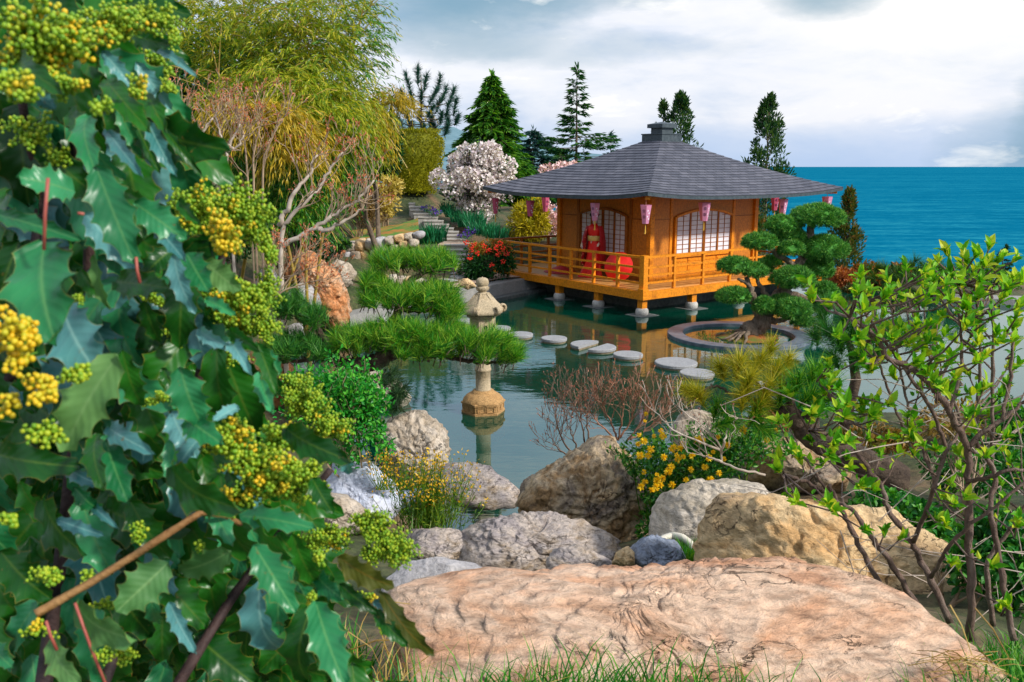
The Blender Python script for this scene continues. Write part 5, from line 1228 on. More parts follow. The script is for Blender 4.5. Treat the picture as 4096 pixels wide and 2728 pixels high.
def pine_open(name, label, px, Y, ytop, ybot, tufts, mat, twig=None, trunkr=.08, nn=70, L=.32, Wd=.022, group=None, lean=0):
    """bottle brush pine: tufts = (px, py, up angle deg, length px)"""
    b_ = footz(px, Y); t = at(px, ytop+4, Y); root = thing(name, label, 'pine tree', b_, group)
    mb = MB(); ax = [b_+(t-b_)*s for s in np.linspace(0, 1, 8)]; tube(mb, ax, np.linspace(trunkr, .02, 8), 6)
    cb = MB(); k = pxm(Y)
    for (x, y, ang, ln) in tufts:
        dy = rng.uniform(-1, 1)*.8; p = at(x, y, Y+dy); a = R(ang); d = nrm(np.array([math.sin(a), rng.uniform(-.25, .25), math.cos(a)]))
        e = p+d*ln*k; s0 = t+(b_-t)*np.clip(((t[2]-p[2])/(t[2]-b_[2]))+.04, 0, .95); mid = (s0+p)/2+np.array([0, 0, -.12]); tube(mb, [s0, mid, p, e], [.03, .022, .016, .008], 4, cap=False)
        q = np.linspace(0, 1, 9)[:, None]; C_ = p+(e-p)*q
        tuft(np.repeat(C_, 1, 0), np.repeat(d[None], 9, 0), nn//3, L, Wd, cb, 1.1)
    mb.build('trunk', M_trunk, root, True); cb.build('crown', mat, root)
M_pfar = LM('far pine needles', '163c34', '21524a', '3a6e58')
tf = [(418, 84, 0, 15), (410, 90, -14, 14), (406, 103, -25, 12), (424, 90, 12, 14), (430, 103, 25, 14), (414, 108, -10, 14), (421, 105, 5, 12), (402, 112, -35, 10), (428, 116, 30, 10), (437, 92, 14, 15), (442, 101, 18, 14), (436, 112, 20, 12), (450, 102, 18, 14), (454, 114, 10, 14), (446, 116, 12, 12), (455, 124, 25, 8), (440, 124, 10, 10), (448, 127, 0, 8), (410, 122, -20, 10), (420, 122, 0, 10), (430, 126, 10, 10), (402, 126, -30, 10), (394, 120, -20, 8), (434, 133, 0, 8), (445, 134, 20, 8), (412, 132, -10, 8), (424, 134, 0, 8), (398, 134, -20, 8), (388, 130, -20, 8), (380, 128, -20, 8)]
pine_open('pine_tree', 'blue green pine with upright brush tips behind the clipped hedge', 421, 40, 70, 150, tf, M_pfar, nn=75, L=.34, Wd=.03)

# blossom trees, hedge and shrubs
def blob_tree(name, label, cat, cpx, cpy, rx_, ry_, Y, n, leaf, mat, trunks=1, tmat=None, lumps=16, lr=.42, tpl=T_DIA, group=None, dz=.9, up=.2, part='crown', foot=True, twigs=0, droop=0):
    c = at(cpx, cpy, Y); k = pxm(Y); b_ = footz(cpx, Y); root = thing(name, label, cat, b_ if foot else c, group)
    rad = np.array([rx_*k, rx_*k*dz, ry_*k]); cb = MB(); leaf_crown(cb, c, rad, n, leaf[0], leaf[1], tpl, lumps, lr, up, droop)
    cb.build(part, mat, root)
    if trunks:
        tb = MB(); tips = []
        for i in range(trunks):
            sp_ = .12 if cat == 'tree' and trunks < 3 else .5; d = nrm(np.array([rng.uniform(-sp_, sp_), rng.uniform(-.3, .3)*sp_*2, 1.3])); hL = max(.3, c[2]-b_[2]+rad[2]*.4)
            grow(tb, b_+np.array([rng.uniform(-.06, .06), rng.uniform(-.06, .06), 0]), d, hL*(.5 if cat == 'tree' else .33), max(.02, .05*hL/2), 3, tips, .55, .3, 4, 3, .62)
        tb.build('trunk', tmat or M_trunk, root, True)
    return root
M_wh = m_leaf('white blossom', [(.52, .40, .46, 1), (.80, .72, .74, 1), (.92, .86, .84, 1)], .2, .6, .2)
M_pk = m_leaf('pink blossom', [(.62, .32, .36, 1), (.86, .58, .60, 1), (.92, .76, .74, 1)], .2, .6, .2)
M_darkb = m_plain('dark blossom twig', (.07, .05, .06, 1), (.13, .10, .10, 1))
bt2 = blob_tree('blossom_tree', 'round bush tree covered in white blossom, above the stairs', 'tree', 473, 180, 43, 46, 31.5, 7500, (.12, .11), M_wh, 5, M_darkb, 30, .24, dz=.9)
cb = MB(); c = at(472, 178, 31.5); leaf_crown(cb, c, np.array([1.2, 1.0, 1.3]), 1500, .16, .07, T_DIA, 12, .5); cb.build('leaves', LM('blossom leaf', '1d3a2a', '2b4a30', '3b5a38'), bt2)
blob_tree('blossom_tree', 'pale pink blossom tree showing above the left roof slope', 'tree', 567, 172, 30, 13, 36, 1500, (.15, .13), M_pk, 2, M_darkb, 16, .3)
blob_tree('blossom_tree', 'pink blossom bush seen between the lanterns and the room wall', 'tree', 549, 223, 13, 26, 31, 1300, (.11, .10), M_pk, 3, M_darkb, 16, .3)
M_hedge = LM('clipped hedge leaf', '55600c', '8f8f14', 'b8ac22', transl=.3, nscale=.6)
hp_ = at(412, 168, 35); b_ = footz(412, 35); root = thing('hedge', 'tall clipped yellow green hedge with a rounded top, above the stairs', 'hedge', b_)
cb = MB(); n = 9000; a = rng.uniform(0, 2*math.pi, n); k = pxm(35); zt = at(412, 131, 35)[2]; zb = b_[2]; tz = rng.uniform(0, 1, n)**.85
rr = (30*k)*np.where(tz > .82, np.sqrt(np.maximum(0, 1-((tz-.82)/.18)**2.2))*.85+.15, 1-.28*(1-tz/.82)**1.6)
top_ = rng.uniform(0, 1, n) < .14; rr = np.where(top_, rr*rng.uniform(0, 1, n)**.5, rr*rng.uniform(.9, 1.04, n)); tz = np.where(top_, .985+rng.uniform(-.02, .02, n), tz)
P = np.stack([hp_[0]+np.cos(a)*rr, 35+np.sin(a)*rr*.9, zb+(zt-zb)*tz], -1)+rng.normal(size=(n, 3))*.03
N = np.stack([np.cos(a), np.sin(a), .35+top_*2], -1); stamp(cb, P, nrm(N+rdir(n)*.9), rdir(n), .10, .05, T_DIA)
lathe(cb, [(.3, zb), (26*k*.72, zb+.1), (26*k, zb+(zt-zb)*.6), (27*k, zb+(zt-zb)*.82), (20*k, zt-.12), (.1, zt-.06)], 24, (hp_[0], 35, 0)); cb.build('crown', M_hedge, root)
tb = MB(); tips = []; grow(tb, b_, np.array([0, 0, 1.]), 1.2, .07, 3, tips, .5); tb.build('trunk', M_trunk, root, True)
M_pale = LM('pale yellow leaf', '8a7a2a', 'c4ac50', 'd8c878', transl=.3, nscale=1.0)
blob_tree('shrub', 'pale yellow flowering shrub left of the stair top', 'shrub', 385, 198, 24, 27, 28.5, 2600, (.13, .08), M_pale, 5, m_plain('bare tan twigs', (.22, .15, .08, 1), (.34, .25, .15, 1)), 24, .3, up=.5)
M_tan = LM('dry tan leaf', '4a3a1c', '7a5f30', '9a7c40', transl=.2)
blob_tree('shrub', 'dry brown rounded shrub at the back of the grass bed', 'shrub', 362, 208, 22, 20, 26, 1800, (.11, .05), M_tan, 6, m_plain('bare brown twigs', (.16, .10, .06, 1), (.28, .19, .12, 1)), 20, .35)
M_ygold = LM('golden feathery leaf', '6a7a10', 'b8a818', 'd8c030', transl=.3, nscale=.9)
blob_tree('golden_cypress', 'golden feathery cypress behind the left veranda', 'shrub', 530, 222, 20, 24, 30, 3000, (.26, .05), M_ygold, 1, None, 24, .32, droop=.1)
# beds, irises, pansies
def blades(name, label, cat, spots, h, w, n, mat, spread=.3, group=None, bend=.25):
    P0 = np.array(spots[0]); root = None; mb = MB()
    for p in spots:
        p = np.asarray(p, float); a = rng.uniform(0, 6.28, n); r = rng.uniform(0, 1, n)**.5*spread; q = p+np.stack([np.cos(a)*r, np.sin(a)*r, np.zeros(n)], -1)
        d = nrm(np.stack([np.cos(a)*r/spread*bend, np.sin(a)*r/spread*bend, np.ones(n)], -1)+rng.normal(size=(n, 3))*.12); L = h*rng.uniform(.6, 1.15, n)
        U = nrm(rng.normal(size=(n, 3))*[1, 1, .1]); S = nrm(np.cross(d, U)); V = []
        m1 = q+d*L[:, None]*.55; m2 = q+d*L[:, None]*1.0+np.stack([np.cos(a), np.sin(a), -np.ones(n)*.5], -1)*(L*rng.uniform(0, bend, n))[:, None]
        V = np.stack([q-S*w*.5, q+S*w*.5, m1+S*w*.45, m1-S*w*.45, m2], 1).reshape(-1, 3); i = np.arange(n)*5
        mb.add(V, [np.stack([i, i+1, i+2, i+3], -1), np.stack([i+3, i+2, i+4], -1)])
    return tag(mb.build(name, mat, origin=P0), label, cat, group)
M_iris = LM('iris blade', '145a3c', '1f7a4e', '3a945e', transl=.25)
IG = 'spring bulb clumps beside the stairs'
blades('iris_clump', 'large blue green iris clump on the wall end left of the stairs', 'plant', [at(430, 243, 26.2), at(436, 241, 26.0), at(425, 244, 26.0)], .60, .03, 150, M_iris, .35, IG)
blades('iris_clump', 'bulb leaves to the right of the upper stair flight', 'plant', [at(452, 217, 31), at(458, 222, 30.8), at(464, 227, 30.4), at(447, 212, 31.5)], .42, .03, 110, M_iris, .25, IG)
blades('iris_clump', 'bulb leaves below the white blossom tree trunk', 'plant', [at(471, 222, 30.4), at(474, 226, 29.8)], .5, .03, 110, M_iris, .4, IG)
blades('iris_clump', 'bulb leaves behind the red berried bush', 'plant', [at(488, 236, 28.8), at(496, 238, 28.6), at(481, 234, 29)], .5, .03, 110, M_iris, .4, IG)
M_pur = m_leaf('purple pansy', [(.05, .01, .25, 1), (.16, .04, .5, 1)], .1); 
def tinyflowers(name, label, cen, rad, n, s, mat, lab2='plant', green=True, gm=None):
    root = thing(name, label, lab2, cen); c = np.asarray(cen, float)
    if green:
        mb = MB(); P = c+inball(n*5)*rad; stamp(mb, P, rdir(n*5, .6), rdir(n*5), s*1.3, s*.5, T_DIA); mb.build('leaves', gm or M_iris, root)
    mb = MB(); P = c+inball(n)*rad+np.array([0, 0, rad[2]*.5])
    for q in range(4): stamp(mb, P, rdir(n), nrm(rdir(n)+np.array([0, -1, .6])), s, s*.8, T_DIA)
    mb.build('blossoms', mat, root)
for (x, y, Y, l) in ((427, 209, 31, 'purple pansies at the top of the stairs'), (436, 213, 30.6, 'purple pansies a few steps below the stair top'), (466, 236, 28.6, 'purple pansies by the landing'), (472, 232, 28.8, 'purple pansies under the bulb leaves beside the landing')):
    tinyflowers('pansies', l, at(x, y, Y), np.array([.28, .2, .12]), 26, .05, M_pur)
# mixed orange and green scrub on the far right shore
for i, (x, y, rx_, ry_, Y, l, cols) in enumerate([(842, 280, 13, 11, 25.5, 'pinkish orange twiggy shrub right of the clipped pine', ('7a3a20', 'b86a3a', 'c88850')), (872, 276, 20, 12, 25.6, 'rust and green shrub before the sea', ('4a4a18', '8a5a20', 'a86a2c')),
    (902, 275, 22, 11, 25.3, 'orange leaved shrub behind the pale twigs at right', ('3f4a18', '9a5a20', 'b8762c')), (935, 277, 24, 10, 25.6, 'olive shrub on the cliff edge', ('2c4a1c', '5a6a24', '8a7a30')), (985, 279, 30, 11, 25.2, 'dark green shrub at the far right of the cliff edge', ('1c4420', '2f5f26', '5a7a2e')), (857, 291, 14, 7, 24.6, 'low green shrub at the pond corner', ('1c4420', '4a5f26', '8a6a2e'))]):
    blob_tree('shrub', l, 'shrub', x, y, rx_, ry_, Y, 1500, (.15, .07), LM('scrub%d' % i, *cols), 3, None, 18, .35, group='scrub along the cliff edge', dz=1.2)
M_ngr = LM('dark pine needle', '1a3f1c', '2f6a22', '6a8f2c')
for (x, y, Y, l) in ((905, 278, 22.6, 'far pine with long needles behind the leafy shrub, left half'), (955, 280, 23, 'far pine with long needles behind the leafy shrub, right half')):
    root = thing('pine_tree', l, 'pine tree', footz(x, Y)); cb = MB(); n = 60; P = at(x, y, Y)+inball(n)*np.array([1.0, .7, .45]); tuft(P, rdir(n, .9), 60, .36, .012, cb, .6); cb.build('crown', M_ngr, root)
    tb = MB(); tips = []; grow(tb, footz(x, Y), np.array([0, 0, 1.]), .7, .05, 3, tips, .8); tb.build('trunk', M_trunk, root, True)
M_berry = m_plain('red berries', (.75, .03, .01, 1), None, rough=.35)
# nandina by the veranda
nb_ = at(487, 280, 23.9); nb_[2] = .45; root = thing('berry_bush', 'dark green bush with red berry clusters beside the veranda corner', 'shrub', nb_)
cb = MB(); c = at(487, 262, 24); leaf_crown(cb, c, np.array([.80, .6, .70]), 4200, .13, .045, T_DIA, 22, .36, .1, .25); cb.build('foliage', LM('nandina leaf', '0f3a1c', '1f5a24', '3f7a2e'), root)
cb = MB(); c2 = at(488, 248, 24); leaf_crown(cb, c2, np.array([.60, .45, .22]), 700, .12, .04, T_DIA, 12, .4); cb.build('young_foliage', LM('nandina young', '6a7a18', 'a8862a', 'c0522a'), root)
for (x, y) in ((472, 249), (478, 253), (484, 246), (489, 251), (496, 248), (500, 244), (503, 249), (498, 254), (474, 245), (507, 254), (466, 243), (492, 266), (470, 258), (503, 262)):
    cb = MB(); n = 14; balls(cb, at(x, y, 23.35)+inball(n)*.085, .02, ICO0); cb.build('berries', M_berry, root)
tb = MB(); tips = []
for i in range(6): grow(tb, nb_+np.array([rng.uniform(-.2, .2), rng.uniform(-.1, .1), 0]), np.array([rng.uniform(-.4, .4), 0, 1.]), .35, .012, 2, tips, .6)
tb.build('stems', M_trunk, root)
# bed of grass above the wall
gp = []
cb = MB(); n = 5000; x = rng.uniform(333, 420, n); P = np.array([at(a, np.interp(a, [333, 360, 400, 420], [246, 239, 231, 226])-rng.uniform(0, 9), 23.5+rng.uniform(0, 3.5)) for a in x]); P[:, 2] = ground(P[:, 0], P[:, 1])+.02
# soil terrace behind the dry wall
mb = MB(); tp_ = [at(335, 248, 24.4), at(345, 244, 24.4), at(360, 241, 24.4), at(380, 239, 24.4), at(400, 235, 24.4), at(419, 232, 24.4), at(418, 218, 28.2), at(400, 224, 28.4), at(370, 228, 28.4), at(335, 232, 28.4)]
ntop = len(tp_); cxy = np.mean(tp_, 0); V = []; rings_ = 6
for q in range(rings_+1):
    for p in tp_: w = cxy+(p-cxy)*q/rings_; w = w+np.array([0, 0, mn.noise(Vector(w*2))*.06]); V.append(w)
V = np.array(V); mb.add(V, np.array([(q*ntop+i, q*ntop+(i+1) % ntop, (q+1)*ntop+(i+1) % ntop, (q+1)*ntop+i) for q in range(rings_) for i in range(ntop)]))
Vb = V[-ntop:].copy(); Vb[:, 2] -= .45; mb.add(np.concatenate([V[-ntop:], Vb]), np.array([(i, (i+1) % ntop, ntop+(i+1) % ntop, ntop+i) for i in range(ntop)]))
tag(mb.build('lawn_ground', m_plain('orange moss lawn', (.07, .22, .02, 1), (.45, .18, .03, 1), 1.6, .95, .4, detail=8, lo=.42, hi=.6), smooth=True), 'mossy lawn terrace behind the dry stone wall', None, kind='structure')
# ------------------------------------------------------------------ left slope: bamboo, backing trees, bare maples
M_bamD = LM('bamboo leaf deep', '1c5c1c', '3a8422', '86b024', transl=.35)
M_bamG = LM('bamboo leaf green', '4a7c14', '96a81c', 'd0c434', transl=.4)
M_bamY = LM('bamboo leaf golden', '7a7a18', 'b09a20', 'e0bc38', transl=.4)
M_culm = m_plain('golden culm', (.30, .20, .03, 1), (.50, .34, .07, 1), 4, .4)
def spray_mass(mb, sb, regions):
    """drooping twigs with lance leaves: (px, py, rx, ry, Y, dy, count, leaf len, droop)"""
    for (x, y, rx_, ry_, Y, dyy, n, L, dr, bx) in regions:
        q = inball(n); k = pxm(Y)
        c = at(x, y, Y); P = c+q*np.array([rx_*k, dyy, ry_*k]); az = rng.uniform(0, 2*math.pi, n)
        d0 = nrm(np.stack([np.cos(az)+bx, np.sin(az)*.8-.15, rng.uniform(.0, .9, n)], -1)); tl = L*rng.uniform(2.5, 5, n); m_ = 8
        pos = []; dirs = []
        for j in range(m_):
            s = (j+1)/m_; p = P+d0*(tl*s)[:, None]; p[:, 2] -= dr*tl*s*s; tg = d0.copy(); tg[:, 2] -= 2*dr*s; pos.append(p); dirs.append(nrm(tg))
        for j in range(m_):
            for _ in range(2):
                D = nrm(dirs[j]+rdir(n)*.45-np.array([0, 0, .35])); stamp(mb, pos[j]+rng.normal(size=(n, 3))*L*.15, D, nrm(rdir(n)+np.array([0, -.3, .8])), L*rng.uniform(.7, 1.25, n), L*.15, T_DIA)
        if sb is not None:
            for i in range(0, n, 6): tube(sb, [P[i]]+[pos[j][i] for j in (2, 5, 7)], .006, 3, cap=False)
def bamboo(name, label, bx, bY, culms, regs, group='bamboo clumps on the left slope'):
    b_ = footz(bx, bY); root = thing(name, label, 'bamboo', b_, group); sb = MB()
    for pts in culms:
        P = np.array([b_+np.array([rng.uniform(-.5, .5), rng.uniform(-.3, .3), 0])]+[at(*p) for p in pts]); s = np.linspace(0, len(P)-1, 14); PP = np.stack([np.interp(s, range(len(P)), P[:, i]) for i in range(3)], -1); PP[1:-1] = (PP[:-2]+2*PP[1:-1]+PP[2:])/4
        mb = MB(); tube(mb, PP, np.linspace(.035, .012, 14), 6)
        for q in range(2, 13, 2): balls(mb, [PP[q]], .036-.0018*q, ICO0, squash=(1, 1, .4))
        mb.build('culm', M_culm, root, True)
        for q in range(5, 14, 1):      # side shoots
            d = nrm(rdir(1)[0]*np.array([1, .6, .3])+np.array([0, 0, .6])); tube(sb, [PP[q], PP[q]+d*.5, PP[q]+d*1.0+np.array([0, 0, -.12])], [.012, .008, .004], 3, cap=False)
    for mt, rs, nm in regs:
        mb = MB(); spray_mass(mb, sb, rs); mb.build(nm, mt, root)
    sb.build('twigs', M_culm, root)
bamboo('bamboo_clump', 'tall airy bamboo whose green sprays reach out against the sky', 290, 16, [[(262, 120, 16), (252, 60, 16), (240, -20, 16)], [(268, 78, 15.5), (286, 45, 15.5), (322, -12, 15.5)], [(300, 75, 16), (322, 20, 16)], [(340, 90, 15.5), (358, 30, 15.5), (365, 0, 15.5)]],
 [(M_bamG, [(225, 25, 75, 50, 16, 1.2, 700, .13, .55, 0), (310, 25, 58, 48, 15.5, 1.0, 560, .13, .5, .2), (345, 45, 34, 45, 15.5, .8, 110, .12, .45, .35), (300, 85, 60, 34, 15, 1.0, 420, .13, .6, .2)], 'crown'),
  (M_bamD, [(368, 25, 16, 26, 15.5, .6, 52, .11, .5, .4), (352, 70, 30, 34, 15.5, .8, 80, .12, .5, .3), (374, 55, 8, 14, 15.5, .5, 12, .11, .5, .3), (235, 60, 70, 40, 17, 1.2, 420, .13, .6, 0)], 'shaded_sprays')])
bamboo('bamboo_clump', 'dense middle bamboo mass with dark green drooping leaves', 250, 17, [[(300, 180, 14.6), (318, 130, 14.6)], [(262, 180, 14.8), (232, 120, 14.8), (215, 60, 15)]],
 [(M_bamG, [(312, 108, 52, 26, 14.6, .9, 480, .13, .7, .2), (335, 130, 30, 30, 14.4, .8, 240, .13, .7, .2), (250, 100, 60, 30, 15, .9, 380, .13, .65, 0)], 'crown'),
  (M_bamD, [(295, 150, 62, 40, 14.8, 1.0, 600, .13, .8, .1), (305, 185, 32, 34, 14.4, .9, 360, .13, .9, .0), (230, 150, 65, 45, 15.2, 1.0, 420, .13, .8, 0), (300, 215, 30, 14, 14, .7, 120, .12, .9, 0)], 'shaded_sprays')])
bamboo('bamboo_clump', 'golden weeping bamboo plume behind the bare maples', 225, 15, [[(262, 160, 13), (272, 118, 13)]],
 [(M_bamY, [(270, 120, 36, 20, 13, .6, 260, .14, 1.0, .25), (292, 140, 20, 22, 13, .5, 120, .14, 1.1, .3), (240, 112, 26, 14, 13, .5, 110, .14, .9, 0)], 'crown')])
bamboo('bamboo_clump', 'olive bamboo with hanging tips beside the clipped hedge', 285, 18, [[(320, 190, 17.5), (352, 130, 17), (376, 98, 16.5)]],
 [(M_bamY, [(388, 97, 18, 9, 16.5, .5, 80, .11, .8, .2), (400, 102, 10, 7, 16.5, .4, 30, .11, .8, .35), (370, 125, 10, 26, 15.5, .5, 90, .13, 1.0, .1)], 'crown'), (M_bamG, [(358, 148, 10, 20, 15.5, .5, 80, .12, 1.0, .1), (372, 120, 12, 20, 16.2, .5, 60, .13, .9, .2)], 'shaded_sprays')])
M_back = LM('backing evergreen', '0c2f14', '184a1c', '2a5f20', transl=.15)
for (x, y, rx_, ry_, Y, l) in ((215, 110, 70, 75, 19, 'dark evergreen tree behind the bamboo, leftmost'), (290, 150, 62, 80, 18.5, 'dark evergreen tree behind the bamboo, in the middle'), (298, 190, 28, 46, 18, 'dark evergreen tree behind the bamboo, nearest the dry shrub'), (120, 150, 80, 90, 18, 'dark evergreen tree behind the flowering holly'), (380, 140, 22, 34, 24, 'dark evergreen tree just left of the clipped hedge')):
    blob_tree('evergreen_tree', l, 'tree', x, y, rx_, ry_, Y, 5200, (.22, .10), M_back, 2, None, 22, .4, group='evergreens behind the bamboo', dz=.6)
# understorey
M_under = LM('understorey leaf', '0c2f10', '1c4a18', '3a6a1c', transl=.2)
for (x, y, rx_, ry_, Y, l) in ((300, 240, 36, 16, 20, 'dark low shrub under the bamboo near the pale limbs'), (337, 246, 14, 9, 23.5, 'low green shrub at the left end of the dry stone wall'), (230, 230, 50, 30, 13.5, 'dark shrub under the bare maples'), (318, 256, 12, 8, 21.5, 'small mossy shrub behind the red brown boulder')):
    blob_tree('shrub', l, 'shrub', x, y, rx_, ry_, Y, 2200, (.09, .045), M_under, 2, None, 18, .36, group='low shrubs on the left slope')

# bare maples with pale branches and reddish buds
M_bare = m_plain('pale maple bark', (.34, .27, .21, 1), (.54, .46, .38, 1), 8, .7)
M_bareD = m_plain('tan twig bark', (.28, .19, .12, 1), (.42, .31, .2, 1), 9, .7)
M_bud = m_leaf('red bud', [srgb('b04a28'), srgb('d0704a'), srgb('e0a070')], .2)
def bare_tree(name, label, base, mains, depth, r0, twl, mat, budn=3, bs=.03, spread=.55, group=None, up=.25, minr=.004, bud=None, twmat=None, dens=2):
    """mains: polylines of points; twigs grow from their outer halves"""
    root = thing(name, label, 'tree', base, group); mb = MB(); tips = []; tw = MB()
    for pts in mains:
        P = np.array(pts, float); k = len(P); s = np.linspace(0, k-1, k*4); PP = np.stack([np.interp(s, range(k), P[:, i]) for i in range(3)], -1); PP[1:-1] = (PP[:-2]+2*PP[1:-1]+PP[2:])/4
        PP[1:-1] += rng.normal(size=(len(PP)-2, 3))*r0*.35
        rad = np.linspace(r0, r0*.35, len(PP)); tube(mb, PP, rad, 7)
        for q in range(len(PP)//3, len(PP)):
            for _ in range(dens if q < len(PP)-1 else 3):
                if rng.uniform() < .35 and q < len(PP)-1: continue
                d = nrm(nrm(PP[min(q+1, len(PP)-1)]-PP[q-1])+rdir(1)[0]*.9+np.array([0, 0, up])); grow(tw, PP[q], d, twl*rng.uniform(.6, 1.1), max(rad[q]*.5, minr), depth, tips, spread, up, 3, 2, .66, 0, 4, .18, minr)
    mb.build('trunk', mat, root, True); tw.build('branches', twmat or mat, root)
    B_ = MB()
    for (p, d, pts) in tips:
        n = budn; q = p-d*rng.uniform(0, twl*.3, (n, 1)); stamp(B_, q, nrm(d+rdir(n)*.7), rdir(n), bs*rng.uniform(.6, 1.3, n), bs*.45, T_DIA)
    B_.build('blossoms', bud or M_bud, root)  # closed buds along the twig tips, not open flowers
    return root
BG = 'bare maples on the left slope'
A = lambda x, y, Y: at(x, y, Y)
bare_tree('bare_maple', 'small bare maple with white forked trunk, nearest the holly leaves', footz(192, 10.5), [[footz(192, 10.5), A(193, 165, 10.5), A(192, 150, 10.5), A(188, 132, 10.5), A(185, 108, 10.5)], [A(192, 150, 10.5), A(202, 132, 10.5), A(213, 118, 10.5)], [A(176, 150, 10.8), A(176, 120, 10.8), A(174, 95, 10.8)]], 2, .024, .26, M_bare, 4, .030, group=BG, minr=.0045, twmat=M_bareD)
bare_tree('bare_maple', 'bare maple with thin white trunk in front of the golden bamboo', footz(228, 10.8), [[footz(228, 10.8), A(228, 160, 10.8), A(223, 143, 10.8), A(218, 125, 10.8), A(214, 105, 10.8)], [A(228, 152, 10.8), A(232, 138, 10.8), A(240, 124, 10.8)], [A(228, 145, 10.8), A(236, 150, 10.8), A(244, 135, 10.8)]], 2, .022, .26, M_bare, 4, .030, group=BG, minr=.0045, twmat=M_bareD)
bare_tree('bare_maple', 'bushy bare maple with many tan stems right of the white ones', footz(250, 11.2), [[footz(250, 11.2), A(252, 165, 11.2), A(258, 135, 11.2), A(262, 112, 11.2)], [footz(252, 11.2), A(262, 160, 11.2), A(275, 132, 11.2), A(283, 118, 11.2)], [footz(248, 11.2), A(246, 150, 11.2), A(240, 120, 11.2)]], 2, .018, .27, M_bareD, 4, .030, group=BG, minr=.0045)
bare_tree('bare_maple', 'bare leaning tree with long pale limbs over the red brown boulder', footz(278, 10.4), [[footz(276, 10.4), A(279, 232, 10.4), A(296, 211, 10.4), A(317, 190, 10.5), A(330, 171, 10.6), A(343, 152, 10.7)], [A(282, 245, 10.4), A(300, 236, 10.4), A(317, 227, 10.4), A(333, 216, 10.4), A(347, 208, 10.4), A(361, 196, 10.4), A(374, 180, 10.4)], [A(279, 226, 10.4), A(288, 207, 10.4), A(297, 190, 10.4), A(310, 172, 10.5), A(318, 155, 10.5)], [A(317, 229, 10.4), A(330, 230, 10.4), A(346, 219, 10.4), A(362, 210, 10.4)]], 2, .034, .27, M_bare, 5, .034, group=BG, minr=.0045, twmat=M_bareD, dens=1)
bare_tree('bare_maple', 'twiggy shrub with red buds in front of the red brown boulder', footz(270, 9.6), [[A(272, 300, 9.6), A(280, 280, 9.6), A(290, 262, 9.6), A(305, 252, 9.6)], [A(272, 300, 9.6), A(285, 290, 9.6), A(305, 283, 9.6), A(325, 279, 9.6)], [A(272, 300, 9.6), A(272, 278, 9.6), A(276, 258, 9.6)], [A(272, 300, 9.6), A(292, 275, 9.6), A(318, 266, 9.6)]], 2, .012, .2, M_bareD, 4, .030, group=BG, minr=.0035)

# ------------------------------------------------------------------ niwaki pine in front of the stone lantern
M_nee = LM('green pine needle', '125014', '3a9a1c', 'b0d040', transl=.25, spec=.3)
M_need = LM('dark pine needle tuft', '144a1c', '2c7a28', '6aa83a', transl=.2)
M_pbark = m_rock('dark pine bark', [(.035, .022, .015, 1), (.11, .075, .05, 1), (.20, .14, .09, 1)], 7, bump=1.0, fine=40, crack=.3)
PY_ = 9.9
root = thing('garden_pine', 'trained green pine with layered needle pads reaching over to the stone lantern', 'pine tree', onz(345, 400, .4))
mb = MB()
for pts, rr in (([(338, 392, 9.6), (340, 378, 9.7), (350, 367, 9.8), (362, 366, 9.9), (376, 362, 9.9), (388, 355, 9.9), (400, 351, 9.9), (420, 351, 9.9), (445, 355, 9.9)], [.12, .12, .12, .11, .10, .09, .07, .055, .04]),
 ([(445, 355, 9.9), (462, 360, 9.9), (480, 362, 9.9), (500, 362, 9.9)], [.04, .03, .022, .015]), ([(345, 369, 9.8), (334, 362, 9.8), (322, 357, 9.8), (305, 360, 9.8), (285, 362, 9.9), (272, 358, 9.9)], [.05, .035, .03, .025, .02, .014]),
 ([(350, 368, 9.8), (337, 360, 9.9), (331, 350, 9.9), (326, 342, 9.9), (320, 332, 10.), (316, 322, 10.), (308, 315, 10)], [.07, .065, .055, .05, .04, .03, .02]), ([(384, 357, 9.9), (386, 340, 10), (392, 325, 10.1), (398, 308, 10.2), (404, 292, 10.3), (412, 278, 10.4), (430, 270, 10.4)], [.07, .06, .055, .05, .045, .035, .02]),
 ([(398, 308, 10.2), (420, 310, 10.2), (440, 312, 10.2), (455, 313, 10.2)], [.04, .035, .028, .015]), ([(404, 292, 10.3), (385, 288, 10.3), (365, 285, 10.3), (352, 280, 10.3)], [.035, .03, .022, .014]),
 ([(352, 370, 9.8), (362, 380, 9.6), (372, 386, 9.5), (382, 394, 9.4), (393, 402, 9.4)], [.04, .03, .025, .02, .012]), ([(425, 271, 10.4), (440, 270, 10.4), (452, 268, 10.4)], [.025, .02, .012])):
    P = np.array([A(*p) for p in pts]); s = np.linspace(0, len(P)-1, len(P)*4); PP = np.stack([np.interp(s, range(len(P)), P[:, i]) for i in range(3)], -1); PP[1:-1] = (PP[:-2]+2*PP[1:-1]+PP[2:])/4; PP[1:-1] += rng.normal(size=(len(PP)-2, 3))*.008
    tube(mb, PP, np.interp(s, range(len(P)), rr), 9, wob=.12)
mb.build('trunk', M_pbark, root, True)
def pad(root, regs, mat, nn=50, L=.19, Wd=.0062, nm='needle_pad', sp=.85, up=.9, tw=M_pbark, rt=.08):
    for (x, y, rx_, ry_, Y, dyy, n, bx) in regs:
        k = pxm(Y); cb = MB(); P = at(x, y, Y)+inball(n)*np.array([rx_*k, dyy, ry_*k]); D = rdir(n)*.6+np.array([bx, -.1, up]); tuft(P, D, nn, L, Wd, cb, sp)
        o = cb.build(nm, mat, root); tb = MB()
        for p, d in zip(P, nrm(D)):
            if rng.uniform() < .5: tube(tb, [p-d*.14+rng.normal(size=3)*.02, p-d*.02, p+d*.03], [.007, .006, .004], 3, cap=False)
        tb.build('twigs', tw, o)
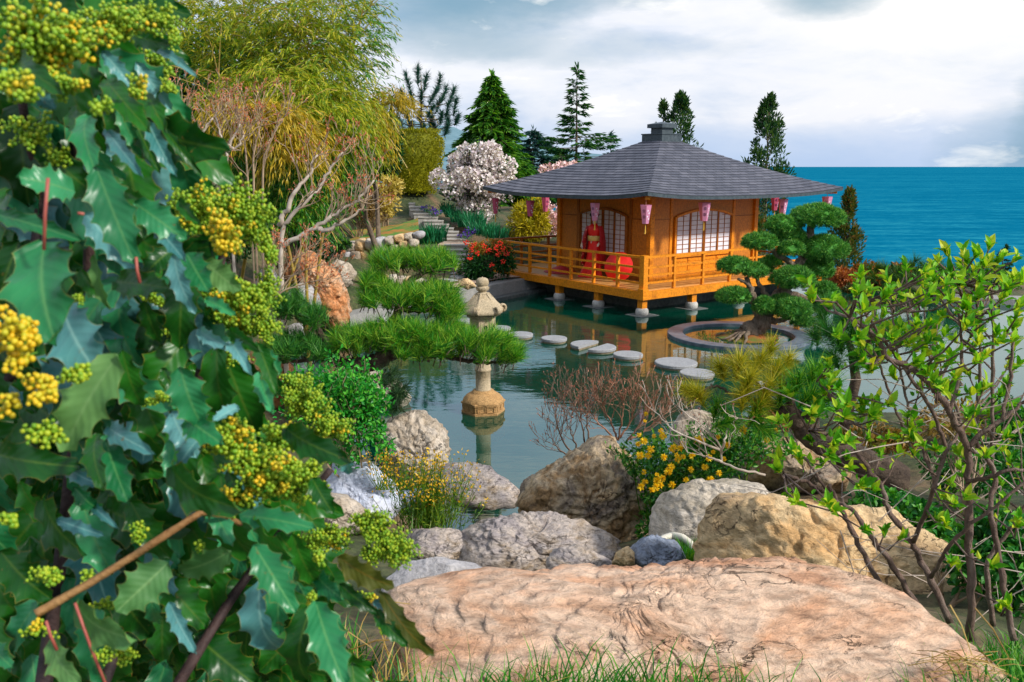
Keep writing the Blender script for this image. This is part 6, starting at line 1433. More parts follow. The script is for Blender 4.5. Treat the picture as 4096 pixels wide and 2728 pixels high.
pad(root, [(395, 262, 24, 8, 10.5, .35, 66, -.1), (432, 262, 26, 9, 10.5, .35, 70, .25), (374, 284, 18, 9, 10.3, .3, 54, -.1), (392, 298, 34, 9, 10.2, .4, 95, .1), (428, 297, 30, 13, 10.2, .4, 105, .25), (445, 312, 16, 10, 10.1, .3, 50, .5), 
   (362, 340, 30, 14, 9.9, .4, 84, -.1), (400, 335, 36, 13, 9.8, .4, 110, .1), (445, 340, 34, 14, 9.8, .4, 115, .3), (486, 346, 30, 14, 9.8, .35, 105, .5), (510, 356, 12, 9, 9.8, .25, 34, .8), (420, 352, 30, 7, 9.7, .3, 46, .2)], M_nee)
pad(root, [(290, 306, 18, 12, 10, .35, 60, -.2), (315, 318, 14, 10, 10, .3, 38, .1), (295, 345, 28, 10, 9.9, .35, 62, -.1), (278, 352, 16, 10, 9.8, .3, 30, -.4), (325, 352, 16, 8, 9.8, .3, 28, .2)], M_need)
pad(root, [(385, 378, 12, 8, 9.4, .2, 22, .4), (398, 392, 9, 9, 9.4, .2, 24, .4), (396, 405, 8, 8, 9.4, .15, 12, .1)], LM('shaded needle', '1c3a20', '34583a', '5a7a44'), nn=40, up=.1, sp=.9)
c_ = MB(); n = 60; pr_ = [(x, y) for x, y in zip(rng.uniform(350, 510, n), rng.uniform(0, 1, n))]
P = np.array([at(x, np.interp(x, [350, 400, 440, 500], [330, 325, 328, 338])+q*12, 9.75) for x, q in pr_]); tube
for p in P: tube(c_, [p, p+np.array([0, 0, .035])], [.006, .003], 4)
c_.build('cones', m_plain('bud brown', (.45, .24, .10, 1), (.6, .36, .18, 1)), root)

# ------------------------------------------------------------------ pine on the right shore with yellow green tufts
M_ney = LM('yellow green needle', '6a8a18', 'b0a824', 'e0cc48', transl=.3)
root = thing('leaning_pine', 'leaning pine with long yellow green needle tufts on the right shore', 'pine tree', A(850, 470, 6.0))
mb = MB()
for pts, rr in (([(905, 482, 5.6), (870, 466, 5.7), (838, 450, 5.8), (815, 440, 5.9), (803, 428, 6.0), (792, 414, 6.0), (780, 408, 6.0), (768, 405, 6.0)], [.11, .11, .10, .09, .085, .07, .05, .03]),
   ([(780, 408, 6), (770, 402, 6), (752, 400, 6), (735, 395, 6), (722, 388, 6)], [.03, .02, .016, .012, .01]), ([(722, 388, 6), (712, 386, 6), (704, 392, 6)], [.01, .008, .006]), ([(792, 412, 6), (790, 395, 6), (782, 382, 6), (778, 372, 6)], [.04, .03, .02, .012]), ([(800, 425, 6), (815, 408, 5.9), (822, 392, 5.9), (826, 380, 5.9)], [.04, .03, .02, .012]), ([(770, 404, 6), (760, 390, 6), (750, 378, 6), (744, 368, 6)], [.025, .02, .014, .01])):
    P = np.array([A(*p) for p in pts]); s = np.linspace(0, len(P)-1, len(P)*4); PP = np.stack([np.interp(s, range(len(P)), P[:, i]) for i in range(3)], -1); PP[1:-1] = (PP[:-2]+2*PP[1:-1]+PP[2:])/4; PP[1:-1] += rng.normal(size=(len(PP)-2, 3))*.006; tube(mb, PP, np.interp(s, range(len(P)), rr), 8, wob=.12)
mb.build('trunk', M_pbark, root, True)
def bigtufts(root, lst, mat, nn=260, L=.165, Wd=.0052):
    for (x, y, Y, ang, sc) in lst:
        cb = MB(); a = R(ang); d = np.array([math.sin(a), -.25, math.cos(a)]); p = A(x, y, Y); m_ = 5
        P = p+nrm(d)*np.linspace(-.04, .05, m_)[:, None]; tuft(P, np.repeat(d[None], m_, 0), nn//m_, L*sc, Wd, cb, 1.05); cb.build('needle_tuft', mat, root)
bigtufts(root, [(738, 370, 6, 5, 1.25), (722, 372, 6.1, -20, 1.0), (757, 366, 6.1, 20, 1.1), (700, 398, 6, -25, 1.05), (690, 393, 6, -50, .8), (742, 402, 5.9, -5, 1.0), (757, 408, 5.9, 25, 1.0), (775, 378, 6, 5, 1.15), (786, 366, 6.1, 10, .9), (748, 385, 5.9, 5, 1.1), (765, 392, 5.9, 25, 1.0), (770, 352, 6.4, 0, .9)], M_ney, 300)
bigtufts(root, [(716, 412, 6, 10, 1.0), (722, 424, 5.9, 60, .8), (754, 418, 5.9, 20, 1.05), (762, 428, 5.9, 120, .9), (730, 418, 6, 150, .8), (796, 388, 5.9, 10, 1.15), (812, 378, 5.9, 15, 1.1), (826, 392, 5.8, 25, 1.1), (806, 400, 5.8, 40, 1.0), (780, 398, 5.9, 0, 1.0), (818, 404, 5.8, 60, .9)], M_nee, 300)
root = thing('pine_tree', 'dark green long needled pine between the planter ring and the leafy shrub', 'pine tree', footz(850, 9.5))
mb = MB(); tube(mb, [footz(862, 9.5), A(856, 380, 9.5), A(852, 352, 9.5), A(846, 335, 9.5)], [.07, .06, .045, .03], 7); mb.build('trunk', M_pbark, root, True)
bigtufts(root, [(840, 345, 9.5, -20, 1.7), (852, 336, 9.5, 5, 1.7), (866, 345, 9.5, 20, 1.7), (835, 362, 9.5, -35, 1.5), (858, 362, 9.4, 10, 1.6), (874, 358, 9.5, 30, 1.5), (846, 322, 9.6, -5, 1.4), (830, 335, 9.6, -30, 1.4), (822, 322, 10, -20, 1.2), (826, 308, 10, 0, 1.1), (880, 335, 9.6, 25, 1.4), (816, 338, 10, -20, 1.2)], M_need, 330, .19, .007)

# ------------------------------------------------------------------ shrubs round the outlet
M_gl = LM('bright green leaf', '0f6a1c', '25952a', '6ac03a', transl=.35)
root = thing('green_shrub', 'bright green small leaved shrub between the holly flowers and the taupe boulder', 'shrub', A(345, 480, 7.4))
tb = MB(); tips = []
for (x, y) in ((330, 470), (340, 478), (352, 474), (362, 468), (372, 476), (345, 470)):
    for _ in range(2): grow(tb, A(x, y, 7.3+rng.uniform(-.2, .2)), np.array([rng.uniform(-.5, .5), rng.uniform(-.3, .2), 1.]), .38, .009, 3, tips, .6, .35, 3, 3, .68, minr=.003)
tb.build('stems', M_bareD, root); cb = MB()
for (p, d, pts) in tips:
    n = 14; q = p-d*rng.uniform(-.03, .18, (n, 1))+rng.normal(size=(n, 3))*.025; stamp(cb, q, nrm(d+rdir(n)*.9), nrm(rdir(n)*.8+[0, -.2, .8]), .045*rng.uniform(.7, 1.2, n), .024, T_LEAF)
for (x, y, rx_, ry_, n) in ((335, 385, 34, 16, 520), (362, 400, 28, 18, 520), (362, 430, 26, 18, 480), (345, 455, 22, 14, 240), (384, 448, 10, 14, 110), (300, 375, 14, 9, 120)):
    k = pxm(7.2); P = A(x, y, 7.2)+inball(n)*np.array([rx_*k, .25, ry_*k]); stamp(cb, P, nrm(rdir(n)+[0, 0, .3]), nrm(rdir(n)*.8+[0, -.2, .8]), .05*rng.uniform(.7, 1.2, n), .026, T_LEAF)
cb.build('leaves', M_gl, root)
# yellow wildflowers
root = thing('wildflowers', 'clump of yellow wildflowers on thin green stems between pale rocks', 'wildflowers', A(425, 528, 6.3)); sb = MB(); fb = MB(); lf = MB()
for i in range(190):
    x = rng.normal(428, 13); p0 = A(x, 528+rng.uniform(-4, 6), 6.3+rng.uniform(-.25, .25)); hx = (x-428)*.5+rng.normal(0, 8); p1 = A(x+hx, rng.uniform(452, 505), 6.3+rng.uniform(-.3, .3)); mid = (p0+p1)/2+rng.normal(size=3)*.03
    tube(sb, [p0, mid, p1], [.003, .0025, .0018], 3, cap=False); n = 4; q = p1+rng.normal(size=(n, 3))*.022; stamp(fb, q, rdir(n, .4), rdir(n), .026, .016, T_DIA)
    n = 7; s = rng.uniform(.1, .9, (n, 1)); q = p0+(p1-p0)*s; stamp(lf, q, nrm(rdir(n)+[0, 0, .6]), rdir(n), .05, .010, T_DIA)
for i in range(60):
    x = rng.uniform(376, 405); p0 = A(x, 490, 7.0); p1 = A(x+rng.normal(0, 8), rng.uniform(452, 480), 7.0); tube(sb, [p0, p1], [.003, .0018], 3, cap=False); n = 4; stamp(fb, p1+rng.normal(size=(n, 3))*.025, rdir(n), rdir(n), .026, .016, T_DIA)
M_stem = LM('green stem', '3a6a10', '5a8a1c', '8a9a28'); sb.build('stems', M_stem, root); lf.build('leaves', M_stem, root); fb.build('blossoms', m_leaf('ochre yellow flower', [srgb('b8861c'), srgb('e0b020'), srgb('f0cc38')], .3), root)
# bare shrubs at the brown boulder
M_rtw = m_plain('red brown twig', (.20, .09, .05, 1), (.36, .18, .11, 1), 9, .7); M_dtw = m_plain('dark twig', (.10, .06, .04, 1), (.2, .13, .09, 1), 9, .7)
M_rbud = m_leaf('pinkish bud', [srgb('a04a34'), srgb('c07a5a'), srgb('6a3024')], .1)
def bare_shrub(name, label, Y, mains, r0, twl, mat, bud, dens=2, depth=2, bs=.02, minr=.0028, spread=.6):
    return bare_tree(name, label, A(*mains[0][0], Y), [[A(x, y, Y+rng.uniform(-.1, .1)) for x, y in m_] for m_ in mains], depth, r0, twl, mat, 2, bs, spread, None, .3, minr, bud, mat, dens)
bare_shrub('bare_shrub', 'dark bare twigs leaning out left above the brown boulder', 7.6, [[(575, 458), (562, 440), (556, 420), (556, 408)], [(580, 455), (572, 435), (566, 418)], [(574, 460), (560, 450), (553, 443)], [(586, 450), (582, 425), (574, 405)], [(590, 446), (586, 420), (592, 403)]], .010, .20, M_dtw, M_rbud)
bare_shrub('bare_shrub', 'reddish bare shrub in front of the dark green water', 7.9, [[(618, 440), (612, 425), (604, 408), (600, 398)], [(618, 440), (622, 420), (624, 402)], [(620, 438), (632, 420), (636, 400)], [(616, 440), (600, 425), (590, 412)], [(626, 442), (640, 425), (650, 405)], [(630, 440), (648, 428), (668, 412)]], .011, .20, M_rtw, M_rbud, 3, 2)
bare_shrub('bare_shrub', 'pale forked bare branch reaching over the yellow flowers', 5.9, [[(765, 475), (740, 470), (722, 462), (720, 445), (710, 432), (694, 420), (680, 408)], [(721, 452), (725, 440), (728, 428), (738, 418)], [(722, 462), (705, 456), (690, 448)], [(720, 450), (700, 442), (672, 430), (655, 412)]], .010, .16, M_bare, M_rbud, 1, 1)
# kerria
M_ker = LM('kerria leaf', '145014', '2a7a20', '6aa028', transl=.3)
M_kf = m_leaf('golden flower', [srgb('f0b808'), srgb('fcd414'), srgb('ffe640')], .2)
root = thing('flowering_shrub', 'green shrub with round golden double flowers behind the white boulder', 'shrub', A(680, 520, 6.6)); sb = MB(); tips = []
for i in range(26):
    x = rng.uniform(640, 745); grow(sb, A(x, 515-max(0, x-700)*.3, 6.6+rng.uniform(-.25, .3)), np.array([rng.uniform(-.5, .5), rng.uniform(-.2, .2), 1.2]), .33, .006, 2, tips, .5, .3, 4, 3, .7, minr=.0025)
sb.build('stems', M_stem, root); cb = MB()
for (p, d, pts) in tips:
    n = 9; q = p-d*rng.uniform(-.02, .22, (n, 1))+rng.normal(size=(n, 3))*.02; stamp(cb, q, nrm(d*.6+rdir(n)), rdir(n, .6), .05*rng.uniform(.6, 1.2, n), .020, T_LEAF)
for (x, y, rx_, ry_, n) in ((665, 492, 26, 24, 900), (700, 470, 40, 24, 900), (730, 455, 36, 20, 600), (650, 530, 14, 20, 420), (655, 455, 16, 22, 260), (765, 440, 30, 22, 420)):
    k = pxm(6.6); P = A(x, y, 6.6)+inball(n)*np.array([rx_*k, .3, ry_*k]); stamp(cb, P, rdir(n, .3), rdir(n, .6), .05*rng.uniform(.6, 1.2, n), .020, T_LEAF)
cb.build('leaves', M_ker, root)
fl = [(639, 435), (654, 436), (661, 431), (644, 441), (638, 444), (651, 449), (663, 436), (682, 444), (673, 448), (680, 448.5), (640, 455.5), (648, 455.7), (677, 455), (683, 456.5), (678, 459.5), (692, 456), (671, 466.5), (691, 469.5), (705, 467), (644, 472), (657, 475), (662, 478.5), (645, 482), (657, 481), (652, 490), (656, 487), (660, 485), (709, 458), (713, 452), (724, 459), (729, 419), (718, 437), (728, 445), (743, 430), (767, 440), (702, 441), (698, 439), (710, 480), (641, 487), (672, 485), (668, 472), (719, 473), (664, 457), (686, 480), (776, 430), (646, 414), (645, 421)]
for (x, y) in fl:
    p = A(x, y, 6.05+rng.uniform(-.1, .15)); n = 42; mb = MB(); dd = rdir(n); s = rng.uniform(.018, .034)*(.6 if (x, y) in fl[-3:] else 1); stamp(mb, p+dd*s*.15, nrm(dd+[0, 0, .1]), rdir(n), s, s*.5, T_DIA); mb.build('flower', M_kf, root)
# small grass tuft by the hose
blades('grass_tuft', 'little green grass tuft by the white hose', 'grass tuft', [A(690, 560, 5.0), A(684, 563, 5.0)], .14, .006, 110, LM('fresh blade', '1c6a14', '4a9a20', '8ab030'), .09, None, .5)
# ------------------------------------------------------------------ holly leaved mahonia, close at left
def m_holly(name, c1, c2, rib, rough=.34, spec=.38, transl=.12):
    m, nt, b, o = newmat(name)
    uv = nt.nodes.new('ShaderNodeUVMap'); uv.uv_map = 'UVMap'; sx = nt.nodes.new('ShaderNodeSeparateXYZ'); nt.links.new(uv.outputs[0], sx.inputs[0])
    g = nt.nodes.new('ShaderNodeNewGeometry')
    f = noise_n(nt, 18, 4, .6, .4); f = mth(nt, 'ADD', mth(nt, 'MULTIPLY', f, .6), mth(nt, 'MULTIPLY', g.outputs['Random Per Island'], .45))
    c = ramp(nt, [(.25, c1), (.8, c2)], f)
    d = mth(nt, 'ABSOLUTE', sx.outputs[1]); c = mixc(nt, c, rib, ramp(nt, [(0, (.8, .8, .8, 1)), (.05, (.3, .3, .3, 1)), (.12, (0, 0, 0, 1))], d))
    c = mixc(nt, c, (.30, .20, .03, 1), ramp(nt, [(.93, (0, 0, 0, 1)), (1, (.55, .55, .55, 1))], d))
    # side veins
    ve = nt.nodes.new('ShaderNodeMath'); ve.operation = 'SINE'; nt.links.new(mth(nt, 'MULTIPLY', mth(nt, 'SUBTRACT', sx.outputs[0], mth(nt, 'MULTIPLY', d, .22)), 56), ve.inputs[0])
    c = mixc(nt, c, rib, ramp(nt, [(.9, (0, 0, 0, 1)), (1, (.10, .10, .10, 1))], ve.outputs[0]))
    sp = noise_n(nt, 130, 3, .6, 0); c = mixc(nt, c, (.16, .11, .03, 1), ramp(nt, [(.68, (0, 0, 0, 1)), (.74, (.8, .8, .8, 1))], sp)); c = mixc(nt, c, ramp(nt, [(.3, (.7, .75, .7, 1)), (.7, (1.35, 1.3, 1.1, 1))], noise_n(nt, 7, 4, .6, .5)), 1, 'MULTIPLY')
    nt.links.new(c, b.inputs['Base Color']); b.inputs['Roughness'].default_value = rough; b.inputs['Specular IOR Level'].default_value = spec
    bumpn(nt, b, mth(nt, 'ADD', ve.outputs[0], noise_n(nt, 90, 3, .6)), .10, .0015)
    t = nt.nodes.new('ShaderNodeBsdfTranslucent'); nt.links.new(mixc(nt, c, (.7, 1, .2, 1), 1, 'MULTIPLY'), t.inputs[0])
    mx = nt.nodes.new('ShaderNodeMixShader'); mx.inputs[0].default_value = transl; nt.links.new(b.outputs[0], mx.inputs[1]); nt.links.new(t.outputs[0], mx.inputs[2]); nt.links.new(mx.outputs[0], o.inputs[0])
    return m
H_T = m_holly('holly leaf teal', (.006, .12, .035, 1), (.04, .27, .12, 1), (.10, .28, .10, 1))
H_B = m_holly('holly leaf glaucous with sky sheen', (.03, .15, .16, 1), (.13, .33, .38, 1), (.22, .42, .42, 1))  # glaucous leaf tone with the sky's blue gloss painted into it
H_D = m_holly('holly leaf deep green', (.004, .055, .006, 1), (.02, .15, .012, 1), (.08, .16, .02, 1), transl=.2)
H_G = m_holly('holly leaf pale underside', (.05, .18, .05, 1), (.16, .32, .10, 1), (.2, .36, .14, 1), rough=.6, transl=.25)
H_R = m_holly('holly leaf bronze', (.05, .07, .012, 1), (.13, .13, .02, 1), (.2, .12, .02, 1), transl=.25)
NL, NA = 25, 7
_t = np.linspace(0, 1, NL); _s = np.linspace(-1, 1, NA)
def holly(acc, Bp, Tp, w, U, bow=.12, fold=.18, wave=.5, seed=0, teeth=5, amp_=1.0):
    """append one leaf: verts, faces, uv"""
    Bp, Tp = np.asarray(Bp, float), np.asarray(Tp, float); D = Tp-Bp; L = np.linalg.norm(D); D /= L
    S = nrm(np.cross(D, U)); N = np.cross(S, D); r_ = np.random.default_rng(seed)
    prof = np.sin(np.pi*np.clip(_t, 0, 1)**.82)**.62; prof[0] = .03; prof[-1] = .01
    V = np.zeros((NL, NA, 3)); UV = np.zeros((NL, NA, 2)); ph = r_.uniform(0, 6.28)
    for side in (-1, 1):
        tooth = np.array([(1.10 if i % 5 == 2 else (.78 if i % 5 in (0, 4) else .86)) for i in range(NL)]); tooth = 1+(tooth-1)*amp_
        for j in range(NA):
            if _s[j]*side < 0 or (side == 1 and _s[j] == 0): continue
            a = abs(_s[j]); ww = w*.56*prof*(1-(1-tooth)*a**3*1.1); lead = (tooth-.86)*.05*a**3
            z = fold*w*a*.5*(1 if side > 0 else .8)-.0*a+wave*w*.13*a**2*np.sin(_t*teeth*3.3+ph+side)+bow*L*np.sin(np.pi*_t)-.5*bow*L*_t**2
            V[:, j] = Bp+D*(_t+lead)[:, None]*L+S*(side*a*ww)[:, None]+N*z[:, None]
            UV[:, j, 0] = _t; UV[:, j, 1] = _s[j]
    i = np.arange(NL-1)[:, None]*NA; j = np.arange(NA-1)[None]; f = np.stack([i+j, i+j+1, i+NA+j+1, i+NA+j], -1).reshape(-1, 4)
    acc.append((V.reshape(-1, 3), f, UV.reshape(-1, 2)))
def build_leaves(name, acc, mat, parent):
    mb = MB(); uv = []
    for v, f, u in acc: mb.add(v, f); uv.append(u)
    o = mb.build(name, mat, parent, True); vi = np.zeros(len(o.data.loops), np.int32); o.data.loops.foreach_get('vertex_index', vi)
    l = o.data.uv_layers.new(name='UVMap'); l.data.foreach_set('uv', np.concatenate(uv)[vi].astype(np.float32).ravel()); return o
mroot = thing('mahonia_shrub', 'holly leaved shrub with yellow green bud clusters, very close along the left edge', 'shrub', (-.55, .95, gz(-.55, .95)))
LV = [  # base, tip, width px, Y, type
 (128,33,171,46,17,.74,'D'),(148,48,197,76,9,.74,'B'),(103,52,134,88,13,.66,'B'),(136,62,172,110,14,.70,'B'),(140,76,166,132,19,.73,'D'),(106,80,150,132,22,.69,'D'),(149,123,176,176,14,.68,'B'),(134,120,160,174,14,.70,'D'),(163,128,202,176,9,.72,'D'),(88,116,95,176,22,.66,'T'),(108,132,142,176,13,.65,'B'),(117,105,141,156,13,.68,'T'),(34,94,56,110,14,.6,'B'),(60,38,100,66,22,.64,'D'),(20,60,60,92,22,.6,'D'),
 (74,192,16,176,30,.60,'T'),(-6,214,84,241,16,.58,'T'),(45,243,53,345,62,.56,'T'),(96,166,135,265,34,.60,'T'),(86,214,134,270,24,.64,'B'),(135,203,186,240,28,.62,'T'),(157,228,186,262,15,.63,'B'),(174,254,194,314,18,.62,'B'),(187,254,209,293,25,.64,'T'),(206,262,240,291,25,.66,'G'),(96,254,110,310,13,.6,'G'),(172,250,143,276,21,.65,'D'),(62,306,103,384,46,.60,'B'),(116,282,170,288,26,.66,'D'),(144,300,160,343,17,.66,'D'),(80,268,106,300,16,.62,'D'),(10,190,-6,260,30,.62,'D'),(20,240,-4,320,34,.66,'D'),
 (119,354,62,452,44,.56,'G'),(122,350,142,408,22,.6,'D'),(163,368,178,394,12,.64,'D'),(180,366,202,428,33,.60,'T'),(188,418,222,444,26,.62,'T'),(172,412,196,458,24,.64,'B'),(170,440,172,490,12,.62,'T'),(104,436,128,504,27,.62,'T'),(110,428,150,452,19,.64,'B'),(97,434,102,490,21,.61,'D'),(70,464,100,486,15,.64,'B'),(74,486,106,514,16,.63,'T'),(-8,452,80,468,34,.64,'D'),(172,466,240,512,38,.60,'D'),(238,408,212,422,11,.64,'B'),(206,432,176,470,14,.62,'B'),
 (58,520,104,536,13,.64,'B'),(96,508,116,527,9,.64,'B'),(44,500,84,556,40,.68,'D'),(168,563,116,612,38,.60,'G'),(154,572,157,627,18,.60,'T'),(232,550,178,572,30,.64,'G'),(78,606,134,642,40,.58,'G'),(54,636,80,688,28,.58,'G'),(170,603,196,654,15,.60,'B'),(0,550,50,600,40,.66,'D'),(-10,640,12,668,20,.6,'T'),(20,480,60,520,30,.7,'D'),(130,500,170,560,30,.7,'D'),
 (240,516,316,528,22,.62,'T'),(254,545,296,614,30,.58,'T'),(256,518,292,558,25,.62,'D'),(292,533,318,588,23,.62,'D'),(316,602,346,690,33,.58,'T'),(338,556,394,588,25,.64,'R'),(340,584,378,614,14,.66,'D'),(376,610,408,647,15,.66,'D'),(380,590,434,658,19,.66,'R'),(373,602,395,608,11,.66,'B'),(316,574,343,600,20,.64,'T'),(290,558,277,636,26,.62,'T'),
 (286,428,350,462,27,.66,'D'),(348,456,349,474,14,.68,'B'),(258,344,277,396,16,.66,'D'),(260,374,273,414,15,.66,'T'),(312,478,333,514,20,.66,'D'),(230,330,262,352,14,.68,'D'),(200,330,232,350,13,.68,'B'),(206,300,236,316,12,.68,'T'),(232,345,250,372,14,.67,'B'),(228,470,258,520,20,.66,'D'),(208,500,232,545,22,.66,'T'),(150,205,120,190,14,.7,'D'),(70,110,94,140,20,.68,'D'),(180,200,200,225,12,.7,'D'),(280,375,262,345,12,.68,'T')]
acc = {k: [] for k in 'TBDGR'}
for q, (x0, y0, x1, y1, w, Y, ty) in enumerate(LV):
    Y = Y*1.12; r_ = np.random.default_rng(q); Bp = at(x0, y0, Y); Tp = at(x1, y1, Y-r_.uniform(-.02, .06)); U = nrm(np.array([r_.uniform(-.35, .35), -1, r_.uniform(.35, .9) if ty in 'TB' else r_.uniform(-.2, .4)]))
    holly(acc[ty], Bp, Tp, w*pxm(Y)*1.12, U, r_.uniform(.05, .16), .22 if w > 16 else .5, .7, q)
# inner leaves filling the depth of the bush
def edge(y): return np.interp(y, [-40, 60, 100, 250, 400, 500, 600, 700], [120, 140, 160, 215, 262, 290, 345, 390])
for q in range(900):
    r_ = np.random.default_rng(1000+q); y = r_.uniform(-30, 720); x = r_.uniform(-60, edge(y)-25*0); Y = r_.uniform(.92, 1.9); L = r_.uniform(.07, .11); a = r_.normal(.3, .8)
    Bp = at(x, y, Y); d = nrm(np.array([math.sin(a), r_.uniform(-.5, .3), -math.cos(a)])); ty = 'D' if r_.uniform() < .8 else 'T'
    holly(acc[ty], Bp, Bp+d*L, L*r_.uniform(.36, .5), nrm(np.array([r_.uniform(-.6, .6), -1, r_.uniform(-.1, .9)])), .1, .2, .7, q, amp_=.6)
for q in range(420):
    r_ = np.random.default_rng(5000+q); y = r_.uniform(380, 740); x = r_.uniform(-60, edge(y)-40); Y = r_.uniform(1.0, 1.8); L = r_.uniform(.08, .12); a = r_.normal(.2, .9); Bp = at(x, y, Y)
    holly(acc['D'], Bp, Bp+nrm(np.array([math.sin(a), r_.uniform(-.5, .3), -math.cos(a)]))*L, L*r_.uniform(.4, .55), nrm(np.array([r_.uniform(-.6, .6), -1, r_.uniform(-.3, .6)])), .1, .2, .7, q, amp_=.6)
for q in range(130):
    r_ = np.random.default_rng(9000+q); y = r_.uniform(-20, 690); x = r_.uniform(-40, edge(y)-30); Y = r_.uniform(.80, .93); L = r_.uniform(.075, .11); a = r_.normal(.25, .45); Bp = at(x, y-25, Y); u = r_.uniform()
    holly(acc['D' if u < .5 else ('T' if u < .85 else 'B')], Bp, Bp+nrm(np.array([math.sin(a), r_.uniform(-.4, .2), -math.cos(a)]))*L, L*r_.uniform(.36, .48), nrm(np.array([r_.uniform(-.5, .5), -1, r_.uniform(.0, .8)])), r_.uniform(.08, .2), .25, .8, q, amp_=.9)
for k_, nm, mt in (('T', 'teal_leaves', H_T), ('B', 'glaucous_sheen_leaves', H_B), ('D', 'dark_leaves', H_D), ('G', 'pale_leaves', H_G), ('R', 'bronze_leaves', H_R)): build_leaves(nm, acc[k_], mt, mroot)
# woody stems and red leaf stalks
M_mdk = m_plain('dark mahonia stem', (.02, .012, .012, 1), (.06, .03, .025, 1), 30, .7, .5)
M_mst = m_plain('mahonia stem', (.20, .09, .025, 1), (.34, .19, .07, 1), 30, .7, .5); M_red_st = m_plain('red leaf stalk', (.30, .05, .04, 1), (.42, .12, .08, 1), 30, .5)
for pts, r_ in (([(36, 614, .64), (60, 600, .65), (95, 580, .66), (135, 555, .67), (170, 532, .68), (202, 512, .69), (225, 515, .71), (240, 524, .74)], .0034), ([(40, 710, .7), (60, 560, .9), (80, 400, .95), (90, 250, .95), (70, 100, .9), (50, 30, .85)], .007), ([(90, 720, .8), (150, 560, .95), (190, 420, 1.0), (215, 300, 1.0), (225, 240, 1.0)], .006), ([(150, 730, .8), (230, 600, .95), (290, 520, 1.0), (330, 470, 1.0)], .006), ([(10, 380, .8), (30, 300, .8), (40, 200, .85), (20, 90, .8)], .005)):
    mb = MB(); P = np.array([at(*p) for p in pts]); s = np.linspace(0, len(P)-1, len(P)*4); PP = np.stack([np.interp(s, range(len(P)), P[:, i]) for i in range(3)], -1)
    tube(mb, PP, np.linspace(r_*1.15, r_*.75, len(PP)), 8, wob=.12); mb.build('stem', M_mst if r_ < .004 else M_mdk, mroot, True)
mb = MB(); g0 = np.array([-.55, .95, gz(-.55, .95)-.05])
for p in ((40, 710, .7), (90, 720, .8), (150, 730, .8)): e = at(*p); tube(mb, [g0, (g0+e)/2+np.array([0, 0, .05]), e], [.012, .010, .008], 8)
mb.build('root_stem', M_mdk, mroot, True)
for a, b_, Y in (((48, 178), (44, 250), .6), ((75, 603), (108, 690), .62), ((136, 257), (140, 283), .66), ((84, 214), (78, 213), .64), ((46, 621), (57, 650), .6)):
    mb = MB(); tube(mb, [at(*a, Y), at((a[0]+b_[0])/2-1, (a[1]+b_[1])/2, Y), at(*b_, Y)], .0012, 6); mb.build('leaf_stalk', M_red_st, mroot, True)
# bud clusters
M_bg = m_leaf('green buds', [(.13, .30, .01, 1), (.26, .42, .015, 1), (.42, .50, .02, 1)], .12, .45, .4); M_by = m_leaf('yellow buds', [(.50, .48, .02, 1), (.66, .50, .015, 1), (.80, .48, .01, 1)], .12, .45, .4)
M_bs = m_plain('bud stalk', (.06, .20, .012, 1), (.14, .32, .02, 1), 30, .6)
CL = [(225,298,32,24,230,2.5,.2,.79),(268,288,16,24,140,2.1,.05,.84),(248,328,30,14,170,2.2,.1,.84),(236,212,36,30,220,2.6,.3,.80),(160,60,16,22,80,2.4,0,.80),(45,38,48,34,330,3.6,.35,.62),(108,24,42,22,230,3.0,.35,.68),(150,16,32,16,120,2.4,.05,.72),(18,88,24,18,50,3.6,.1,.56),(60,82,24,18,70,3.2,.25,.6),(97,106,11,13,20,3.1,.2,.6),(133,84,13,14,40,2.7,.25,.64),(172,32,11,10,36,2.2,0,.74),(168,84,9,8,20,2.2,0,.72),(28,128,26,22,60,2.6,0,.72),(52,156,18,14,40,2.4,0,.74),
 (196,206,32,26,330,2.5,.2,.76),(222,234,20,26,110,3.2,.9,.70),(252,214,22,28,250,2.3,0,.80),(240,298,30,24,240,2.6,.25,.76),(263,324,18,20,140,2.1,0,.82),(186,328,24,18,120,2.4,.15,.78),(268,246,12,16,60,2.2,0,.82),(150,298,12,12,30,2.3,.1,.72),(78,300,9,6,16,2.2,.1,.62),
 (14,340,22,30,110,4.6,1,.50),(38,388,14,22,40,4.0,.95,.50),(76,376,20,9,24,3.4,.05,.54),(44,432,22,16,50,3.4,.2,.54),(6,408,10,14,14,4,.9,.5),(186,408,10,8,18,2.3,.15,.66),(146,404,10,8,14,2.3,0,.68),(220,352,30,18,150,2.2,0,.82),(158,400,8,10,14,2.4,.1,.68),
 (232,440,26,26,150,3.3,.55,.66),(262,470,40,30,260,3.1,.35,.68),(300,480,28,28,210,2.9,.1,.70),(240,500,30,20,110,3.0,.2,.68),(278,440,26,18,120,2.8,.1,.72),(306,402,26,22,300,2.1,.05,.86),(330,428,22,18,210,2.1,.1,.86),(296,380,16,10,90,2.1,0,.88),
 (328,538,30,18,200,2.1,.15,.80),(372,528,22,20,220,2.1,.05,.80),(396,548,26,20,230,2.2,.02,.80),(375,556,20,12,110,2.1,0,.80),(318,562,9,9,22,2.7,.4,.70),(310,598,7,12,12,2.7,.6,.66),(365,600,14,9,18,2.2,.5,.74),(385,625,10,12,20,2.0,.2,.78),
 (52,578,24,18,44,2.7,.05,.6),(86,578,12,8,14,2.7,.05,.62),(140,534,15,11,30,2.3,.15,.66),(36,630,26,10,20,3,.3,.58),(118,654,24,13,62,2.5,.0,.64),(106,606,16,10,16,2.5,.0,.62),(196,545,6,8,6,2.4,.1,.66),(2,525,5,16,12,3.4,.2,.52),(205,440,10,20,20,2.6,.3,.68)]
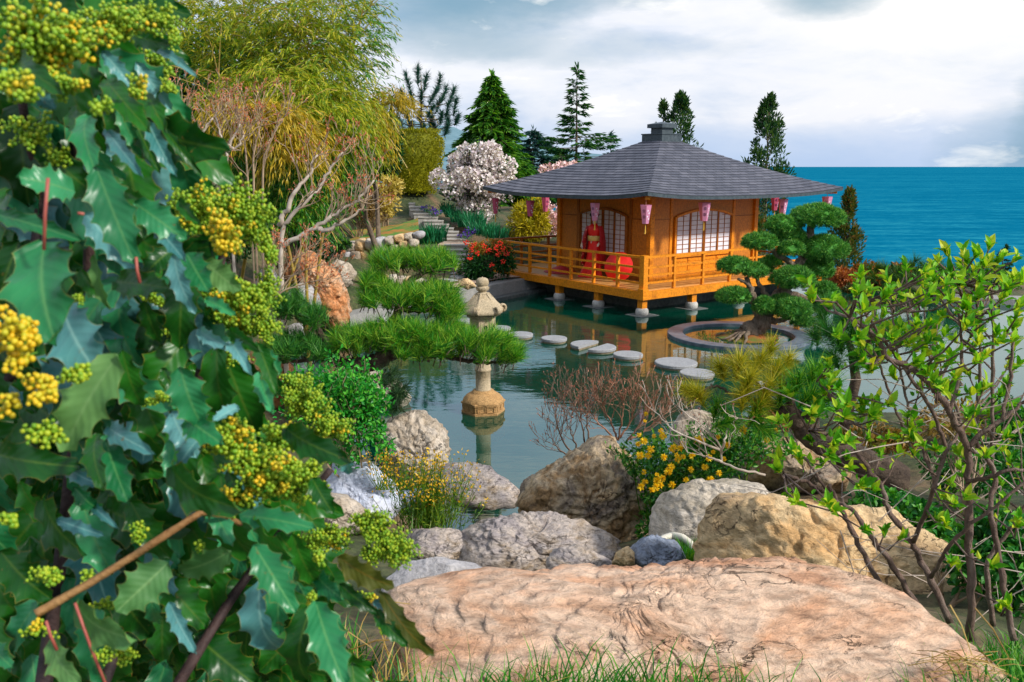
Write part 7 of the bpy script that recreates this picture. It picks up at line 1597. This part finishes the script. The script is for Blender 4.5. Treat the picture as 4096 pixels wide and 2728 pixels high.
for q, (x, y, rx_, ry_, n, rp, yf, Y) in enumerate(CL):
    Y *= 1.08; k = pxm(Y); root = mb = MB(); c = at(x, y, Y); per = 15; nr = max(1, int(n*2.7)//per+1); hub = c+np.array([-.3*rx_*k, .02, -.35*ry_*k]); r = rp*k*.82
    for i in range(nr):
        d = rdir(1)[0]; e = c+np.array([d[0]*rx_*k, d[1]*min(rx_, ry_)*k*.9, d[2]*ry_*k])*rng.uniform(.75, 1.22); st_ = hub+(c-hub)*rng.uniform(0, .8)+rng.normal(size=3)*np.array([rx_, 4, ry_])*k*.25
        ax = e-st_; L = np.linalg.norm(ax)+1e-6; ax /= L; s1 = nrm(np.cross(ax, [.2, -.3, 1])); s2 = np.cross(ax, s1)
        tube(mb, [st_, (st_+e)/2+rng.normal(size=3)*r*.6, e], [r*.28, r*.24, r*.16], 4, 2, cap=False)
        m_ = max(3, min(per, int(L/(r*.75)))); t = np.linspace(.15, 1.02, m_); ang = np.arange(m_)*2.4; off = r*1.9*(1.1-t*.5)
        P = st_+ax*(t*L)[:, None]+s1*(np.cos(ang)*off)[:, None]+s2*(np.sin(ang)*off)[:, None]; Q = st_+ax*((t-.06)*L)[:, None]
        for a_, b2 in zip(Q, P): tube(mb, [a_, b2], r*.13, 3, 2, cap=False)
        balls(mb, P, r*rng.uniform(.75, 1.15, m_)*(1.12-.35*t), ICO2 if rp > 3.3 else ICO1, 1 if rng.uniform() < (yf if yf > .85 else yf*.6) else 0, (1, 1, 1.1))
    mb.build('bud_cluster', [M_bg, M_by, M_bs], mroot, True)

# ------------------------------------------------------------------ leafing shrub at right
M_sh = m_rock('shrub bark', [(.10, .06, .045, 1), (.20, .13, .10, 1), (.30, .23, .19, 1)], 12, bump=.7, fine=60, strat=(1, 1, .4), crack=.2)
M_shl = m_leaf('spring leaf', [srgb('3c8a14'), srgb('6ab41c'), srgb('9ccc2c'), srgb('d4d438')], .42, .5, .3)
M_tw = m_plain('pale dry twig', (.34, .25, .19, 1), (.50, .42, .36, 1), 20, .8)
sroot = thing('leafing_shrub', 'large shrub with brown stems and fresh yellow green leaves filling the right side', 'shrub', at(960, 640, 3.0))
ST = [([(889, 602, 3.0), (866, 557, 3.05), (848, 526, 3.1), (842, 511, 3.1), (829, 493, 3.1), (817, 487, 3.1), (800, 480, 3.1), (784, 474, 3.1)], .016),
 ([(918, 606, 2.95), (888, 558, 3.0), (872, 539, 3.0), (853, 511, 3.05), (836, 500, 3.1), (830, 484, 3.1)], .017), ([(829, 493, 3.1), (818, 478, 3.1), (808, 462, 3.1), (798, 452, 3.1)], .008),
 ([(950, 622, 2.9), (931, 577, 2.95), (918, 558, 3.0), (913, 542, 3.0), (888, 511, 3.05), (883, 488, 3.05), (860, 455, 3.1), (833, 401, 3.15), (820, 380, 3.15)], .019),
 ([(913, 542, 3.0), (926, 511, 2.9), (935, 482, 2.85), (947, 450, 2.85), (936, 417, 2.85), (904, 368, 2.9), (893, 352, 2.9), (868, 318, 2.9), (858, 302, 2.9)], .013),
 ([(970, 640, 2.8), (971, 577, 2.8), (969, 511, 2.8), (968, 482, 2.8), (969, 445, 2.8), (950, 412, 2.75), (938, 392, 2.75), (915, 370, 2.75), (888, 357, 2.75), (870, 330, 2.75), (850, 318, 2.75)], .021),
 ([(969, 445, 2.8), (985, 430, 2.8), (1002, 420, 2.8), (1020, 405, 2.8), (1040, 390, 2.8)], .014), ([(993, 625, 2.9), (985, 566, 2.9), (1005, 535, 2.9), (1030, 500, 2.9)], .015), ([(1014, 640, 2.7), (1001, 566, 2.75), (990, 511, 2.75), (994, 471, 2.8), (984, 450, 2.8), (972, 440, 2.8)], .016),
 ([(992, 470, 2.95), (992, 428, 2.95), (993, 341, 2.95), (992, 300, 2.95), (991, 285, 2.95)], .011), ([(977, 440, 3.1), (979, 390, 3.1), (981, 345, 3.1), (977, 300, 3.1), (974, 280, 3.1)], .010),
 ([(914, 455, 3.2), (900, 420, 3.2), (885, 380, 3.2), (872, 345, 3.2), (860, 330, 3.2)], .009), ([(935, 482, 2.85), (925, 455, 2.95), (915, 425, 3.0), (905, 395, 3.05), (896, 350, 3.05), (893, 315, 3.1)], .010),
 ([(883, 488, 3.05), (870, 478, 3.1), (850, 472, 3.1), (828, 462, 3.1), (808, 430, 3.1)], .008), ([(950, 412, 2.75), (960, 380, 2.8), (962, 345, 2.85), (958, 310, 2.85), (966, 285, 2.85)], .010), ([(1002, 420, 2.8), (1010, 380, 2.85), (1014, 340, 2.85), (1016, 300, 2.85)], .010),
 ([(947, 450, 2.85), (962, 430, 2.95), (955, 400, 3.0), (935, 370, 3.0), (922, 340, 3.0), (912, 312, 3.0)], .009), ([(968, 482, 2.8), (985, 478, 2.7), (1010, 470, 2.65), (1040, 468, 2.65)], .012), ([(931, 577, 2.95), (950, 545, 2.8), (975, 520, 2.75), (1005, 500, 2.7), (1035, 470, 2.7)], .012)]
NODE = []; 
for pts, r0 in ST:
    P = np.array([at(*p) for p in pts]); s = np.linspace(0, len(P)-1, len(P)*5); PP = np.stack([np.interp(s, range(len(P)), P[:, i]) for i in range(3)], -1); PP[1:-1] = (PP[:-2]+2*PP[1:-1]+PP[2:])/4; PP[1:-1] += rng.normal(size=(len(PP)-2, 3))*r0*.18
    rad = np.linspace(r0, r0*.5, len(PP)); rad[::5] *= 1.16; mb = MB(); tube(mb, PP, rad*.68, 9, wob=.09); mb.build('stem', M_sh, sroot, True); NODE += [(p, r) for p, r in zip(PP[3:], rad[3:])]
NP = np.array([p for p, _ in NODE])
LC = [(833.5,304),(856,297),(862,309),(872,297),(890.5,291),(905,270),(919,280),(928,277),(934,289),(926,298),(974,256),(962,268),(958,283),(974,272),(992,266),(1000,281),(1021,281),(970,305),(984,288),(1004,299),(864,346),(856,356),(878,344),(892,331),(901,329),(880,332),(927,338),(929,323),(919,315),(945,315),(962,311),(966,327),(974,336),(821,380),(823,395),(831,368),(837,390),(848,405),(860,411),(876,413),(817,411),(836,411),(919,390),(933,388),(950,390),(953,402),(927,372),(933,366),(919,366),(1000,397),(1003,411),(970,417),(1015,352),(1012,372),(984,360),(974,364),(912,429),(943,338),(818,411),(779,461),(795,450),(829,455),(801,458),(779,471),(822,466),(851,469),(898,458),(913,458),(951,483),(940,499),(953,504),(985,455),(1007,408),(972,415),(915,428),(931,428),(870,415),(938,392),(917,370),(787,495),(798,502),(829,504),(925,344),(1002,488),(787,424),(778,422),(950,564),(959,569),(996,609),(1005,606),(885,536),(900,538),(864,531),(946,527),(991,566),(845,420),(866,440),(890,405),(1016,320),(1020,430),(940,300),(990,320),(885,300),(848,340),(905,345),(1018,520),(860,485),(835,440),(812,440),(960,455),(1010,460),(940,262),(1012,262),(905,300),(950,275),(985,300),(996,335),(880,318),(915,330)]
LC = LC+[(x+rng.normal(0, 13), y+rng.normal(0, 13)) for x, y in LC+LC[:70] if not (y > 520 or x < 822)]
tw = MB(); lb_ = MB()
for q, (x, y) in enumerate(LC):
    Y = rng.uniform(2.55, 3.25); c = at(x+rng.uniform(-2, 2), y+rng.uniform(-2, 2), Y)
    hz = np.abs(NP[:, 0]-c[0]); d = np.linalg.norm((NP-c)*np.array([1, .55, 1]), axis=1)+np.maximum(0, hz*.8-(c[2]-NP[:, 2]))*1.3; j = int(np.argmin(d)); b0 = NP[j]
    if np.linalg.norm(b0-c) > .02:
        ax = nrm(c-b0); mid = (b0+c)/2+np.array([0, 0, -.02])+rng.normal(size=3)*.012; tube(tw, [b0, mid, c], [.0042, .0034, .0026], 5, wob=.1, cap=False)
    else: ax = np.array([0, 0, 1.])
    ax = nrm(ax+np.array([0, 0, .9])+rdir(1)[0]*.25); n = rng.integers(6, 11)
    s1 = nrm(np.cross(ax, [1, .3, 0])); s2 = np.cross(ax, s1)
    for i in range(n):
        a = i*1.57+(i//2)*.8+rng.uniform(-.4, .4); tilt = rng.uniform(.15, .9); dd = nrm(ax*math.cos(tilt)+(s1*math.cos(a)+s2*math.sin(a))*math.sin(tilt)); L = rng.uniform(.024, .055)*(1.2 if rng.uniform() < .2 else 1)
        stamp(lb_, [c+ax*rng.uniform(-.018, .012)], [dd], [nrm(ax+dd*.2)], L, L*rng.uniform(.36, .5), T_LEAF)
    for i in range(3):      # small leaves lower on the twig
        if rng.uniform() < .6: p = b0+(c-b0)*rng.uniform(.4, .95); stamp(lb_, [p], [nrm(rdir(1)[0]+np.array([0, 0, .8]))], rdir(1), rng.uniform(.02, .04), .016, T_LEAF)
tw.build('twigs', M_sh, sroot, True); lb_.build('leaves', M_shl, sroot)
dt = MB()
for q in range(48):      # thin dry twigs criss-crossing low down
    x, y = rng.uniform(830, 1040), rng.uniform(400, 640); Y = rng.uniform(2.7, 3.4)
    if y > 560 and x < 900: continue
    a = rng.normal(0, .5); L = rng.uniform(.15, .5)*(1 if rng.uniform() < .5 else -1); p = at(x, y, Y); dd = np.array([math.cos(a), rng.uniform(-.3, .3), math.sin(a)]); b2 = rng.normal(0, .06)
    tube(dt, [p, p+dd*L*.35+[0, 0, b2*.7], p+dd*L*.7+[0, 0, b2], p+dd*L], [.0026, .0022, .0018, .0012], 4, cap=False)
    if rng.uniform() < .5: e = p+dd*L*.5+[0, 0, b2*.9]; tube(dt, [e, e+nrm(dd+rdir(1)[0]*.8)*.12], [.0018, .001], 3, cap=False)
dt.build('dry_twigs', M_tw, sroot)
# undergrowth on the right bank
M_ug = LM('bank leaf', '0f4a1c', '2a7a2a', '5aa02c', transl=.3)
for (x, y, rx_, ry_, Y, n, l, mt) in ((900, 520, 60, 30, 4.6, 1500, 'green leafy undergrowth behind the brown stems', M_ug), (1000, 560, 50, 60, 3.8, 1600, 'dark leafy undergrowth at the right edge', M_ug), (985, 470, 60, 30, 7.0, 1500, 'low green shrub on the far side of the brown stems', M_ug), (880, 440, 40, 14, 8.5, 900, 'low shrub beyond the leaning pine trunk', LM('dry undergrowth', '4a5a1c', '8a6a30', 'b08a50')), (960, 420, 60, 14, 9.3, 1100, 'tan and green weeds along the right shore', LM('dry weeds', '5a5a24', '9a7a40', 'c0a060')), (1010, 420, 26, 20, 6.5, 600, 'green shrub at the right edge behind the twigs', M_ug), (770, 420, 22, 10, 8.2, 500, 'dry brown twigs at the base of the leaning pine', LM('dry needles', '6a4a24', '9a7040', 'b08a50'))):
    blob_tree('shrub', l, 'shrub', x, y, rx_, ry_, Y, n, (.055, .03) if Y < 6 else (.08, .03), mt, 3, M_bareD, 16, .36, tpl=T_LEAF)

# ------------------------------------------------------------------ grass
def grassfield(name, label, pts, h, w, mat, bend=.5):
    P = np.asarray(pts); n = len(P); mb = MB(); a = rng.uniform(0, 6.28, n); L = h*rng.uniform(.45, 1.2, n); lean = np.stack([np.cos(a), np.sin(a), np.zeros(n)], -1); U = nrm(rng.normal(size=(n, 3))*[1, 1, .1]); U[:, 1] -= .5
    d = nrm(lean*rng.uniform(0, .45, (n, 1))+[0, 0, 1]); S = nrm(np.cross(d, U)); m1 = P+d*L[:, None]*.5; m2 = m1+nrm(d+lean*bend*.6)*L[:, None]*.3; m3 = m2+nrm(d*.6+lean*bend*1.3)*L[:, None]*.25
    V = np.stack([P-S*w*.5, P+S*w*.5, m1+S*w*.5, m1-S*w*.5, m2+S*w*.35, m2-S*w*.35, m3], 1).reshape(-1, 3); i = np.arange(n)*7
    mb.add(V, [np.concatenate([np.stack([i, i+1, i+2, i+3], -1), np.stack([i+3, i+2, i+4, i+5], -1)]), np.stack([i+5, i+4, i+6], -1)])
    return tag(mb.build(name, mat), label, 'grass', kind='stuff')
def gpts(n, x0, x1, y0, y1): x = rng.uniform(x0, x1, n); y = rng.uniform(y0, y1, n); return np.stack([x, y, ground(x, y)-.01], -1)
M_gra = LM('grass blade', '0f5a14', '2a8a24', '7ab43a', transl=.35); M_str = LM('dry straw', '8a6a2c', 'c09c50', 'd8bc78', transl=.3)
P = np.concatenate([gpts(2600, -1.5, -.45, 1.25, 2.6), gpts(4200, -.6, 1.5, 1.5, 2.02), gpts(3200, 1.1, 2.0, 1.7, 2.9), gpts(900, -2.2, -1.0, 2.2, 4)])
grassfield('grass', 'green grass blades along the bottom edge and under the holly leaves', P, .20, .0048, M_gra)
P = np.concatenate([gpts(420, -1.0, -.3, 1.4, 2.3), gpts(160, -.4, 1.4, 1.5, 2.0)])
grassfield('dry_grass', 'dry straw coloured blades mixed into the grass at lower left', P, .26, .004, M_str, 1.2)
mb = MB()
for (x0, y0, x1, y1) in ((282, 595, 372, 648), (345, 606, 410, 604), (300, 640, 350, 682), (350, 650, 405, 640), (402, 610, 408, 680), (415, 630, 402, 682), (975, 608, 1010, 660), (950, 605, 972, 655)):
    p, q2 = at(x0, y0, 1.75), at(x1, y1, 1.72); tube(mb, [p, (p+q2)/2+np.array([0, 0, .012]), q2], [.0018, .0017, .001], 4, cap=False)
tag(mb.build('straw', M_str), 'long loose dry straws bent over the grass at lower left', 'grass', kind='stuff')
mb = MB()
for q in range(46):
    p = at(rng.normal(968, 14), rng.normal(664, 5), 2.12); d = rdir(1)[0]*np.array([1, .5, .25]); tube(mb, [p, p+d*.06+[0, 0, .01], p+d*.12], .0012, 3, cap=False)
tag(mb.build('dead_grass', M_str), 'little nest of dead grass in a hollow of the pink boulder', 'grass', kind='stuff')
